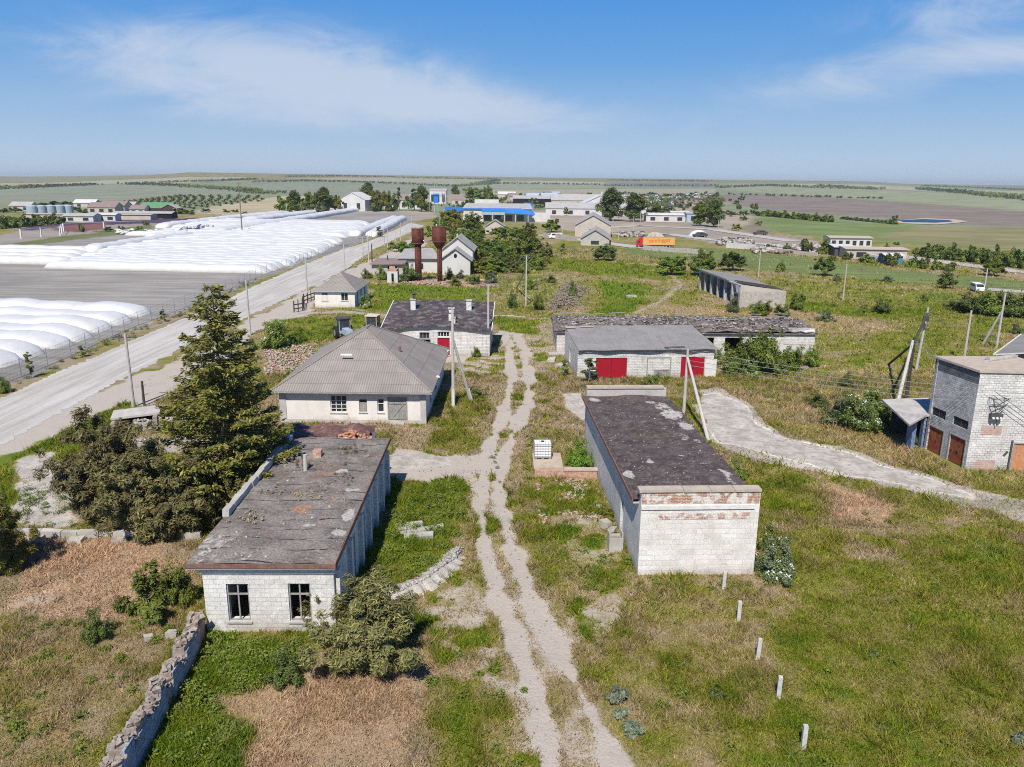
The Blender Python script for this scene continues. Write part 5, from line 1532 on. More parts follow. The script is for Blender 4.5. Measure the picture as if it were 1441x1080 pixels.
def bags():
    cat = 'grain bag'
    near = [((207, 444), 'farthest back'), ((178, 456), ''), ((148, 466), ''), ((122, 478), ''), ((92, 488), ''), ((52, 502), ''), ((18, 514), '')]
    labs = ['long white grain bag at the back of the near row, beside the bare grey yard', 'white grain bag second from the bare grey yard, blunt end near the fence',
            'white grain bag third from the bare grey yard in the near row', 'white grain bag fourth from the bare grey yard in the near row',
            'white grain bag fifth from the bare grey yard in the near row', 'white grain bag sixth from the bare grey yard, near the frame edge',
            'white grain bag nearest the viewer, closest to the young roadside saplings']
    for i, ((px, py), _) in enumerate(near):
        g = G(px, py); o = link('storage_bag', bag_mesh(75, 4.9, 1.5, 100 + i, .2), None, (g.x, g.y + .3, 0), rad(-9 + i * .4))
        tag(o, labs[i], cat, 'white grain bags near the fence')
    prot = [bag_mesh(46 + 4 * k, 4.6, 1.6, 10 + k, .1) for k in range(5)]
    y = 160.0; i = 0
    edge = [(150, -50.5), (158, -49.5), (200, -49.6), (238, -52), (260, -56), (300, -56), (345, -62), (380, -66)]
    while y < 352:
        xr = float(np.interp(y, [e[0] for e in edge], [e[1] for e in edge])) + random.uniform(-1.3, .8)
        if 254 < y < 262: xr -= 5
        k = i % 5; L_ = 46 + 4 * k
        o = link('storage_bag', prot[k], None, (xr, y, 0), rad(-7.5 - (y - 160) * .018))
        o.scale = ((np.interp(y, [160, 200, 270, 352], [47, 58, 70, 84]) + random.uniform(-3, 3)) / L_, 1, random.uniform(.9, 1.05))
        if i == 0:
            tag(o, 'front bag of the big white field, its whole side bordering the bare grey yard', cat)
        else:
            tag(o, 'white grain bag lying side by side in the big striped field of bags', cat, 'white grain bags of the big field')
        y += 4.75; i += 1
    # bags beyond, their rounded ends pointing to the left farm
    for j, (px, py, L_, a, lab) in enumerate([
            (104, 372, 90, -6, 'white grain bag with blunt end beside the dark blue barrel in the yard'),
            (116, 367, 92, -5, 'white grain bag just behind the one by the blue barrel'),
            (124, 361, 94, -5, 'white grain bag two rows behind the one by the blue barrel'),
            (132, 356, 96, -4, 'hindmost white grain bag next to the obliquely laid one')]):
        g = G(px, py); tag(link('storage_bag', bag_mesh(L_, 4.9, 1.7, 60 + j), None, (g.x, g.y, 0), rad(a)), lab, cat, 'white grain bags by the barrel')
    for j, (p, q, w, h, lab) in enumerate([
            ((268, 334), (122, 357), 5, 2.1, 'bluish white grain bag laid obliquely along the edge of the striped field'),
            ((342, 308), (226, 322), 6, 2.2, 'white grain bag stretching behind the heap of crumpled plastic'),
            ((500, 297), (300, 331), 7, 2.2, 'shaded white grain bag running obliquely past the tall wooden pole'),
            ((470, 297), (345, 312), 8, 2.0, 'white grain bag in the far group below the clump of trees'),
            ((440, 297), (330, 308), 8, 1.8, 'outermost far white grain bag under the clump of trees'),
            ((556, 309), (498, 333), 4.6, 2.0, 'white grain bag pointing at the road bend, inner of two'),
            ((566, 309), (522, 334), 4.6, 2.0, 'white grain bag pointing at the road bend, beside the fence')]):
        a, b = G(*p), G(*q); d = a - b
        tag(link('storage_bag', bag_mesh(d.length, w, h, 80 + j), None, (a.x, a.y, 0), math.atan2(d.y, d.x)), lab, cat)
    g = G(108, 374); mb = MB(); mb.tube([(0, -.6, .55), (0, .6, .55)], [.55, .55], 14); mb.tube([(0, -.63, .55), (0, -.6, .55)], [.58, .58], 14, cap=True)
    tag(mb.build('barrel', mat('dark_blue_barrel', (.03, .05, .12), None, 2, bump=.05), None, True, (g.x, g.y - 1.2, 0)), 'dark blue barrel at the blunt end of a white bag', 'barrel')
    c0, c1 = G(240, 331), G(298, 326); pts, sz = [], []
    for _ in range(420):
        t = random.random(); p = c0.lerp(c1, t); hgt = 2.6 * math.sin(math.pi * min(max(t, .05), .95))
        pts.append((p.x + random.gauss(0, 1), p.y + random.gauss(0, 4), random.uniform(0, max(hgt, .3)))); sz.append(random.uniform(.5, 1.5))
    chips('plastic_heap', [M['bag'], M['bag'], mat('mauve_plastic', (.2, .18, .28), (.12, .1, .18), 2), M['galv']], pts, sz, 'heap of crumpled white and mauve plastic film by the grain bags', 'plastic heap', .35)
    pts, sz = [], []
    for _ in range(60):
        p = G(random.uniform(165, 222), random.uniform(325, 331)); pts.append((p.x, p.y, random.uniform(.1, .6))); sz.append(random.uniform(.8, 2.2))
    chips('film_scraps', [M['bag']], pts, sz, 'scraps of white film lying along the grassy bank', 'plastic scraps', .25)


def fence():
    P = [G(*q) for q in [(-30, 552), (30, 530), (100, 500), (175, 465), (275, 427), (360, 391), (467, 354), (530, 331), (572, 313)]]
    r = empty('mesh_fence', P[0], 0, 'long grey wire mesh fence on thin posts between road and grain bags', 'fence')
    pts = []
    for a, b in zip(P[:-1], P[1:]):
        n = max(1, int((b - a).length / 3.3))
        pts += [a.lerp(b, k / n) for k in range(n)]
    pts = pts[:98] + [P[-1]]
    for p in pts[:-1]:
        mb = MB(); q = p - P[0]; mb.tube([(q.x, q.y, -.1), (q.x, q.y, 1.75)], .04, 5); mb.build('post', M['galv'], r)
    mb = MB()
    for z in (.2, .55, .9, 1.25, 1.65):
        mb.tube([(p.x - P[0].x, p.y - P[0].y, z) for p in pts], .011, 3)
    for a, b in zip(pts[:-1], pts[1:]):
        n = 10
        for k in range(n):
            p = a.lerp(b, k / n) - P[0]; q = a.lerp(b, (k + 1.2) / n) - P[0]
            if a.y < 150: mb.tube([(p.x, p.y, .05), (q.x, q.y, 1.65)], .008, 3, cap=False)
    mb.build('wire_mesh', M['galv'], r)
    # dark board fence by the cottage
    P = [G(*q) for q in [(414, 440), (426, 438), (428, 428), (438, 424), (447, 420)]]
    r = empty('board_fence', P[0], 0, 'broken dark timber fence between the white road and the cottage', 'fence')
    for a, b in zip(P[:-1], P[1:]):
        n = max(2, int((b - a).length / 1.1))
        for k in range(n):
            p = a.lerp(b, k / n) - P[0]; mb = MB(); mb.obox((p.x, p.y, .75 + random.uniform(-.1, .1)), (.13, .13, 1.6 + random.uniform(0, .5)), random.random(), random.uniform(-.06, .06)); mb.build('post', M['wood_dark'], r)
        m = (a + b) / 2 - P[0]; d = b - a
        for z in (.5, 1.1):
            mb = MB(); mb.obox((m.x, m.y, z), (d.length, .04, .16), math.atan2(d.y, d.x)); mb.build('rail', M['wood_dark'], r)


# ---- poles
def pole(px, py, ptop, lab, m='conc_pole', r0=.15, r1=.10, strut=None, white=0, arm=True, lean=(0, 0), group='utility poles', cat='utility pole', name='utility_pole', armw=.9, top_xy=None):
    g = G(px, py)
    h = Zt(ptop, g.x, g.y)
    r = empty(name, g, 0, lab, cat, group)
    tx, ty = lean
    mb = MB(); mb.tube([(0, 0, -.3), (tx, ty, h)], [r0, r1], 8); mb.build('post', M[m], r)
    if white:
        mb = MB(); mb.tube([(0, 0, 0), (tx * white / h, ty * white / h, white)], [r0 + .006, r0 + .004], 8); mb.build('white_base', M['whitewash'], r)
    if arm:
        mb = MB(); mb.box(tx - armw, tx + armw, ty - .04, ty + .04, h - .35, h - .26); a = mb.build('crossarm', M['steel'], r)
        for s in (-.9, -.35, .35, .9):
            mb = MB(); mb.tube([(tx + s * armw, ty, h - .26), (tx + s * armw, ty, h - .08)], [.04, .03], 6); mb.build('insulator', M['steel'], a)
    if strut:
        b = G(strut[0], strut[1]) - g; zt = Zt(strut[2], g.x, g.y)
        mb = MB(); mb.tube([(b.x, b.y, -.3), (tx * zt / h, ty * zt / h, zt)], [r0, r1], 8); st = mb.build('strut', M[m], r)
        if white:
            t = white * .8 / zt; mb = MB(); mb.tube([(b.x, b.y, 0), (b.x * (1 - t), b.y * (1 - t), zt * t)], [r0 + .006, r0 + .004], 8); mb.build('white_base', M['whitewash'], st)
    return g + Vector((tx, ty, h))


def wire(a, b, sag=.5, n=14):
    a, b = Vector(a), Vector(b)
    return [a.lerp(b, k / n) - Vector((0, 0, sag * 4 * (k / n) * (1 - k / n))) for k in range(n + 1)]


def poles():
    T = {}
    roadp = [(188, 573, 470, 'tall concrete pole on the verge beside the dark cellar hatch'), (352, 472, 395, 'concrete roadside pole rising behind the tall spruce'), (433, 424, 362, 'concrete pole beside the broken board fence and cottage'),
             (485, 380, 344, 'concrete pole on the verge behind the cottage roof'), (519, 372, 331, 'pale pole above the pinkish sheet roof shed'), (511, 366, 334, 'dark leaning pole just before the pinkish-roofed shed', ), (524, 378, 343, 'brown wooden pole leaning over the pinkish-roofed shed'),
             (546, 354, 322, 'concrete pole behind the shrub by the left water tower'), (541, 347, 324, 'short thin pole on the far roadside verge'), (564, 341, 313, 'concrete pole where the road bends away'), (557, 340, 326, 'thin lamp-like pole in front of the road bend'), (580, 328, 303, 'farthest roadside pole at the end of the white road')]
    tops = []
    for i, (x, y, t, lab) in enumerate(roadp):
        p = pole(x, y, t, lab, 'wood_dark' if i in (6,) else 'conc_pole', arm=i not in (6, 8, 10), group='roadside poles')
        if i in (0, 1, 2, 3, 7, 9): tops.append(p)
    T['A'] = pole(638, 572, 436, 'concrete strutted pole with white base at the corner of the hip-roofed house', strut=(664, 566, 476), white=1.5, group='yard poles')
    T['B'] = pole(687, 501, 400, 'slim concrete pole at the corner of the white brick workshop', white=1.3, group='yard poles')
    T['C'] = pole(740, 431, 360, 'concrete pole with strut beside the grassy spoil heap', strut=(726, 405, 378), group='yard poles')
    T['D'] = pole(962, 583, 492, 'concrete strutted pole behind the block warehouse, in front of a red door', strut=(999, 622, 503), group='yard poles', armw=.5)
    T['E'] = pole(1067, 391, 352, 'thin pale pole standing behind the open-bay ruin', 'coping', arm=False, group='pasture poles')
    T['F'] = pole(1186, 423, 372, 'thin pale pole alone in the grassy pasture', 'coping', arm=False, group='pasture poles')
    T['Gp'] = pole(1356, 508, 437, 'bare concrete pole rising behind the substation roof', arm=False, group='pasture poles')
    T['H'] = pole(1402, 490, 413, 'concrete pole with long strut near the blue-walled shed', strut=(1381, 486, 436), group='pasture poles', armw=.4)
    T['I'] = pole(1313, 0 + 520, 433, 'leaning concrete pole carrying the dark beam behind the frame pole', arm=True, group='frame poles', lean=(-.0, .0), armw=.35) if False else pole(1289, 520, 433, 'leaning concrete pole at the far end of the dark beam', arm=True, group='frame poles', armw=.35, lean=(.35, 0))
    # timber and concrete frame pole
    g = G(1275, 563); h = Zt(475, g.x, g.y)
    r = empty('frame_pole', g, 0, 'frame pole of one dark timber and two struts behind the elder bushes', 'utility pole', 'frame poles')
    mb = MB(); mb.tube([(0, 0, -.3), (0, 0, h)], [.16, .12], 8); mb.build('post', M['wood_dark'], r)
    b = G(1257, 590) - g; mb = MB(); mb.tube([(b.x, b.y, -.3), (-.18, -.1, h - .3)], [.17, .12], 8); mb.build('strut', M['conc_pole'], r, False)
    b = G(1250, 511) - g; mb = MB(); mb.tube([(b.x, b.y, -.2), (-.1, .1, h - .7)], [.13, .1], 8); mb.build('timber_strut', M['wood_dark'], r)
    mb = MB(); mb.box(-.5, .5, -.06, .06, h - .5, h - .38); a = mb.build('crossarm', M['steel'], r)
    for s in (-.45, 0, .45):
        mb = MB(); mb.tube([(s, 0, h - .38), (s, 0, h - .15)], [.06, .04], 6); mb.build('insulator', M['steel'], a)
    e = T['I'] - g; mb = MB(); mb.tube([(0, 0, h - .45), (e.x, e.y, e.z - .6)], .11, 8); mb.build('beam', M['wood_dark'], r)
    mb = MB(); mb.obox((e.x * .93, e.y * .93, h - .2), (.5, .35, .5), .4); mb.build('switch_box', M['steel'], r)
    fr = g + Vector((0, 0, h))
    # far poles
    far = [(862, 328, 308, 'thin pole before the round dark tree at the gabled warehouse'), (870, 339, 318, 'thin pole at the roadside left of the lorry cab'), (791, 337, 318, 'short pole by the garden wall near the white van'), (891, 326, 304, 'thin pole under the second tall poplar'), (901, 313, 297, 'thin pole between poplars and white shed'),
           (700, 341, 330, 'short pole amid the shrubbery below the blue-roofed store'), (447, 299, 281, 'thin pole in front of the tree clump by the bags'), (404, 301, 286, 'thin pole at the left end of the tree clump'), (568, 297, 275, 'thin pole before the cypress at the white houses'), (605, 300, 277, 'pole beside the small blue tower'),
           (476, 296, 276, 'thin pole in front of the white gabled barn'), (304, 303, 286, 'pale pole beyond the green-roofed barn'), (250, 306, 288, 'pole beside the green-roofed barn gable'), (1391, 388, 372, 'thin pole at the far lane by a dense tree'), (1386, 402, 378, 'pale leaning pole behind the hedge with the white van'), (1010, 330, 310, 'thin pole by the far twin trees')]
    for x, y, t, lab in far:
        pole(x, y, t, lab, 'conc_pole', .14, .1, arm=False, group='distant poles')
    tp = pole(341, 329, 257, 'tall dark wooden pole with crossarm among the white bags', 'bark', .22, .15, group='distant poles')
    # wires
    def run(label, lines):
        mb = MB()
        for a, b, s in lines: mb.tube(wire(a, b, s), .016, 4, cap=False)
        o = mb.build('power_line', M['galv']); tag(o, label, 'power line')
    for k, dz in enumerate((-.1, -.5, -.9, -1.3)):
        run(('topmost', 'second', 'third', 'lowest')[k] + ' of the four wires crossing before the substation from the warehouse pole', [(T['D'] + Vector((.1, 0, dz)), Vector((46, 38.5, 6.9 + dz * .55)), .7)])
    run('power line along the white road poles', [(a + Vector((dx, 0, -.1)), b + Vector((dx, 0, -.1)), .6) for a, b in zip(tops[:-1], tops[1:]) for dx in (-.5, .5)])
    run('power line from the strutted yard pole to the workshop corner pole', [(T['A'] + Vector((dx, 0, -.1)), T['B'] + Vector((dx, 0, -.1)), .3) for dx in (-.6, .6)])
    run('power line from the workshop corner pole to the spoil heap pole', [(T['B'] + Vector((dx, 0, -.1)), T['C'] + Vector((dx, 0, -.1)), .4) for dx in (-.6, .6)])
    run('power line from the frame pole down to the substation bracket', [(fr + Vector((s, 0, -.2)), Vector((31.2 + s * .5, 48.6, 5.0)), .25) for s in (-.4, 0, .4)])
    # white fence posts in the meadow
    labs = ['white concrete stake against the warehouse front wall', 'white concrete stake second from the warehouse', 'white concrete stake in the middle of the row of five', 'white concrete stake fourth from the warehouse', 'white concrete stake farthest out in the meadow, nearest the viewer']
    for i, (px, py) in enumerate([(1018, 829), (1039, 873), (1066, 927), (1095, 982), (1130, 1054)]):
        g = G(px, py); mb = MB()
        mb.face([(-.075, -.075, -.2), (.075, -.075, -.2), (.075, .075, -.2), (-.075, .075, -.2)][::-1])
        mb.box(-.075, .075, -.07, .07, -.19, .90); mb.box(-.05, .05, -.05, .05, .901, .92)
        o = mb.build('concrete_stake', M['stake'], None, False, (g.x, g.y, 0), random.uniform(-.2, .2))
        o.rotation_euler = (random.uniform(-.03, .03), random.uniform(.0, .05), random.uniform(-.2, .2)); tag(o, labs[i], 'stake', 'white stakes in the meadow')


# ---- walls, slabs, tank, vehicles
def block_wall(name, lab, pts, h0, t, m_top, m_face, seed, broken=.5, cat='wall'):
    """crumbling wall: coursed rough blocks along a line, broken top"""
    rng = random.Random(seed)
    r = empty(name, pts[0], 0, lab, cat)
    P0 = Vector(pts[0]); core = MB(); face = MB(); top = MB()
    for a, b in zip(pts[:-1], pts[1:]):
        a, b = Vector(a) - P0, Vector(b) - P0; d = (b - a); L_ = d.length; d.normalize(); ang = math.atan2(d.y, d.x); nn = Vector((-d.y, d.x, 0))
        u = 0
        while u < L_:
            l = min(rng.uniform(.35, .7), L_ - u + .02)
            h = h0 * (1 - broken * rng.random() ** 2)
            c = a + d * (u + l / 2)
            core.obox((c.x, c.y, h / 2 - .1), (l + .01, t, h + .1), ang, jit=.02)
            for s in (-1, 1):
                q = c + nn * s * (t / 2 + .02); hh = h - rng.uniform(0, .25)
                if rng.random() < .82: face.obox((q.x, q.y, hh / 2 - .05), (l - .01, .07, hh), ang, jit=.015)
            for _ in range(9):
                q = c + nn * rng.uniform(-t / 2, t / 2) + d * rng.uniform(-l / 2, l / 2)
                top.obox((q.x, q.y, h + rng.uniform(-.05, .1)), (rng.uniform(.1, .3), rng.uniform(.08, .22), rng.uniform(.06, .17)), rng.uniform(0, 3), rng.uniform(-.25, .25), jit=.035)
            u += l
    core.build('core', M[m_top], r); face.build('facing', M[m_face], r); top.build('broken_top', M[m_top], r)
    return r


def walls_and_bits():
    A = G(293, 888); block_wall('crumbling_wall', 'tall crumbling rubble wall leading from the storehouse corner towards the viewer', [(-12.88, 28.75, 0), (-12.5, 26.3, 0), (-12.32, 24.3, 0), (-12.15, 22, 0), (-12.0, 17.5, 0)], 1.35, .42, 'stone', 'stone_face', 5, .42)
    a, b = G(50, 757), G(284, 757); a = a - Vector((4, -.1, 0)); mb = MB(); u = 0; d = b - a
    while u < d.length:
        l = random.uniform(.7, 1.3); c = a + d.normalized() * (u + l / 2)
        if random.random() < .93: mb.obox((c.x, c.y, .14 + random.uniform(-.05, .03)), (l - .03, .32, .5), math.atan2(d.y, d.x) + random.uniform(-.03, .03), random.uniform(-.06, .06), jit=.03)
        u += l
    tag(mb.build('low_plot_wall', M['concrete']), 'low pale kerb wall between the orange grass and the conifers', 'wall')
    a, b = G(160, 640), G(300, 632); block_wall('ruin_footing', 'broken white masonry footing half hidden by the conifers', [(a.x, a.y, 0), (b.x, b.y, 0)], .9, .5, 'chalk', 'chalk', 9, .6)
    a, b = G(190, 606), G(300, 598); block_wall('ruin_footing', 'far line of white broken masonry behind the spruce', [(a.x, a.y, 0), (b.x, b.y, 0)], .8, .5, 'chalk', 'chalk', 10, .6)
    a, b = G(0, 0 + 500), G(0, 500)
    # cellar hatch by the pole
    g = G(192, 604); r = empty('cellar_hatch', g, .3, 'low cellar entrance with stone cheeks and dark opening at the verge', 'cellar')
    mb = MB(); mb.box(-1.6, -1.3, -.8, 1.4, -.1, .75); mb.box(1.3, 1.6, -.8, 1.4, -.1, 1.05); mb.box(-1.3, 1.3, 1.1, 1.4, -.1, 1.05); mb.build('cheek_wall', M['stone'], r)
    mb = MB(); mb.slab([(-1.7, .1, .95), (1.7, .1, 1.15), (1.7, 1.6, 1.35), (-1.7, 1.6, 1.15)], .16); mb.build('cover_slab', M['concrete'], r)
    mb = MB(); mb.box(-1.29, 1.29, .6, .7, -.1, .94); mb.build('opening', M['black'], r)
    g = G(203, 571); mb = MB(); mb.tube([(0, 0, -.2), (.03, 0, 2.1)], [.11, .09], 8); tag(mb.build('timber_stump', M['wood_dark'], None, False, (g.x, g.y, 0)), 'short dark timber stump beside the concrete verge pole', 'post')
    # brick pit with tank
    g = G(752, 675); r = empty('brick_pit', (1.5, 46.9, 0), .01, 'low brick pit with concrete rim next to the block warehouse', 'pit'); FOOT.append((1.4, 5.6, 46.8, 50.4))
    mb = MB(); mb.box(0, 4.0, 0, .35, -.1, .44); mb.box(0, .35, .35, 3.0, -.1, .44); mb.box(.35, 1.75, .35, 3.0, -.1, .4); mb.build('wall', M['redbrick_rubble'], r)
    mb = MB(); mb.box(-.05, 1.85, .36, 3.1, .445, .56); mb.box(1.86, 4.05, -.04, .42, .445, .54); mb.build('rim_slab', M['coping'], r)
    r = empty('caged_tank', (2.07, 49.2, .56), .02, 'white caged water tank standing on the brick pit', 'tank')
    mb = MB(); mb.box(-.53, .53, -.48, .48, .14, 1.02); mb.tube([(0, 0, 1.02), (0, 0, 1.07)], .16, 12); mb.build('bottle', M['ibc_plastic'], r)
    mb = MB()
    for z in (.2, .38, .56, .74, .92, 1.03):
        mb.tube([(-.56, -.51, z), (.56, -.51, z), (.56, .51, z), (-.56, .51, z), (-.56, -.51, z)], .012, 4)
    for k in range(7):
        x = -.56 + 1.12 * k / 6
        mb.tube([(x, -.51, .12), (x, -.51, 1.04), (x, .51, 1.04), (x, .51, .12)], .012, 4)
    for k in range(1, 6):
        y = -.51 + 1.02 * k / 6
        for s in (-.56, .56): mb.tube([(s, y, .12), (s, y, 1.04)], .012, 4)
    mb.build('cage', M['galv'], r)
    mb = MB(); mb.box(-.56, .56, -.51, .51, .1, .135)
    for x in (-.46, 0, .46): mb.box(x - .07, x + .07, -.5, .5, 0, .099)
    mb.build('pallet', M['wood'], r)
    mb = MB(); mb.tube([(0, 0, 1.07), (0, 0, 1.11)], .11, 12); mb.build('lid', M['black'], r)
    # trough at the warehouse side
    g = G(866, 778); r = empty('concrete_trough', (g.x, g.y + .3, 0), .1, 'short upright concrete trough with weeds by the warehouse side wall', 'trough')
    mb = MB(); mb.box(-.36, .36, -.3, -.24, -.1, .78); mb.box(-.36, .36, .24, .3, -.1, .78); mb.box(-.36, -.3, -.24, .24, -.1, 1.05); mb.box(.3, .36, -.24, .24, -.1, 1.05); mb.build('shell', M['concrete'], r)
    mb = MB(); mb.box(-.3, .3, -.24, .24, .0, .7); mb.build('soil', M['stone'], r)
    for (px, py, w, d, h, a, lab) in [(576, 742, 1.5, .9, .12, .2, 'flat grey concrete slab on the grass by the storehouse'), (594, 748, 2.4, .3, .2, .35, 'pale plank lying in the grass east of the storehouse'), (590, 758, 1.5, .5, .25, .15, 'broken pale brick slab beside the plank in the grass'), (785, 498, 2.2, 1.2, .12, .1, 'pale concrete slab beside the red-door garage'), (776, 508, 1.6, .8, .25, 1.4, 'overgrown concrete block near the garage side wall'), (790, 516, 1.3, .7, .3, .9, 'tilted concrete slab at the garage corner'), (888, 418, 1.6, 1.0, .3, .1, 'lone pale slab in the bright green meadow'), (843, 716, .3, .3, .25, 0, 'white stone on the ground near the warehouse side'), (852, 742, .5, .4, .4, .5, 'grey boulder by the warehouse side wall'), (862, 752, .5, .4, .4, .9, 'second boulder touching the trough weeds'), (209, 900, .35, .3, .2, .5, 'small white stone at the crumbling wall'), (222, 872, .4, .3, .25, 0, 'white stone below the sumac bush'), (243, 895, .45, .3, .25, 0, 'pale stone close to the storehouse wall corner'), (52, 762, .7, .4, .3, 0, 'pale stone at the dark end of the low wall'), (108, 762, .7, .5, .2, 0, 'flat white stone in the orange grass by the low wall'), (168, 763, .7, .5, .2, .4, 'flat white stone in mid orange grass'), (200, 763, .7, .5, .2, .8, 'flat white stone near the storehouse end of the low wall')]:
        g = G(px, py); mb = MB(); mb.obox((0, 0, h / 2 - .02), (w, d, h), 0, random.uniform(-.06, .06), random.uniform(-.06, .06), jit=min(w, d, h) * .14)
        tag(mb.build('concrete_slab' if w > 1 else 'stone', M['concrete'] if w > 1 else M['chalk'], None, False, (g.x, g.y, 0), a), lab, 'slab' if w > 1 else 'stone')
    # heaps
    pts, sz = [], []
    Pl = [G(*q) for q in [(525, 842), (560, 836), (600, 822), (628, 800), (640, 780)]]
    mb = MB(); nl, nw = 40, 10
    def bank(i, j):
        s = i / nl * 4; k = min(int(s), 3); p = Pl[k].lerp(Pl[k + 1], s - k); d = (Pl[k + 1] - Pl[k]).normalized(); n_ = Vector((-d.y, d.x, 0)); v = j / nw * 2 - 1
        w = .75 + .35 * math.sin(i * 1.7) * .5; e_ = math.sin(math.pi * min(max(i / nl, .02), .98)) ** .4
        return p + n_ * v * w + Vector((0, 0, .38 * e_ * (1 - v * v) * (.75 + .4 * float(fbm(np.array([i * .4]), np.array([j * .5]), 1.0, 3)[0])) - .04))
    for i in range(nl):
        for j in range(nw): mb.face([bank(i, j + 1), bank(i, j), bank(i + 1, j), bank(i + 1, j + 1)])
    tag(mb.build('rubble_mound', mat('crushed_limestone', (.52, .485, .435), (.42, .385, .335), 2, bump=.9, grain=.35, gs=16), None, True), 'low mound of crushed white limestone curving beside the storehouse', 'rubble')
    for _ in range(1500):
        k = random.randrange(4); t = random.random(); p = Pl[k].lerp(Pl[k + 1], t); s = random.gauss(0, .5)
        pts.append((p.x + s * .5, p.y + s * .8, max(.0, .34 * (1 - s * s)) + .02)); sz.append(random.uniform(.03, .11) if random.random() < .9 else random.uniform(.1, .2))
    chips('rubble_bank', [M['chalk'], M['chalk'], M['roofchalk'], M['concrete']], pts, sz, 'loose white limestone chips on the curving mound beside the storehouse', 'rubble')
    pts, sz = [], []
    for _ in range(1300):
        q = G(random.uniform(372, 440), random.uniform(487, 528)); pts.append((q.x, q.y, random.uniform(0, .2))); sz.append(random.uniform(.06, .24))
    chips('brick_rubble', [M['chalk'], M['redbrick_rubble'], M['redbrick_rubble'], M['chalk']], pts, sz, 'spread of pinkish brick rubble left of the hip-roofed house', 'rubble')
    pts, sz = [], []
    for _ in range(700):
        x, y = random.uniform(1.6, 6), random.uniform(40, 46.6)
        if vnoise(np.array([x * .8]), np.array([y * .8]), 9)[0] > .5: pts.append((x, y, .02)); sz.append(random.uniform(.05, .22))
    chips('brick_bits', [M['redbrick_rubble'], M['chalk']], pts, sz, 'brick bits scattered on the ground in front of the brick pit', 'rubble')
    pts, sz = [], []
    for _ in range(500):
        x, y = random.gauss(-16, 2.2), random.gauss(146, 1.6); pts.append((x, y, random.uniform(0, .2))); sz.append(random.uniform(.15, .5))
    chips('tower_rubble', [M['redbrick_rubble'], M['stone'], M['drystone'] if 'drystone' in M else M['stone']], pts, sz, 'reddish rubble round the feet of the water towers', 'rubble')
    pts, sz = [], []
    for _ in range(1600):
        t = random.random(); p = G(790, 436).lerp(G(808, 405), t); s = random.gauss(0, 1.6)
        pts.append((p.x + s, p.y + random.gauss(0, 2), max(0, 1.3 - abs(s) * .5) * random.random())); sz.append(random.uniform(.08, .3))
    chips('spoil_heap', [mat('dry_earth_clod', (.25, .2, .15), (.32, .27, .21), 3)], pts, sz, 'grey-brown earth spoil heap with dry stalks in the meadow', 'spoil heap')
    pts, sz = [], []
    for _ in range(450):
        y = random.uniform(18, 60); x = np.interp(y, [18, 36, 51, 70], [2.5, -.3, -1, .5]) + random.gauss(0, 3.2)
        pts.append((x, y, float(ground_z(np.array([x]), np.array([y]))[0]))); sz.append(random.uniform(.02, .075))
    chips('pebbles', [M['chalk'], M['concrete'], M['stone']], pts, sz, 'loose pebbles along the earth track', 'pebbles')


def wheel(parent, c, rad_, w, axis='x', n=16):
    mb = MB(); d = Vector((w / 2, 0, 0)) if axis == 'x' else Vector((0, w / 2, 0))
    c = Vector(c); mb.tube([c - d, c - d * .8, c + d * .8, c + d], [rad_ * .9, rad_, rad_, rad_ * .9], n); o = mb.build('wheel', M['tyre'], parent)
    mb = MB(); mb.tube([c - d * 1.04, c + d * 1.04], [rad_ * .5] * 2, 12); mb.build('rim', M['galv'], o)


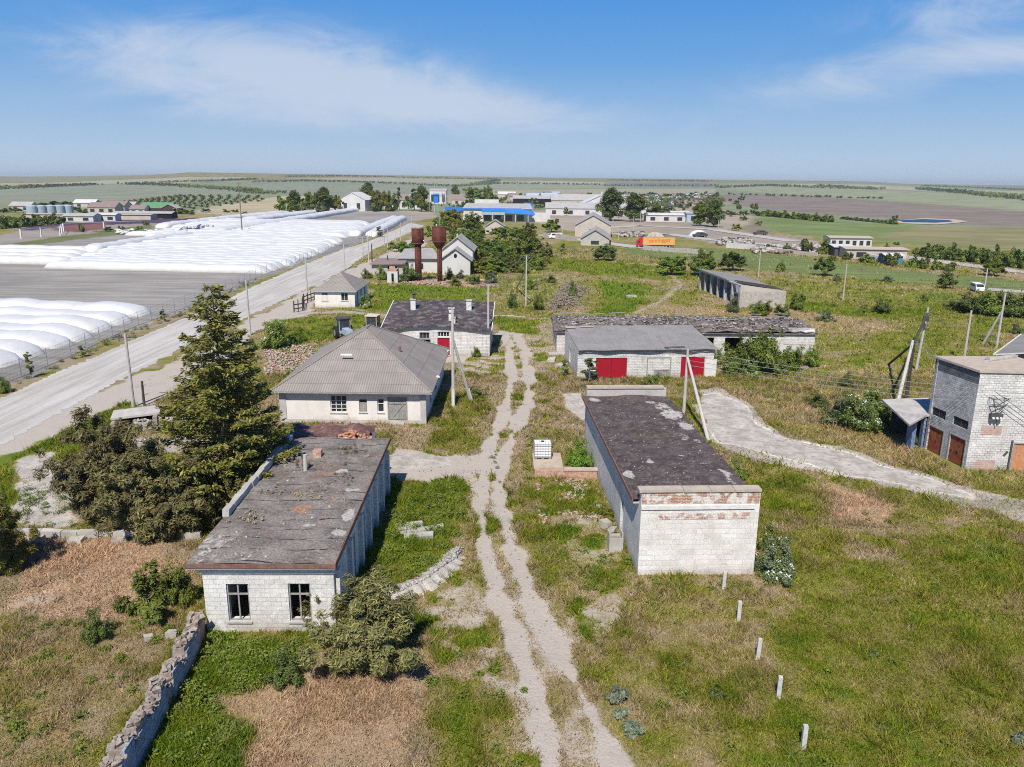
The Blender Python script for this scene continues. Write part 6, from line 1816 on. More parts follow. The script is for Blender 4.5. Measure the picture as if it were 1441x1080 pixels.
def vehicles():
    # lorry
    g = G(895, 348.5); e = G(949, 349.5); r = empty('lorry', g, math.atan2(e.y - g.y, e.x - g.x), 'articulated lorry with red cab and bright orange lettered trailer', 'lorry')
    L_ = (e - g).length; s = L_ / 13.0
    mb = MB(); h0, h1 = .75 * s, 3.55 * s
    prof = [(0, .45), (0, 1.5), (.25, 2.3), (.75, 2.75), (1.0, 3.25), (2.1, 3.4), (2.1, .45)]
    pf = [(x * s, z * s) for x, z in prof]; w = 2.2 * s
    mb.face([(x, 0, z) for x, z in pf][::-1]); mb.face([(x, w, z) for x, z in pf])
    for i in range(len(pf)):
        a, b = pf[i], pf[(i + 1) % len(pf)]; mb.face([(a[0], 0, a[1]), (b[0], 0, b[1]), (b[0], w, b[1]), (a[0], w, a[1])])
    cab = mb.build('cab', M['truck_red'], r)
    mb = MB(); mb.box(.5 * s, 1.3 * s, -.015, -.003, 1.6 * s, 2.25 * s); mb.build('side_window', M['glass'], cab)
    mb = MB(); mb.face([(-.012, .15, 1.6 * s), (.21 * s, .15, 2.25 * s), (.21 * s, w - .15, 2.25 * s), (-.012, w - .15, 1.6 * s)][::-1]); mb.build('windscreen', M['glass'], cab)
    mb = MB(); mb.box(2.35 * s, 13 * s, -.05, w + .05, .95 * s, 3.5 * s); tr = mb.build('trailer', M['truck_orange'], r)
    mb = MB(); mb.box(2.2 * s, 12.9 * s, .3, w - .3, .6 * s, .945 * s); mb.build('chassis', M['steel'], r)
    mb = MB(); mb.box(2.33 * s, 13.02 * s, -.07, w + .07, 3.503 * s, 3.58 * s); mb.build('top_rail', M['galv'], tr)
    cu = bpy.data.curves.new('lettering', 'FONT'); cu.body = 'cantlogger'; cu.size = 1.55 * s; cu.extrude = .004; cu.shear = .12; cu.space_character = .98
    tmp = bpy.data.objects.new('tmp_text', cu); COL.objects.link(tmp)
    dg = bpy.context.evaluated_depsgraph_get(); me = bpy.data.meshes.new_from_object(tmp.evaluated_get(dg)); bpy.data.objects.remove(tmp)
    me.materials.clear(); me.materials.append(M['truck_letter']); me.name = 'lettering'
    tx = link('lettering', me, tr); wd = max(v.co.x for v in me.vertices)
    k = 7.6 * s / wd; tx.scale = (k, k, 1); tx.location = (4.2 * s, -.062, 1.75 * s); tx.rotation_euler = (math.pi / 2, -.06, 0)
    for x in (.95, 2.6, 9.2, 10.3, 11.4):
        for y in (.15, w - .15): wheel(r, (x * s, y, .48 * s), .48 * s, .3, 'y')
    # tractor behind the hip roof
    def tractor(px, py, lab, m_, rz, cabm):
        g = G(px, py); r = empty('tractor', g, rz, lab, 'tractor')
        mb = MB(); mb.box(-.4, .4, -1.9, -.1, .75, 1.45); mb.box(-.32, .32, -2.0, -1.901, .7, 1.3); mb.build('bonnet', M[m_], r)
        mb = MB(); mb.box(-.3, .3, -1.8, 1.1, .45, .745); mb.build('chassis', M['steel'], r)
        mb = MB()
        for x in (-.68, .62):
            for y in (0, 1.2): mb.box(x, x + .06, y, y + .06, 1.1, 2.45)
        mb.box(-.7, .7, 0, 1.3, .75, 1.1); mb.build('cab', M[m_], r)
        mb = MB(); mb.box(-.78, .78, -.1, 1.4, 2.453, 2.58); mb.build('cab_roof', M[cabm], r)
        mb = MB(); mb.box(-.6, .6, .02, .04, 1.12, 2.44); mb.box(-.655, -.64, .07, 1.19, 1.12, 2.44); mb.box(.64, .655, .07, 1.19, 1.12, 2.44); mb.build('glazing', M['glass'], r)
        for x in (-.85, .85): wheel(r, (x, .75, .78), .78, .42)
        for x in (-.75, .75): wheel(r, (x, -1.45, .45), .45, .28)
        mb = MB(); mb.tube([(.3, -.9, 1.45), (.3, -.9, 2.3)], .05, 6); mb.build('exhaust', M['steel'], r)
    tractor(486, 478, 'blue tractor with dark cab partly hidden by the hip roof', 'blue_pale', .5, 'steel')
    tractor(523, 474, 'tractor with square beige cab roof showing over the hip roof ridge', 'beige_paint', -.2, 'beige_paint')

    def van(px, py, lab, rz=0.0, s=1.0, m_='car_white', name='van', cat='van', grp=None):
        g = G(px, py); r = empty(name, g, rz, lab, cat, grp); r.scale = (s, s, s)
        pf = [(-2.5, .35), (-2.55, 1.0), (-2.3, 1.25), (-1.7, 2.0), (2.4, 2.05), (2.5, 1.2), (2.5, .35)] if cat == 'van' else [(-2.1, .35), (-2.15, .8), (-1.2, .95), (-.6, 1.42), (1.0, 1.42), (1.7, 1.0), (2.1, .95), (2.15, .35)]
        mb = MB(); w = .95 if cat == 'van' else .85
        mb.face([(x, -w, z) for x, z in pf][::-1][::-1]); mb.face([(x, w, z) for x, z in pf][::-1])
        for i in range(len(pf)):
            a, b = pf[i], pf[(i + 1) % len(pf)]; mb.face([(b[0], -w, b[1]), (a[0], -w, a[1]), (a[0], w, a[1]), (b[0], w, b[1])])
        b = mb.build('body', M[m_], r)
        z0, z1 = (1.25, 1.85) if cat == 'van' else (.98, 1.34)
        mb = MB()
        mb.box(-1.5 if cat == 'van' else -.6, 1.9 if cat == 'van' else 1.0, -w - .012, -w - .002, z0, z1); mb.box(-1.5 if cat == 'van' else -.6, 1.9 if cat == 'van' else 1.0, w + .002, w + .012, z0, z1)
        mb.build('side_window', M['glass'], b)
        if cat == 'van':
            mb = MB(); mb.face([(-2.29, -.85, 1.28), (-2.29, .85, 1.28), (-1.76, .85, 1.95), (-1.76, -.85, 1.95)][::-1]); mb.build('windscreen', M['glass'], b)
        for x in (-1.55, 1.5):
            for y in (-w + .1, w - .1): wheel(r, (x, y, .34), .34, .22, 'y')
    van(1374, 410, 'white van with dark windscreen standing behind the roadside hedge', 1.35, .72)
    van(781, 336, 'white van parked by the garden wall beyond the pasture', .2, .9)
    van(1253, 367, 'blue car among the yard sheds beyond the crop strip', .3, 1.1, 'blue_sheet', 'parked_car', 'car')
    van(1245, 363, 'dark car beside the blue one in the far yard', .5, 1.0, 'steel', 'parked_car', 'car')
    van(985, 334, 'dark car next to the white tarpaulin at the far road', .3, 1.2, 'steel', 'parked_car', 'car')
    van(1070, 331, 'dark car on the far road below the green slope', .2, 1.2, 'steel', 'parked_car', 'car')


for f_ in (road, bags, fence, poles, walls_and_bits, vehicles):
    f_()
# ------------------------------------------------------------------ trees, shrubs and weeds
def leaves(cent, radii, n, size, rng, elong=1.5, up=.35, droop=0.0, wid=.42):
    """n leaf faces spread through clumps: returns (V, F)"""
    k = len(cent)
    w = radii ** 2 / np.sum(radii ** 2)
    ci = rng.choice(k, n, p=w)
    d = rng.normal(size=(n, 3)); d /= np.linalg.norm(d, axis=1)[:, None]
    rr = radii[ci] * rng.random(n) ** .45
    p = cent[ci] + d * rr[:, None]
    g = p - (cent.mean(0) - np.array([0, 0, .3 * (cent[:, 2].max() - cent[:, 2].min())])); g /= np.linalg.norm(g, axis=1)[:, None] + 1e-6
    nrm = d * .45 + g * .6 + rng.normal(size=(n, 3)) * .33 + np.array([0, 0, up])
    nrm /= np.linalg.norm(nrm, axis=1)[:, None]
    a = rng.normal(size=(n, 3)); a -= nrm * np.sum(a * nrm, 1)[:, None]; a /= np.linalg.norm(a, axis=1)[:, None]
    a[:, 2] -= droop
    b = np.cross(nrm, a)
    s = size * rng.uniform(.6, 1.4, n)[:, None]
    q = np.stack([p - a * s * elong * .5, p + b * s * wid - a * s * .1, p + a * s * elong * .5, p - b * s * wid - a * s * .05], 1)
    return q.reshape(-1, 3), np.arange(n * 4).reshape(-1, 4)


def crown_lobes(kind, H, R, rng, n):
    """clump centres and radii of a crown"""
    c, r = [], []
    if kind == 'round':                     # limbs of unequal length carry clumps, sky between them
        z0 = H * .30; nl = max(7, n // 6)
        for i in range(nl):
            a = 2.4 * i + rng.normal(0, .35); e = math.asin(min(1, .02 + .98 * ((i + .5) / nl))) * rng.uniform(.8, 1.1) - .12
            l = rng.uniform(.72, 1.12)
            for k in range(max(2, n // nl)):
                t = .38 + .62 * (k + rng.random() * .6) / (n // nl)
                q = np.array([math.cos(a) * math.cos(e) * R, math.sin(a) * math.cos(e) * R, math.sin(e) * (H - z0)]) * l * t
                q += rng.normal(0, .10 * R, 3); q[2] = min(z0 + q[2], H * .97)
                c.append(tuple(q)); r.append(R * rng.uniform(.13, .25) * (1.15 - .3 * t))
    elif kind == 'tall':
        z0 = H * .14
        while len(c) < n:
            t = rng.random() ** .9; a = rng.uniform(0, 6.283)
            prof = math.sin(math.pi * min(1, t * .88 + .12)) ** .6 * (.75 + .3 * math.sin(t * 9 + a))
            rr = R * prof * rng.uniform(.3, .9)
            c.append((rr * math.cos(a), rr * math.sin(a), z0 + t * (H - z0) * .94)); r.append(R * rng.uniform(.2, .34))
    elif kind == 'bush':
        nl = max(7, n // 5)
        for i in range(nl):
            a = 2.4 * i + rng.normal(0, .4); e = rng.uniform(.15, 1.35); l = rng.uniform(.62, 1.1)
            for k in range(max(2, n // nl)):
                t = .3 + .7 * (k + rng.random() * .7) / (n // nl)
                q = np.array([math.cos(a) * math.cos(e) * R, math.sin(a) * math.cos(e) * R, math.sin(e) * H * .92]) * l * t + rng.normal(0, .09 * R, 3)
                c.append((q[0], q[1], max(.06 * H, q[2]))); r.append(min(R, H) * rng.uniform(.12, .24) * (1.2 - .35 * t))
    elif kind == 'shaggy':                  # many rising stems with ragged tips
        nl = max(9, n // 7)
        for i in range(nl):
            a = rng.uniform(0, 6.283); sp = rng.random() ** .7; hgt = H * (1 - .62 * sp) * rng.uniform(.72, 1.08)
            for k in range(7):
                t = .12 + .88 * (k + rng.random()) / 7
                q = np.array([math.cos(a) * R * sp * t ** .8, math.sin(a) * R * sp * t ** .8, hgt * t]) + rng.normal(0, .07 * R, 3)
                c.append((q[0], q[1], max(.08, q[2]))); r.append(R * rng.uniform(.09, .17) * (1.25 - .6 * t))
    elif kind == 'cone':
        while len(c) < n:
            t = rng.random() ** 1.3; a = rng.uniform(0, 6.283)
            rr = R * (1 - t) ** .75 * rng.uniform(.45, 1.05)
            c.append((rr * math.cos(a), rr * math.sin(a), H * (.06 + .9 * t))); r.append(R * rng.uniform(.13, .24) * (1 - .5 * t))
    return np.array(c), np.array(r)


def limb_mesh(H, R, cent, rng, r0, split=.3, n=9, lean=0.0, m='bark'):
    mb = MB(); top = H * split
    mb.tube([(0, 0, -.25), (lean * .4, 0, top * .5), (lean, .05 * R, top)], [r0, r0 * .8, r0 * .65], 8)
    idx = rng.choice(len(cent), min(n, len(cent)), replace=False)
    for i in idx:
        e = cent[i]; s = np.array([lean, .05 * R, top * rng.uniform(.6, 1.0)])
        md = s * .5 + e * .5 + np.array([0, 0, .08 * H * rng.uniform(-.5, 1)])
        mb.tube([s, md, e], [r0 * .5, r0 * .3, r0 * .1], 5)
    return mb


PROTO = {}


def proto(key, kind, H, R, nlobe, nleaf, size, leaf, seed, r0=.12, elong=1.5, up=.35, bark='bark', flowers=0, split=.3, lean=0.0, droop=0, tree=True, wid=.42):
    rng = np.random.default_rng(seed)
    c, r = crown_lobes(kind, H, R, rng, nlobe)
    V, F = leaves(c, r, nleaf, size, rng, elong, up, droop, wid)
    V[:, 2] = np.maximum(V[:, 2], .02)
    mats = [L[leaf]]; mi = None
    if flowers:
        tops = c + np.stack([np.zeros(len(c)), np.zeros(len(c)), r * .75], 1)
        sel = rng.choice(len(c), max(3, int(len(c) * .55)), replace=False)
        V2, F2 = leaves(tops[sel], r[sel] * .55, flowers, size * 1.1, rng, 1.0, 1.6)
        mi = np.concatenate([np.zeros(len(F), int), np.ones(len(F2), int)])
        F = np.concatenate([F, F2 + len(V)]); V = np.concatenate([V, V2]); mats.append(L['blossom'])
    crown = np_mesh('crown', V, F, mats, mi=mi)
    mb = limb_mesh(H, R, c, rng, r0, split, 9 if tree else 7, lean)
    b = mb.build('trunk', M[bark]); tm = b.data; bpy.data.objects.remove(b)
    PROTO[key] = (crown, tm, H, R, leaf)


def spruce_proto(key, H, R, seed, nb=15, step=.42, leaf='spruce', rag=.35, z0=.06, per=150, size=.19):
    """conifer of drooping, up-tipped branches clothed in needle sprays"""
    rng = np.random.default_rng(seed)
    mb = MB(); mb.tube([(0, 0, -.3), (.05, 0, H * .5), (0, 0, H * .97)], [.2, .12, .02], 8)
    Vs, Fs, off = [], [], 0
    z = H * z0
    while z < H * .97:
        t = z / H
        rl = R * (1 - t) ** .72 + .18
        for k in range(max(4, int(nb * (1 - t * .55) * .5))):
            a = rng.uniform(0, 6.283); l = rl * rng.uniform(1 - rag * 1.4, 1 + rag * .45)
            dz = -.16 * l * (1 - t) - .05
            P = [np.array([0, 0, z]), np.array([math.cos(a) * l * .5, math.sin(a) * l * .5, z + dz * .9]), np.array([math.cos(a) * l, math.sin(a) * l, z + dz * .55 + .12 * l])]
            mb.tube(P, [.04 * (1 - t) + .012, .025 * (1 - t) + .01, .006], 4, cap=False)
            n = max(12, int(per * l / R))
            s = rng.random(n) ** .62
            p = np.where(s[:, None] < .5, P[0] + (P[1] - P[0]) * (s[:, None] * 2), P[1] + (P[2] - P[1]) * ((s[:, None] - .5) * 2))
            side = np.array([-math.sin(a), math.cos(a), 0])
            wd = .30 * l * (1.1 - s) * (s > .1) + .1
            off_s = rng.normal(0, .55, n) * wd
            p = p + side * off_s[:, None] + np.stack([np.zeros(n), np.zeros(n), rng.normal(-.06, .09, n) - np.abs(off_s) * .25], 1)
            ax = np.array([math.cos(a), math.sin(a), .1]) * .8 + side * np.sign(off_s)[:, None] * .7 + rng.normal(0, .35, (n, 3)); ax[:, 2] -= .2
            ax /= np.linalg.norm(ax, axis=1)[:, None]
            nr = rng.normal(0, .5, (n, 3)) + np.array([0, 0, .8]); bt = np.cross(ax, nr); bt /= np.linalg.norm(bt, axis=1)[:, None]
            sz = size * rng.uniform(.6, 1.4, n)[:, None]
            q = np.stack([p - ax * sz * .8, p + bt * sz * .3, p + ax * sz, p - bt * sz * .3], 1).reshape(-1, 3)
            Vs.append(q); Fs.append(np.arange(n * 4).reshape(-1, 4) + off); off += n * 4
        z += step * rng.uniform(.7, 1.3)
    crown = np_mesh('crown', np.concatenate(Vs), np.concatenate(Fs), [L[leaf]])
    b = mb.build('trunk', M['bark']); tm = b.data; bpy.data.objects.remove(b)
    PROTO[key] = (crown, tm, H, R, leaf)


def bare_proto(key, H, R, seed, m='bark_pale', r0=.22):
    rng = random.Random(seed); mb = MB()

    def grow(p, d, l, r, lev):
        q = p + d * l; mb.tube([p, p.lerp(q, .5) + Vector((rng.uniform(-.06, .06) * l, rng.uniform(-.06, .06) * l, 0)), q], [r, r * .8, r * .6], 5 if lev < 2 else 3, cap=False)
        if lev < 5:
            for _ in range(3 if lev < 4 else 4):
                e = (d + Vector((rng.gauss(0, .5), rng.gauss(0, .5), rng.gauss(.15, .3)))).normalized()
                grow(q if rng.random() < .6 else p.lerp(q, .7), e, l * rng.uniform(.6, .8), r * .55, lev + 1)
    grow(Vector((0, 0, 0)), Vector((0, 0, 1)), H * .28, r0, 0)
    b = mb.build('branches', M[m]); me = b.data; bpy.data.objects.remove(b)
    PROTO[key] = (None, me, H, R, None)


def plant(key, px, pbase, ptop, wpx, label, cat='tree', name='tree', leaf=None, group=None, dz=0.0):
    crown, trunk, H, R, lf = PROTO[key]
    g = G(px, pbase)
    h = max(Zt(ptop, g.x, g.y) - g.z, .25)
    w = wpx * depth(g) / FPX
    sxy, sz = w / (2 * R) * (1.1 if key in ('round', 'round_b', 'far_round', 'far_round_b', 'tall', 'tall_b') else 1.08), h / H
    r = empty(name, (g.x, g.y, g.z), random.uniform(0, 6.28), label, cat, group); r.scale = (sxy, sxy, sz)
    for nm, me in (('trunk', trunk), ('crown', crown)):
        if me is None: continue
        o = link(nm, me, r)
        if nm == 'crown' and leaf and leaf != lf:
            o.material_slots[0].link = 'OBJECT'; o.material_slots[0].material = L[leaf]
    return r


def shrub(key, px, pbase, ptop, wpx, label, leaf=None, group=None, name='shrub', cat='shrub'):
    return plant(key, px, pbase, ptop, wpx, label, cat, name, leaf, group)


# hi-detail forms near by, lighter ones far off
spruce_proto('spruce', 13.2, 4.1, 3, nb=23, step=.36, per=250, size=.155, rag=.28)
spruce_proto('juniper_cone', 6.8, 2.7, 5, nb=20, step=.22, leaf='juniper', rag=.55, z0=.03, per=150, size=.15)
proto('juniper_bush', 'shaggy', 3.3, 2.6, 190, 44000, .06, 'juniper', 8, .13, elong=3.0, up=.2, wid=.3, split=.35, lean=.3)
proto('juniper_mass', 'shaggy', 6.0, 2.8, 240, 60000, .075, 'juniper', 9, .14, elong=3.0, up=.25, wid=.3)
proto('juniper_mass_b', 'shaggy', 5.0, 2.8, 240, 56000, .075, 'juniper', 19, .14, elong=3.0, up=.25, wid=.3)
proto('bush', 'bush', 2.0, 1.4, 95, 7500, .075, 'mid', 11, .05, tree=False)
proto('bush_b', 'bush', 2.2, 1.6, 85, 6500, .10, 'mid', 12, .05, tree=False)
proto('elder', 'bush', 2.6, 1.6, 90, 8000, .085, 'mid', 13, .06, flowers=520, tree=False)
proto('sumac', 'bush', 2.4, 1.3, 46, 4200, .085, 'bright', 14, .05, elong=2.6, up=.7, tree=False)
proto('round', 'round', 7, 3.2, 120, 9500, .26, 'mid', 21, .2)
proto('round_b', 'round', 6.5, 3.4, 110, 9000, .27, 'mid', 22, .2)
proto('tall', 'tall', 15, 4.6, 120, 9500, .42, 'dark', 23, .35)
proto('tall_b', 'tall', 13, 4.4, 105, 8500, .42, 'dark', 24, .3)
proto('far_round', 'round', 6, 3.2, 44, 2200, .5, 'mid', 31, .2)
proto('far_round_b', 'round', 6, 3.4, 40, 2000, .5, 'mid', 32, .2)
proto('far_bush', 'bush', 3, 2.6, 40, 1700, .38, 'dark', 33, .1, tree=False)
proto('far_bush_b', 'bush', 3, 2.8, 40, 1600, .4, 'mid', 34, .1, tree=False)
proto('sapling', 'tall', 3.2, .6, 16, 700, .13, 'mid', 35, .04)
proto('cypress', 'tall', 12, 1.6, 30, 1800, .4, 'dark', 36, .2)
proto('tiny', 'round', 5, 2.6, 10, 120, 1.4, 'dark', 37, .25)
proto('mullein', 'bush', .9, .42, 16, 420, .11, 'grey', 38, .03, elong=2.6, up=.2, tree=False)
bare_proto('bare', 11, 4.0, 4)
bare_proto('twigs', 2.0, 1.2, 6, 'bark_pale', .03)

# --- near plants
plant('spruce', 326, 722, 390, 205, 'tall shaggy olive spruce, the highest tree of the plot', 'spruce', 'spruce_tree')
plant('juniper_mass', 156, 738, 535, 175, 'cone-topped brown-olive conifer beside the overgrown pale slabs', 'conifer', 'conifer_tree')
plant('juniper_mass_b', 222, 745, 578, 185, 'bushy conifer filling the gap between the cone-topped conifer and the spruce', 'conifer', 'conifer_tree')
plant('juniper_mass_b', 276, 744, 612, 140, 'low spreading conifer right at the foot of the tall spruce', 'conifer', 'conifer_tree')
plant('juniper_cone', 342, 700, 545, 110, 'dense dark conifer crowding the storehouse roof kerb behind the spruce', 'conifer', 'conifer_tree', leaf='spruce')
plant('juniper_mass', -5, 806, 655, 120, 'dark conifer cut off by the frame edge above a deep shadow', 'conifer', 'conifer_tree', leaf='spruce')
plant('juniper_bush', 520, 922, 800, 225, 'sprawling juniper with bare grey trunk in front of the storehouse corner', 'juniper', 'juniper_shrub')
plant('juniper_cone', 455, 880, 793, 62, 'upright juniper against the storehouse corner, beside a window', 'juniper', 'juniper_shrub')
shrub('bush', 405, 957, 910, 66, 'compact dark green bush below the storehouse windows', 'dark')
shrub('sumac', 208, 866, 782, 84, 'airy sumac with long leaflets above the orange dry grass', 'mid')
shrub('bush', 252, 850, 782, 56, 'green bush squeezed between the sumac and the storehouse wall', 'mid')
shrub('bush', 137, 900, 852, 46, 'small dark shrub alone in the dry grass', 'dark')
shrub('bush', 817, 657, 615, 48, 'fresh green round bush at the warehouse wall by the caged tank', 'bright')
shrub('elder', 1090, 812, 748, 62, 'white-flowering elder at the warehouse front corner', 'grey')
shrub('elder', 1078, 775, 722, 34, 'white-flowering elder taller and behind the one at the warehouse corner')
shrub('bush', 1035, 676, 640, 32, 'green shrub leaning on the far side wall of the warehouse')
shrub('sapling', 830, 538, 503, 30, 'scraggy grey-green bush beside the first red garage door', 'grey')
shrub('elder', 917, 546, 524, 32, 'low flowering bush in front of the bricked-up garage opening')
shrub('bush', 668, 560, 544, 28, 'small green bush at the foot of the strutted yard pole')
shrub('bush', 643, 566, 553, 22, 'low green bush between the yard pole and its strut')
shrub('bush', 670, 502, 486, 16, 'small shrub at the workshop wall by the corner pole')
shrub('sapling', 795, 530, 505, 16, 'thin weedy shrub at the garage side wall')
for i, (px, b, t, w, k, lf, lab) in enumerate([
        (1075, 524, 452, 62, 'bush_b', 'mid', 'large leafy bush before the middle of the rubble-roofed shed'), (1030, 526, 476, 50, 'bush_b', 'mid', 'bush at the garage end of the rubble-roofed shed'), (1112, 522, 480, 50, 'bush_b', 'bright', 'bright green bush near the white end of the rubble-roofed shed'),
        (1006, 512, 486, 28, 'elder', 'mid', 'flowering bush touching the garage roof corner'), (1143, 516, 482, 32, 'bush_b', 'mid', 'bush at the white brick end parapet of the rubble-roofed shed'), (1055, 530, 500, 36, 'elder', 'mid', 'flowering bush low in front of the large leafy bush'), (1050, 522, 462, 50, 'bush_b', 'dark', 'dark bush between the large leafy bush and the garage end'), (1095, 528, 492, 44, 'bush_b', 'mid', 'low broad bush between the large leafy bush and the bright green one')]):
    shrub(k, px, b, t, w, lab, lf)
for (px, b, t, w, k, lf, lab) in [
        (1205, 604, 540, 66, 'elder', 'dark', 'big dark flowering elder before the frame pole'), (1240, 602, 558, 46, 'elder', 'mid', 'flowering elder closest to the lean-to store'), (1180, 590, 552, 46, 'bush', 'grey', 'greyish bush at the outer end of the elder thicket'), (1228, 575, 540, 40, 'elder', 'mid', 'flowering elder behind the thicket by the frame pole'),
        (1150, 572, 548, 34, 'bush', 'dark', 'low dark bush in the dry meadow beside the elder thicket'), (1190, 545, 520, 22, 'bush', 'dark', 'small bush in the meadow above the elder thicket'), (1283, 625, 606, 24, 'bush', 'mid', 'small bush at the foot of the lean-to store'),
        (1168, 598, 575, 26, 'mullein', 'grey', 'grey silvery weed bush nearest the concrete lane')]:
    shrub(k, px, b, t, w, lab, lf)
for (px, b, t, w, k, lf, lab) in [
        (1030, 440, 412, 22, 'bush', 'grey', 'slender bush against the bays of the open-bay ruin'), (1072, 444, 419, 38, 'bush_b', 'mid', 'round bush before the ruin gable'), (1100, 444, 424, 30, 'elder', 'mid', 'flowering bush at the low corner of the ruin gable'), (1121, 436, 406, 32, 'bush_b', 'mid', 'taller bush just past the low corner of the ruin'),
        (1162, 452, 433, 26, 'elder', 'grey', 'white-blossomed bush alone in the dry grass beyond the ruin'), (1240, 441, 419, 38, 'bush_b', 'dark', 'broad dark bush in the middle of the pasture'), (1216, 440, 427, 20, 'bush', 'mid', 'smaller bush adjoining the broad dark pasture bush')]:
    shrub(k, px, b, t, w, lab, lf)
for (px, b, t, w, k, lf, lab) in [
        (850, 367, 344, 34, 'round_b', 'dark', 'round dark tree in the meadow below the gabled warehouses'), (945, 387, 356, 42, 'round', 'mid', 'spreading tree behind the meadow, first of three before the crop strip'), (988, 388, 352, 42, 'round_b', 'mid', 'dense tree next to the open-bay ruin'), (1031, 381, 350, 36, 'round', 'dark', 'dark tree right behind the ruin roof'),
        (1097, 383, 366, 18, 'far_bush_b', 'mid', 'small round bush on the crop strip edge'), (1159, 388, 356, 30, 'round', 'dark', 'two-headed dark tree on the crop strip edge'), (1331, 406, 382, 26, 'round_b', 'dark', 'dark conical tree before the crop strip toward the lane'),
        (1398, 389, 362, 28, 'round', 'mid', 'full green tree by the far side road'), (770, 362, 341, 20, 'far_bush_b', 'reddry', 'reddish dry bush at the edge of the shrubbery')]:
    plant(k, px, b, t, w, lab, 'tree', 'tree', lf)
for (px, b, t, w, k, lf, lab) in [
        (1362, 440, 408, 56, 'bush_b', 'dark', 'dark hedge bush in front of the white van'), (1392, 444, 402, 60, 'bush_b', 'mid', 'tallest green hedge bush next to the white van'), (1425, 446, 404, 60, 'bush_b', 'dark', 'hedge bush past the strutted pole'), (1342, 436, 420, 34, 'bush', 'dark', 'lowest bush at the open end of the van hedge'), (1300, 424, 412, 14, 'bush', 'mid', 'small weedy bush on the grass near the conical tree'), (1178, 396, 384, 14, 'bush', 'grey', 'pale bush near the two-headed tree'), (1248, 397, 386, 18, 'elder', 'grey', 'pale flowering bush at the crop strip edge'),
        (1430, 470, 452, 20, 'bush', 'grey', 'grey bush before the blue-walled shed'), (1395, 480, 462, 40, 'twigs', None, 'dry grey scrub between pole and blue-walled shed')]:
    shrub(k, px, b, t, w, lab, lf)
# --- hedges and yard trees on the far right
hed = [(1255, 374, 352, 30), (1284, 376, 358, 22), (1300, 378, 360, 22), (1318, 380, 362, 24), (1338, 382, 366, 22), (1222, 370, 357, 32), (1192, 366, 352, 18), (1160, 358, 334, 28), (1133, 357, 332, 26), (1108, 352, 342, 14), (1080, 350, 342, 14), (1248, 355, 342, 14), (1262, 345, 340, 10)]
for i, (px, b, t, w) in enumerate(hed):
    plant(('far_bush', 'far_bush_b')[i % 2], px, b, t, w, 'bush of the scruffy hedge between crop strip and far yards', 'shrub', 'shrub', ('dark', 'mid')[i % 2], 'bushes of the far yard hedge')
for i in range(17):
    t_ = i / 16; px = 1296 + 150 * t_
    plant(('far_bush', 'far_bush_b')[i % 2], px, 361 + 18 * t_, 345 + 8 * t_ - 3 * (i % 3), 27, 'tree of the dark roadside belt below the tan field', 'tree', 'tree', ('dark', 'mid')[i % 3 == 0], 'roadside tree belt')
for i in range(15):
    t_ = i / 14
    plant(('far_bush', 'far_bush_b')[i % 2], 1070 + 96 * t_, 304 + 8.5 * t_, 295.5 + 7.5 * t_ - (i % 3), 21, 'tree of the short belt at the top of the bright green field', 'tree', 'tree', ('mid', 'dark')[i % 3 == 0], 'green field tree belt')
for i in range(12):
    t_ = i / 11
    plant(('far_bush', 'far_bush_b')[i % 2], 1188 + 70 * t_, 309 + 7 * t_, 304 + 6.5 * t_, 14, 'tree of the dark belt leading to the pond', 'tree', 'tree', 'dark', 'pond tree belt')
plant('far_round', 1258, 316, 301, 12, 'single taller tree at the pond end of the belt', 'tree', 'tree', 'dark')
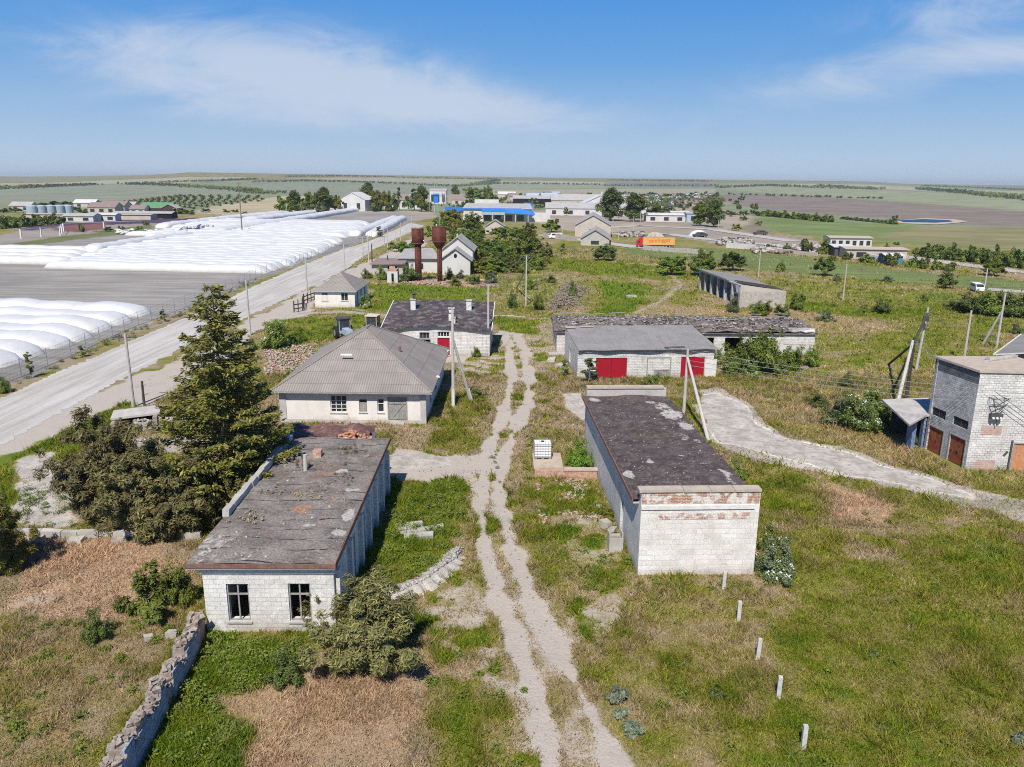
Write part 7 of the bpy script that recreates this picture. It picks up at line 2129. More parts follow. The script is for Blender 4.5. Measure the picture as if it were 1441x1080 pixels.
# --- centre: poplars and village trees
for (px, b, t, w, k, lf, lab) in [
        (859, 311, 264, 42, 'tall', 'dark', 'tallest dark poplar towering over the warehouses'), (892, 312, 271, 36, 'tall_b', 'dark', 'second dark poplar close to the tallest one'), (917, 302, 288, 30, 'far_round', 'dark', 'low broad dark tree next to the second poplar'), (849, 326, 303, 18, 'far_round', 'dark', 'rounded dark tree at the gable of the warehouse'),
        (985, 318, 284, 28, 'tall_b', 'mid', 'pale green half of the far twin trees'), (1004, 320, 281, 28, 'tall', 'dark', 'dark half of the far twin trees'), (1036, 325, 313, 12, 'far_round', 'yellow', 'small yellowish tree on the slope'), (776, 327, 305, 26, 'far_round', 'mid', 'loose tree beside the white van'), (790, 303, 291, 9, 'far_round', 'dark', 'first of two little round trees in the warehouse yard'), (797, 304, 291, 9, 'far_round_b', 'dark', 'second little round tree in the warehouse yard'),
        (632, 320, 291, 38, 'round', 'yellow', 'yellow-green tree behind the maroon water tower'), (663, 326, 299, 36, 'round_b', 'mid', 'green tree masking the blue-roofed store corner'), (672, 334, 316, 28, 'far_round', 'dark', 'dark tree beside the gabled hut'), (637, 336, 322, 18, 'far_bush_b', 'bright', 'round bright bush behind the maroon tower tank'), (720, 340, 316, 36, 'round', 'mid', 'tree in front of the blue-roofed store entrance'), (745, 326, 311, 18, 'far_round', 'dark', 'dark tree at the end of the blue-roofed store'),
        (743, 358, 325, 40, 'round_b', 'mid', 'large tree at the meadow end of the shrubbery'), (681, 354, 334, 42, 'round', 'mid', 'broad tree above the double-gabled house roof'), (700, 366, 340, 40, 'round_b', 'mid', 'tree in the heart of the shrubbery'), (718, 362, 342, 34, 'round', 'yellow', 'lighter tree in the heart of the shrubbery'), (672, 372, 356, 22, 'far_bush_b', 'bright', 'bright bush at the double-gabled house wall'), (692, 384, 360, 46, 'round', 'mid', 'tree on the near side of the shrubbery'), (716, 380, 362, 34, 'round_b', 'dark', 'dark tree on the near side of the shrubbery'), (738, 385, 370, 26, 'bush_b', 'mid', 'bush by the strutted pole at the shrubbery edge'), (757, 380, 360, 32, 'bush_b', 'mid', 'bush below the reddish dry bush'), (772, 355, 340, 10, 'far_bush', 'mid', 'tiny bush on the meadow rim'), (793, 358, 341, 12, 'sapling', 'mid', 'young upright tree on the meadow rim'),
        (561, 354, 337, 26, 'far_round', 'mid', 'bushy tree on the verge before the water towers'), (575, 362, 336, 28, 'round', 'mid', 'tree directly behind the orange-rusted tower column'), (604, 376, 352, 24, 'round_b', 'mid', 'tree between the two water tower columns'), (575, 397, 368, 34, 'bush_b', 'dark', 'dense bush at the foot of the orange-rusted tower'), (516, 392, 376, 18, 'bush', 'dark', 'dark bush before the pinkish-roofed shed'), (537, 394, 370, 20, 'bush', 'mid', 'bush touching the white kiosk'), (608, 340, 312, 20, 'far_round', 'mid', 'tree rising between the two tower tanks'), (620, 330, 305, 24, 'round', 'bright', 'bright tree behind the tower tanks'), (650, 345, 326, 24, 'far_round', 'mid', 'tree behind the ridge of the double-gabled house'), (698, 326, 305, 26, 'far_round', 'dark', 'dark tree before the store sign'),
        (632, 390, 374, 14, 'bush', 'grey', 'grey bush before the house gable'), (648, 392, 378, 14, 'bush', 'grey', 'second grey bush before the house gable'), (668, 400, 385, 26, 'bush_b', 'dark', 'low dark bush on the mound beside the house'), (640, 402, 388, 20, 'bush', 'mid', 'low bush beside the maroon tower foot'), (690, 398, 380, 26, 'elder', 'grey', 'pale flowering bush below the shrubbery'), (721, 434, 404, 20, 'bush_b', 'dark', 'dark bush at the foot of the spoil-heap pole'), (758, 436, 410, 24, 'bush_b', 'mid', 'leafy bush right of the spoil-heap pole'), (805, 420, 388, 16, 'bush', 'mid', 'bush on the crest of the spoil heap'), (745, 408, 388, 24, 'bush_b', 'mid', 'bush behind the spoil-heap pole'), (775, 398, 384, 18, 'bush', 'mid', 'small bush in the meadow above the spoil heap')]:
    plant(k, px, b, t, w, lab, 'tree' if k not in ('bush', 'bush_b', 'elder', 'far_bush', 'far_bush_b') else 'shrub', 'tree' if k not in ('bush', 'bush_b', 'elder', 'far_bush', 'far_bush_b') else 'shrub', lf)
shrub('elder', 514, 434, 409, 24, 'white-blossomed bush at the cottage side wall', 'mid')
shrub('elder', 386, 490, 442, 56, 'big rounded elder by the ruined fence end near the road', 'mid')
shrub('bush', 420, 482, 458, 32, 'fresh green weedy bush behind the hip roof', 'bright')
shrub('twigs', 785, 430, 405, 30, 'dry twiggy scrub on the spoil heap')
for (px, b, t, w, lab) in [(44, 532, 494, 16, 'young slender tree at the mesh fence by the nearest bags'), (4, 553, 520, 26, 'rounded sapling cut by the frame edge at the mesh fence'), (116, 503, 486, 16, 'small bushy sapling at the mesh fence past the slender one'), (231, 453, 435, 14, 'narrow sapling at the fence by the bare grey yard'), (535, 334, 318, 14, 'young conical tree by the far bags and road bend')]:
    plant('sapling' if w < 18 else 'bush', px, b, t, w, lab, 'sapling', 'sapling', 'mid')
sh = random.Random(21)
for i in range(34):
    px = sh.uniform(632, 772); b = sh.uniform(322, 388) if px > 668 else sh.uniform(322, 348)
    k = sh.choice(('round', 'round_b', 'far_bush', 'bush_b', 'round')); w = sh.uniform(18, 34) * (.6 + .5 * (b - 300) / 80)
    plant(k, px, b, b - w * sh.uniform(.62, .85), w, 'bushy tree of the dense shrubbery between water towers and meadow', 'tree', 'tree', sh.choice(('mid', 'dark', 'mid', 'yellow')), 'shrubbery trees')
# --- left background
for i, (px, b, t, w, k, lf) in enumerate([(400, 300, 272, 22, 'far_round', 'mid'), (414, 300, 268, 24, 'tall_b', 'dark'), (428, 300, 270, 22, 'far_round', 'mid'), (442, 300, 266, 24, 'round', 'mid'), (457, 300, 263, 28, 'tall', 'dark'), (405, 301, 286, 18, 'far_bush', 'dark'), (432, 301, 285, 22, 'far_bush_b', 'grey'), (450, 301, 284, 20, 'far_bush', 'grey')]):
    plant(k, px, b, t, w, 'tree of the dense clump behind the white bags', 'tree', 'tree', lf, 'clump behind the bags')
for (px, b, t, w, k, lf, lab) in [(472, 299, 271, 22, 'far_round', 'yellow', 'yellowish tree ending the clump, beside the white barn'), (519, 296, 256, 26, 'tall', 'dark', 'tall dark tree right of the white barn'), (536, 297, 264, 28, 'round', 'yellow', 'yellow-green tree before the white houses'), (551, 297, 264, 16, 'far_round', 'mid', 'green tree next to the dark cypress'), (562, 297, 261, 9, 'cypress', 'dark', 'thin dark cypress among the white houses'), (577, 297, 270, 18, 'far_round', 'dark', 'tree between cypress and poplar at the white houses'), (583, 297, 263, 14, 'cypress', 'dark', 'broad cypress near the white houses'), (593, 298, 261, 24, 'tall_b', 'mid', 'pale tall tree at the end of the white houses'), (528, 298, 282, 22, 'far_bush', 'dark', 'low dark bush under the yellow-green tree'), (550, 298, 282, 22, 'far_bush', 'dark', 'low dark bush under the cypress'), (604, 298, 282, 16, 'far_bush', 'dark', 'dark bush beside the blue tower'),
        (641, 284, 261, 14, 'tall_b', 'dark', 'dark isolated tree beside the bare grey one'), (668, 288, 260, 30, 'round', 'mid', 'big green tree behind the blue-roofed store'), (687, 288, 262, 24, 'round_b', 'mid', 'green tree joined to the big one behind the store'), (662, 292, 278, 14, 'far_round', 'dark', 'dark tree under the big green one'), (700, 287, 276, 18, 'far_round', 'mid', 'smaller tree behind the store roof end'), (642, 300, 284, 14, 'far_bush', 'grey', 'grey scrub below the bare tree'), (752, 288, 277, 12, 'far_round', 'dark', 'dark tree among the long barns'), (783, 280, 272, 14, 'far_round', 'mid', 'round green tree at the warehouse ridge'), (838, 300, 290, 12, 'far_round', 'dark', 'dark tree before the white gabled hall')]:
    plant(k, px, b, t, w, lab, 'tree', 'tree', lf)
plant('bare', 624, 302, 257, 30, 'leafless grey tree by the small blue tower', 'tree', 'bare_tree')
for i in range(13):
    t_ = i / 12
    plant(('far_bush', 'far_bush_b')[i % 2], -6 + 92 * t_, 322 - 8 * t_ + (i % 2), 305 - 2 * t_ - (i % 3) * 2, 26, 'shrub of the dark windbreak below the farm tanks', 'shrub', 'shrub', ('dark', 'mid')[i % 3 == 0], 'farm windbreak')
plant('far_bush', 115, 327, 313, 12, 'dark shrub at the edge of the reddish pit', 'shrub', 'shrub', 'dark')
for i, (px, b, t, w) in enumerate([(5, 300, 292, 24), (22, 299, 291, 18), (60, 291, 284, 26), (82, 290, 282, 26), (100, 289, 284, 14), (125, 291, 284, 26), (140, 291, 283, 22), (162, 292, 284, 18), (172, 294, 285, 20), (240, 300, 290, 20), (256, 301, 292, 22), (268, 302, 294, 18), (290, 299, 293, 14), (320, 300, 294, 12), (332, 299, 294, 12), (345, 303, 297, 8), (206, 318, 311, 10), (170, 326, 316, 10), (152, 326, 318, 12), (196, 327, 318, 12), (118, 300, 293, 16), (108, 297, 290, 12)]):
    plant(('far_round', 'far_round_b', 'far_bush')[i % 3], px, b, t, w, 'dark tree scattered among the farm buildings', 'tree', 'tree', ('dark', 'mid', 'dark')[i % 3], 'farm trees')
plant('far_round', 150, 293, 284, 18, 'yellow-green tree beside the pink-roofed farm house', 'tree', 'tree', 'yellow')
# orchard rows, field-edge trees and village trees
n = 0
for row in range(11):
    for k in range(13):
        t_ = k / 12
        px = 175 + row * 8 + t_ * (62 + row * 10) + random.uniform(-1, 1); b = 285.5 - row * .9 + t_ * (13 - row * 1.15)
        if px > 372: continue
        plant('tiny', px, b, b - 3.2, 5.5, 'small orchard tree in the rows above the farm', 'tree', 'orchard_tree', 'dark', 'orchard trees'); n += 1
for i in range(34):
    px = 1012 + i * 7.2 + random.uniform(-3, 3)
    if random.random() < .15: continue
    b = 274.5 + max(0, (px - 1030) * .028) + random.uniform(-.3, .3)
    plant('tiny', px, b, b - random.uniform(1.8, 3.8), random.uniform(3, 6), 'small dark tree on the upper edge of the ploughed brown field', 'tree', 'tree', 'dark', 'ploughed field edge trees')
for i, (px, b, w) in enumerate([(815, 277, 10), (822, 278, 8), (830, 276, 9), (760, 277, 12), (730, 278, 12), (742, 279, 10), (845, 281, 12), (775, 283, 10), (806, 280, 9), (715, 280, 10), (930, 300, 14), (944, 301, 14), (958, 303, 12), (1018, 304, 16), (1030, 305, 14), (1046, 304, 14), (1060, 302, 12), (1088, 303, 12), (1046, 311, 12)]):
    plant('far_round', px, b, b - w * .62, w, 'dark tree scattered round the warehouses and barns', 'tree', 'tree', 'dark', 'warehouse trees')


for i in range(76):
    px = sh.uniform(640, 1075); b = sh.uniform(277, 303) if px < 980 else sh.uniform(280, 318)
    w = sh.uniform(6, 13) * (.55 + (b - 270) / 50)
    plant(sh.choice(('far_round', 'far_round_b', 'far_bush')), px, b, b - w * sh.uniform(.55, .9), w, 'distant tree among the barns and yards beyond the pasture', 'tree', 'tree', sh.choice(('dark', 'mid', 'dark')), 'distant yard trees')


def belt(pts, label, h, seed, leaf='dark', wid=14):
    """far wood or windbreak that reads as one mass"""
    rng = np.random.default_rng(seed); P = [G(*p) for p in pts]; cs, rs = [], []
    for a, b in zip(P[:-1], P[1:]):
        n = max(2, int((b - a).length / (h * .7)))
        for k in range(min(n, 500)):
            p = a.lerp(b, (k + rng.random()) / n)
            for _ in range(2):
                cs.append((p.x + rng.normal(0, wid), p.y + rng.normal(0, wid), p.z + h * rng.uniform(.25, .75))); rs.append(h * rng.uniform(.3, .5))
    c, r = np.array(cs), np.array(rs)
    V, F = leaves(c, r, len(c) * 9, h * .42, rng, 1.1, .3)
    o = link('tree_belt', np_mesh('tree_belt', V, F, [L[leaf]])); tag(o, label, 'tree belt', kind='stuff')


for i, (pts, lab, h) in enumerate([
        ([(-60, 270), (0, 266.5), (60, 264), (130, 261)], 'thin dark windbreak above the pale field on the far side', 11), ([(178, 260), (240, 262), (300, 266), (362, 269.5)], 'dark windbreak slanting above the orchard', 11),
        ([(200, 259), (280, 256), (360, 253.5)], 'wooded strip below the beige ridge', 12), ([(340, 270), (370, 273), (400, 272)], 'short dark hedge beside the bag clump', 8), ([(360, 257), (440, 255.5), (540, 258.5), (640, 263)], 'long windbreak crossing the green field behind the white houses', 12),
        ([(400, 249.5), (480, 248.6), (560, 250.3)], 'tree fringe on the hill crest behind the white houses', 14), ([(560, 251), (700, 253)], 'thin tree fringe along the central crest', 12), ([(640, 263), (700, 259), (790, 260), (850, 261)], 'dark windbreak above the barns', 12), ([(670, 260), (690, 257), (700, 255)], 'dark wooded gully on the crest', 14), ([(850, 262), (940, 262.5), (1010, 262.5)], 'dark windbreak behind the village', 12),
        ([(1010, 265), (1080, 262), (1150, 265), (1238, 267.5)], 'dark wood band beyond the pale strip', 13), ([(1150, 263), (1236, 267)], 'second wood band behind the pale strip', 14), ([(1294, 267), (1360, 273), (1441, 281), (1520, 289)], 'broad dark windbreak slanting across the far slope', 14), ([(1300, 262.5), (1441, 268)], 'faint tree line under the far crest', 14), ([(860, 254.5), (1000, 256)], 'faint tree line under the central crest', 14), ([(430, 288), (600, 290)], 'dark scrub line before the white houses', 6)]):
    belt(pts, lab, h * .55, 300 + i, wid=9)


def village_trees():
    rng = np.random.default_rng(91); cs, rs = [], []
    for _ in range(260):
        px = rng.uniform(866, 1014); g = G(px, rng.uniform(276, 294) - max(0, (px - 950) * .03)); h = rng.uniform(3, 7)
        for _ in range(4):
            cs.append((g.x + rng.normal(0, h * .35), g.y + rng.normal(0, h * .35), g.z + h * rng.uniform(.3, .8))); rs.append(h * rng.uniform(.25, .4))
    c, r = np.array(cs), np.array(rs)
    V, F = leaves(c, r, len(c) * 12, 1.5, rng, 1.1, .4)
    tag(link('village_greenery', np_mesh('village_greenery', V, F, [L['dark']])), 'garden trees massed among the village houses in the hollow', 'greenery', kind='stuff')


village_trees()


# --- low weeds as one mass
def weeds():
    rng = np.random.default_rng(77); cs, rs = [], []

    def patch(pts, n, r0, r1, hz=.3):
        P = poly_w(pts); x0, y0 = P.min(0); x1, y1 = P.max(0); k = 0; tries = 0
        while k < n and tries < n * 30:
            tries += 1
            x, y = rng.uniform(x0, x1), rng.uniform(y0, y1)
            if in_poly(P, np.array([x]), np.array([y]))[0] < 0: continue
            if on_foot(x, y): continue
            r = rng.uniform(r0, r1); cs.append((x, y, r * hz)); rs.append(r); k += 1
    patch([(298, 900), (430, 905), (420, 950), (320, 980), (250, 1010), (190, 1075), (170, 1075), (262, 950)], 130, .16, .42)
    patch([(200, 1080), (300, 985), (350, 1040), (330, 1080)], 60, .12, .3)
    patch([(548, 690), (650, 675), (660, 745), (610, 800), (530, 842), (525, 800)], 150, .14, .4)
    patch([(600, 960), (690, 940), (745, 1080), (600, 1080)], 14, .14, .36, .15)
    
    patch([(755, 690), (890, 690), (900, 815), (780, 820)], 45, .12, .3)
    patch([(835, 780), (1080, 800), (1080, 835), (820, 830)], 36, .12, .3)
    patch([(760, 590), (820, 590), (820, 640), (740, 680), (735, 620)], 36, .15, .35)
    patch([(610, 570), (690, 545), (690, 600), (610, 600)], 40, .18, .4)
    patch([(700, 620), (704, 690), (698, 690), (690, 640)], 8, .1, .2)
    patch([(380, 455), (470, 450), (500, 452), (440, 490), (380, 485)], 60, .3, .6)
    patch([(800, 530), (1000, 530), (1000, 548), (800, 548)], 40, .2, .45)
    patch([(1000, 520), (1300, 560), (1300, 600), (1200, 600), (1020, 560)], 110, .25, .6)
    patch([(1060, 650), (1441, 730), (1441, 1080), (900, 1080), (900, 860)], 60, .10, .3, .2)
    patch([(0, 860), (260, 880), (180, 1080), (0, 1080)], 60, .12, .34)
    patch([(740, 700), (890, 820), (1000, 840), (900, 1000), (860, 960), (770, 800)], 14, .1, .26, .15)
    patch([(600, 820), (690, 800), (770, 1080), (560, 1080)], 14, .1, .3, .15)
    patch([(560, 385), (700, 385), (780, 395), (790, 440), (700, 440), (700, 405), (580, 400)], 90, .3, .8)
    patch([(780, 345), (1000, 375), (1000, 395), (780, 385)], 60, .4, .9)
    patch([(1100, 390), (1441, 430), (1441, 510), (1130, 460)], 140, .3, .8)
    patch([(620, 340), (770, 345), (770, 380), (640, 385)], 80, .6, 1.4)
    patch([(-20, 553), (100, 503), (175, 468), (275, 430), (360, 394), (360, 398), (275, 437), (175, 479), (75, 522), (-20, 566)], 110, .2, .5)
    patch([(20, 690), (110, 690), (200, 745), (40, 750)], 30, .15, .4)
    c, r = np.array(cs), np.array(rs)
    n = np.clip(70 + (95 * r).astype(int), 40, 190)
    ci = np.repeat(np.arange(len(c)), n)
    Vs, Fs, off = [], [], 0
    for lo, hi in ((0, .2), (.2, .4), (.4, 3)):
        s = (r >= lo) & (r < hi)
        if not s.any(): continue
        V, F = leaves(c[s], r[s], int(n[s].sum()), .034 + .08 * (lo + .1), rng, 1.8, .7)
        V[:, 2] = np.maximum(V[:, 2], .01) ; Vs.append(V); Fs.append(F + off); off += len(V)
    o = link('weeds', np_mesh('weeds', np.concatenate(Vs), np.concatenate(Fs), [L['weed']])); tag(o, 'low leafy weeds in green patches along walls and track', 'weeds', kind='stuff')
    # dry tufts on the storehouse roof and beside walls
    cs = []
    for px, py, r_ in [(353, 727, .5), (384, 690, .35), (482, 673, .4), (420, 697, .35), (430, 652, .55), (492, 636, .6), (455, 690, .6), (330, 760, .3), (470, 700, .4)]:
        q = G(px, py, 3.35)
        for _ in range(14): cs.append((q.x + rng.normal(0, r_ * .8), q.y + rng.normal(0, r_ * 1.2), 3.36, r_ * .17))
    c = np.array(cs); V, F = leaves(c[:, :3], c[:, 3], 2600, .045, rng, 2.4, 1.0); V[:, 2] = np.maximum(V[:, 2], 3.3)
    o = link('roof_weeds', np_mesh('roof_weeds', V, F, [L['drystalk'], L['weed']], mi=(rng.random(len(F)) < .16).astype(int))); tag(o, 'dry and green weed tufts growing on the storehouse roof', 'weeds', kind='stuff')


weeds()
for i, (px, b, t, w, lab) in enumerate([(868, 985, 955, 36, 'grey-leaved mullein beside the earth track, uppermost of three'), (872, 1008, 990, 24, 'grey-leaved mullein beside the earth track, middle of three'), (888, 1032, 1008, 34, 'grey-leaved mullein beside the earth track, nearest the viewer'), (1010, 982, 962, 34, 'dark green weed clump in the meadow beside the mulleins'), (1434, 1050, 1020, 24, 'grey thistle clump at the meadow frame edge'), (1228, 922, 912, 22, 'dark weed clump in the open meadow'), (855, 728, 708, 22, 'yellow-green weed clump at the warehouse side wall'), (866, 760, 742, 22, 'weeds sprouting round the concrete trough')]):
    plant('mullein', px, b, t, w, lab, 'plant', 'mullein_plant', 'silver' if i in (0, 1, 2, 4) else ('dark', 'yellow')[i == 6], None)
# ------------------------------------------------------------------ far buildings
def barn(name, lab, px, py, w, d, h, rise, wallm, roofm, rz=0.0, along='x', cat='building', doors=1, group=None):
    """gabled building: base at a pixel; ridge along x or y"""
    g = G(px, py); r = empty(name, g, rz, lab, cat, group)
    mb = MB(); mb.box(0, w, 0, d, -.3, h)
    if along == 'x':
        for x in (0, w): mb.face([(x, 0, h), (x, d, h), (x, d / 2, h + rise)])
    else:
        for y in (0, d): mb.face([(0, y, h), (w, y, h), (w / 2, y, h + rise)])
    mb.build('wall', M[wallm], r)
    rf = MB(); o = .4; e = rise * o / ((d if along == 'x' else w) / 2)
    if along == 'x':
        rf.slab([(-o, -o, h - e + .12), (w + o, -o, h - e + .12), (w + o, d / 2, h + rise + .12), (-o, d / 2, h + rise + .12)], .1); rf.slab([(-o, d / 2 + .002, h + rise + .12), (w + o, d / 2 + .002, h + rise + .12), (w + o, d + o, h - e + .12), (-o, d + o, h - e + .12)], .1)
    else:
        rf.slab([(-o, -o, h - e + .12), (w / 2, -o, h + rise + .12), (w / 2, d + o, h + rise + .12), (-o, d + o, h - e + .12)], .1); rf.slab([(w / 2 + .002, -o, h + rise + .12), (w + o, -o, h - e + .12), (w + o, d + o, h - e + .12), (w / 2 + .002, d + o, h + rise + .12)], .1)
    rf.build('roof', M[roofm], r)
    for k in range(doors):
        x = w * (k + .5) / doors; mb = MB(); mb.box(x - min(1.2, w / doors * .28), x + min(1.2, w / doors * .28), -.03, -.004, h * .15, h * .7); mb.build('window', M['glass'], r)
    return r


barn('gabled_warehouse', 'cream gabled warehouse with grey roof in front of the rounded dark tree', 809, 333.5, 12.4, 34, 4.0, 3.4, 'cream', 'slate_lt', -.10, 'y', 'warehouse', 1)
barn('gabled_shelter', 'low grey gabled shelter open at the gable, before the cream warehouse', 817, 345.5, 8.6, 22, 2.0, 2.6, 'concrete', 'slate_lt', -.12, 'y', 'shed', 1)
barn('white_hall', 'big white gabled hall behind the warehouse yard', 816, 299, 26, 40, 4.6, 6.0, 'white_far', 'white_far', -.05, 'y', 'warehouse', 0)
barn('long_hall', 'long low grey hall with white wall in the warehouse yard', 768, 303, 58, 16, 4.0, 3.0, 'white_far', 'grey_far', -.05, 'x', 'warehouse', 6)
barn('long_barn', 'long pale-roofed barn behind the long low hall', 776, 291, 70, 20, 5.0, 4.5, 'cream', 'grey_far', -.02, 'x', 'barn', 5)
barn('cattle_shed', 'dark open-fronted cattle shed with pale roof behind the blue-roofed store', 722, 287, 34, 16, 4.5, 2.5, 'black', 'grey_far', 0, 'x', 'barn', 0)
barn('white_barn', 'white gabled barn left of the tall dark tree', 477, 297, 18, 26, 7, 4.5, 'white_far', 'white_far', -.25, 'y', 'barn', 2)
barn('white_house', 'white house behind the yellow-green tree', 541, 294, 16, 12, 6, 3.5, 'white_far', 'tile_pink', 0, 'x', 'house', 3)
barn('white_house', 'white house between the cypresses', 566, 294, 14, 12, 6, 3.5, 'white_far', 'grey_far', 0, 'x', 'house', 3)
barn('cream_block', 'white two-storey block behind the bare grey tree', 605, 287, 14, 12, 11, 1.5, 'white_far', 'grey_far', 0, 'x', 'house', 3)
barn('tiled_house', 'house with faded red tiles between bare tree and big green tree', 636, 288, 16, 12, 4, 4, 'cream', 'tile_pink', 0, 'x', 'house', 2)
barn('garden_hut', 'pale gabled hut before the blue-roofed store', 683, 329, 7.2, 9, 2.6, 2.2, 'cream', 'slate_lt', 0, 'y', 'hut', 1)
barn('small_barn', 'small white-roofed barn on the pale field above the store', 701, 278, 22, 14, 4, 3, 'cream', 'white_far', 0, 'x', 'barn', 0)
barn('roadside_store', 'white flat building behind the far road by the second poplar', 909, 312, 20, 8, 3.2, .8, 'white_far', 'white_far', -.03, 'x', 'shed', 3)
barn('roadside_kiosk', 'white and blue kiosk beside the far road', 944, 311, 9, 6, 4.2, .6, 'blue_pale', 'white_far', 0, 'x', 'kiosk', 2)
barn('roadside_kiosk', 'grey-blue kiosk next to the far twin trees', 966, 313, 6.5, 6, 4.2, .6, 'blue_pale', 'grey_far', 0, 'x', 'kiosk', 1)
barn('yard_workshop', 'cream flat-topped workshop in the far yard before the tan field', 1190, 364, 15, 8, 2.4, .3, 'cream', 'coping', -.10, 'x', 'workshop', 2)
barn('yard_shed', 'dark-walled shed with white roof in the far yard', 1174, 361, 5.0, 10, 2.4, .4, 'steel', 'white_far', -.10, 'x', 'shed', 1)
barn('open_store', 'long open store with pale roof at the top of the far yard', 1168, 347, 12.5, 7, 2.6, .4, 'white_far', 'coping', -.05, 'x', 'shed', 6)
barn('yard_lorry_shed', 'tiny white shed with blue tarpaulin side in the far yard', 1246, 372, 4.0, 4, 2.0, .4, 'blue', 'white_far', 0, 'x', 'shed', 0)
for (px, py, w, lab) in [(975, 333, 6.5, 'white tarpaulin mound beside the dark car at the far road')]:
    g = G(px + 8, py); mb = MB(); blob_disc(mb, 0, 0, 0, 3.4, 2.6, 2.2, seed=5); tag(mb.build('tarpaulin', M['bag'], None, True, g), lab, 'tarpaulin')
g = G(921, 334); mb = MB(); blob_disc(mb, 0, 0, 0, 3.2, 2.6, 1.7, seed=7); tag(mb.build('sand_heap', M['coping'], None, True, g), 'pale conical sand heap behind the lorry trailer', 'sand heap')
pts, sz = [], []
for _ in range(500):
    p = G(*random.choice([(random.uniform(870, 905), random.uniform(329, 334)), (random.uniform(1060, 1180), random.uniform(346, 358)), (random.uniform(1010, 1060), random.uniform(338, 346))]))
    pts.append((p.x, p.y, p.z + random.uniform(.1, .6))); sz.append(random.uniform(.4, 1.6))
chips('yard_scrap', [M['chalk'], M['concrete'], M['steel'], M['tile_pink']], pts, sz, 'scrap and rubble strewn along the far roadside yards', 'scrap', .6)
for a_, b_, lab in (((1000, 372), (888, 352), 'low pale wall under the lorry'), ((1215, 340), (1015, 330), 'pale boundary wall of the far yard')):
    pass
for nm, (p, q, h, m_), lab in (('garden_wall', ((764, 334), (812, 340), 1.6, 'concrete'), 'grey concrete garden wall in front of the white van'), ('yard_wall', ((905, 352), (985, 358), 1.3, 'chalk'), 'low pale wall between the lorry and the meadow'), ('yard_wall', ((1022, 349), (1064, 352), 1.6, 'white_far'), 'white low wall beside the far yard bushes'), ('yard_wall', ((1072, 352), (1150, 361), 1.0, 'cream'), 'broken cream wall along the crop strip'), ('garden_wall', ((1215, 366), (1248, 371), 1.6, 'whitewash'), 'white wall of the far workshop yard')):
    a, b = G(*p), G(*q); d = b - a; mb = MB(); n = max(4, int(d.length / 2.5))
    for k in range(n):
        c = a.lerp(b, (k + .5) / n); mb.obox((c.x - a.x, c.y - a.y, h / 2 - .05 + random.uniform(-.08, .08)), (d.length / n * .98, .3, h), math.atan2(d.y, d.x), jit=.02)
    tag(mb.build(nm, M[m_], None, False, a), lab, 'wall')


def blue_store():
    g = G(652, 311.5); w = 33.0; r = empty('blue_roofed_store', g, .015, 'large store with pale roof, bright blue canopy and blue gable ends', 'store')
    mb = MB(); mb.box(0, w, 0, 26, -.3, 6.2); mb.build('wall', M['white_far'], r)
    rf = MB(); rf.slab([(-.5, -.5, 6.0), (w + .5, -.5, 6.0), (w - .5, 12, 8.2), (1, 12, 8.2)], .15); rf.slab([(1, 12.002, 8.2), (w - .5, 12.002, 8.2), (w + .5, 26.5, 6.0), (-.5, 26.5, 6.0)], .15); ro = rf.build('roof', M['grey_far'], r)
    mb = MB(); mb.box(5, 17, 14, 26.2, 8.0, 9.8); mb.build('roof_box', M['white_far'], ro)
    mb = MB(); mb.box(-.6, w - 5, -.62, -.503, 5.6, 6.2); mb.build('blue_fascia', M['blue_sheet'], ro)
    mb = MB(); mb.slab([(20, -3.4, 4.1), (w + 1.6, -3.4, 3.4), (w + .6, -.63, 5.0), (w - 5, -.63, 5.9), (20, -.63, 5.9)], .15); mb.build('blue_canopy', M['blue_sheet'], r)
    mb = MB(); mb.box(9, 19.98, -3.3, -3.18, 3.2, 4.6); sg = mb.build('sign_board', M['blue_pale'], r)
    mb = MB(); mb.slab([(9, -3.4, 4.75), (19.98, -3.4, 4.75), (19.98, -.63, 5.7), (9, -.63, 5.7)], .12); mb.build('blue_canopy', M['blue_sheet'], r)
    for x in (9.2, 14, 19.7, 25, 31):
        mb = MB(); mb.box(x, x + .3, -3.15, -2.9, -.1, 3.2 if x < 20 else 3.35); mb.build('pillar', M['white_far'], r)
    for x in (10, 15, 20.5, 26):
        mb = MB(); mb.box(x, x + 3.2, -.04, -.004, .3, 3.0); mb.build('window', M['glass'], r)
    mb = MB(); mb.box(-9, -.05, 3, 3.5, 4.2, 6.6); mb.build('blue_gable', M['blue_sheet'], r, rz=0)
    mb = MB(); mb.box(w - 3.4, w + .8, 12.5, 24, 6.2, 8.3); mb.build('blue_gable', M['blue_sheet'], ro)
    mb = MB(); mb.box(w + .005, w + 9, 2, 20, -.3, 3.6); mb.build('annexe', M['white_far'], r)
    g = G(614, 299); r = empty('blue_tower', g, 0, 'small bright blue tower beside the bare grey tree', 'tower')
    mb = MB(); mb.box(-1.4, 1.4, -1.4, 1.4, 5.6, 10.4); mb.build('head', M['blue_sheet'], r)
    for x in (-1.2, 1.0):
        for y in (-1.2, 1.0): mb = MB(); mb.box(x, x + .2, y, y + .2, -.1, 5.6); mb.build('leg', M['blue_pale'], r)
    mb = MB(); mb.slab([(-1.9, -1.9, 10.45), (1.9, -1.9, 10.45), (1.9, 1.9, 11.2), (-1.9, 1.9, 11.2)], .15); mb.build('roof', M['blue_sheet'], r)


blue_store()


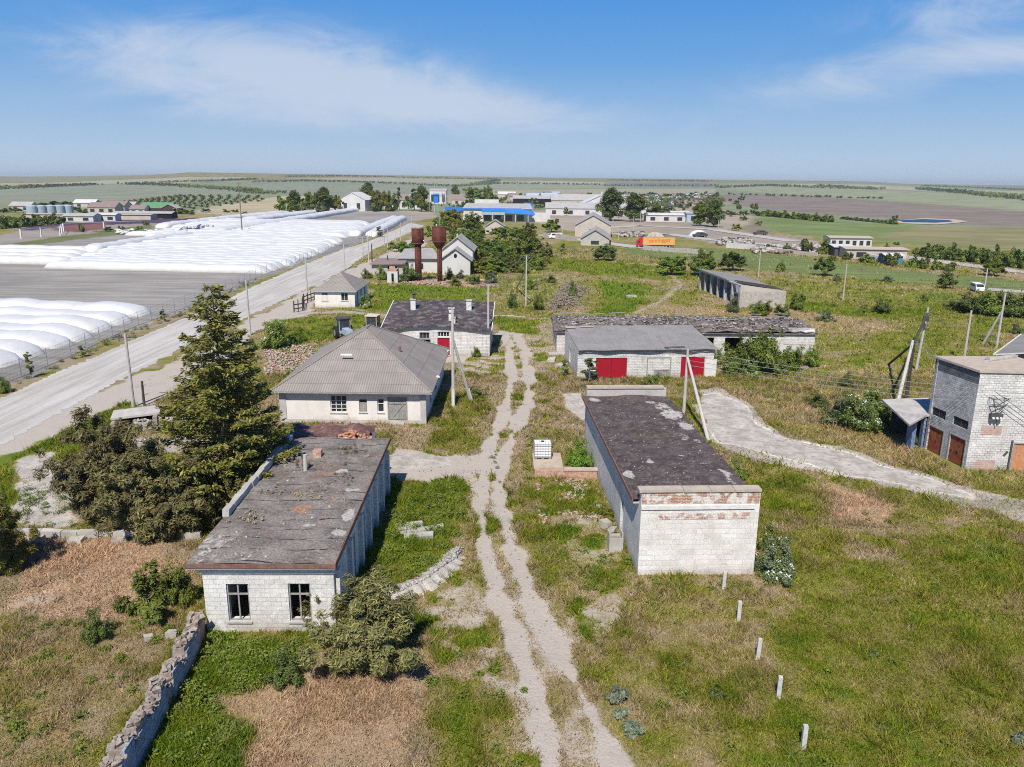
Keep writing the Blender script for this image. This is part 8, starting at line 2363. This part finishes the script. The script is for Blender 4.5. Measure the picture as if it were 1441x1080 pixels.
def farm():
    b = G(30, 308); barn('tank_base', 'long pale farm block below the round tanks', 32, 308.5, 58, 8, 2.2, .3, 'cream', 'coping', .05, 'x', 'farm building', 0)
    labs = ['outermost pale blue farm tank of the five, at the windbreak side', 'second pale blue farm tank from the windbreak side', 'middle one of the five pale blue farm tanks', 'fourth pale blue farm tank, next to last towards the pink-roofed house', 'last pale blue farm tank, nearest the pink-roofed house']
    for i, px in enumerate((41, 54, 67, 80, 92)):
        g = G(px, 304 - i * .3); r = empty('farm_tank', (g.x, g.y + 3, 0), 0, labs[i], 'tank', 'farm tanks')
        mb = MB(); mb.lathe([(2.5, -.2), (2.5, 4.6), (2.4, 4.7)], 20); mb.build('shell', M['tank'], r, False)
        mb = MB(); mb.lathe([(2.52, 4.6), (2.1, 4.9), (.4, 5.2)], 20); mb.build('lid', M['blue_pale'], r)
    barn('green_roof_barn', 'barn with green sheet roof and dark gable at the orchard', 197, 300.5, 17, 10, 3.0, 2.8, 'maroon_wall', 'green_roof', .0, 'x', 'barn', 0)
    barn('dark_lean_to', 'dark maroon gable shed attached by the green-roofed barn', 228, 301, 8, 8, 3.0, 2, 'maroon_wall', 'grey_far', .0, 'y', 'shed', 1)
    barn('open_cattle_barn', 'low dark open barn with long grey roof by the farm yard', 158, 307.5, 28, 8, 2.4, .8, 'black', 'grey_far', .05, 'x', 'barn', 0)
    barn('pink_roof_house', 'farm house with pink tiled hip roof', 124, 300, 15, 10, 3.2, 2.4, 'cream', 'tile_pink', 0, 'x', 'house', 3)
    barn('pink_roof_house', 'second pink-roofed house beyond the first farm house', 142, 297, 14, 10, 3.2, 2.4, 'cream', 'tile_pink', 0, 'x', 'house', 3)
    barn('farm_shed', 'white farm shed by the purple pit', 134, 311, 9, 6, 2.6, .6, 'white_far', 'white_far', .03, 'x', 'shed', 2)
    barn('farm_shed', 'grey farm shed between tanks and pink-roofed house', 89, 312, 13, 8, 2.4, 1, 'white_far', 'grey_far', .05, 'x', 'shed', 2)
    barn('farm_house', 'pale cottage peeping over the windbreak at the frame edge', 14, 297, 12, 8, 3, 2, 'cream', 'grey_far', 0, 'x', 'house', 2)
    barn('farm_house', 'pale cottage in the trees above the farm tanks', 104, 292, 14, 8, 3, 2, 'cream', 'white_far', 0, 'x', 'house', 2)
    barn('farm_house', 'pale cottage beyond the yellow-green farm tree', 166, 295, 10, 8, 2.6, 2, 'cream', 'grey_far', 0, 'x', 'house', 2)
    barn('farm_house', 'small white cottage below the first orchard row', 183, 301, 8, 8, 2.6, 2, 'white_far', 'tile_pink', 0, 'x', 'house', 2)
    # fence of white posts by the pit
    P = [G(30, 336), G(85, 332), G(90, 326), G(200, 322)]
    r = empty('pit_fence', P[0], 0, 'rail fence on white posts in front of the reddish pit', 'fence')
    for a, c in zip(P[:-1], P[1:]):
        n = max(2, int((c - a).length / 12))
        for k in range(n):
            p = a.lerp(c, k / n) - P[0]; mb = MB(); mb.box(p.x - .2, p.x + .2, p.y - .2, p.y + .2, -.1, 3.0); mb.build('post', M['whitewash'], r)
        mb = MB(); mb.tube([a - P[0] + Vector((0, 0, 2.9)), c - P[0] + Vector((0, 0, 2.9))], .1, 4); mb.build('rail', M['whitewash'], r)
    # pond
    P = [G(*q) for q in [(1264, 311.2), (1300, 309.4), (1336, 311), (1341, 312.6), (1318, 314.2), (1272, 313.4)]]
    mb = MB(); mb.face([(p.x, p.y, p.z + .35) for p in P][::-1])
    o = mb.build('pond', mat('pond_water', (.02, .06, .15), (.03, .075, .17), .1, rough=.5, bump=.0, spec=.08, grain=.02)); tag(o, kind='structure')
    P = [G(*q) for q in [(1258, 311.5), (1300, 307.6), (1345, 309.6), (1362, 312.6), (1345, 314.6), (1318, 316.8), (1268, 315.2)]]
    mb = MB(); mb.face([(p.x, p.y, p.z + .2) for p in P][::-1]); tag(mb.build('pond_bank', M['coping']), kind='structure')


farm()


def village():
    rng = random.Random(9)
    protos = []
    for k, (wm, rm) in enumerate((('white_far', 'blue_pale'), ('white_far', 'grey_far'), ('cream', 'tile_pink'), ('blue_pale', 'steel'))):
        mb = MB(); w, d, h, r = 11, 9, 3.6, 3.4
        mb.box(0, w, 0, d, -1, h, 0)
        for x in (0, w): mb.face([(x, 0, h), (x, d, h), (x, d / 2, h + r)], 0)
        mb.slab([(-.5, -.6, h - .3), (w + .5, -.6, h - .3), (w + .5, d / 2, h + r), (-.5, d / 2, h + r)], .15, 1); mb.slab([(-.5, d / 2, h + r), (w + .5, d / 2, h + r), (w + .5, d + .6, h - .3), (-.5, d + .6, h - .3)], .15, 1)
        o = mb.build('village_house', [M[wm], M[rm]]); protos.append(o.data); bpy.data.objects.remove(o)
    for i in range(190):
        px = rng.uniform(868, 1005); py = rng.uniform(277, 293) - max(0, (px - 950) * .05)
        g = G(px, py)
        o = link('village_house', rng.choice(protos), None, g, rng.uniform(-.8, .8)); s = rng.uniform(.4, .75); o.scale = (s, s, s)
        tag(o, 'tiny village house in the hollow beyond the poplars', 'house', 'village houses')
    for i in range(16):
        g = G(rng.uniform(690, 860), rng.uniform(277, 283)); o = link('village_house', rng.choice(protos[:3]), None, g, rng.uniform(-.5, .5))
        tag(o, 'small pale farmstead house behind the long barns', 'house', 'farmstead houses')


village()
make_world()
make_camera()
make_haze()
make_ground()
make_grass()
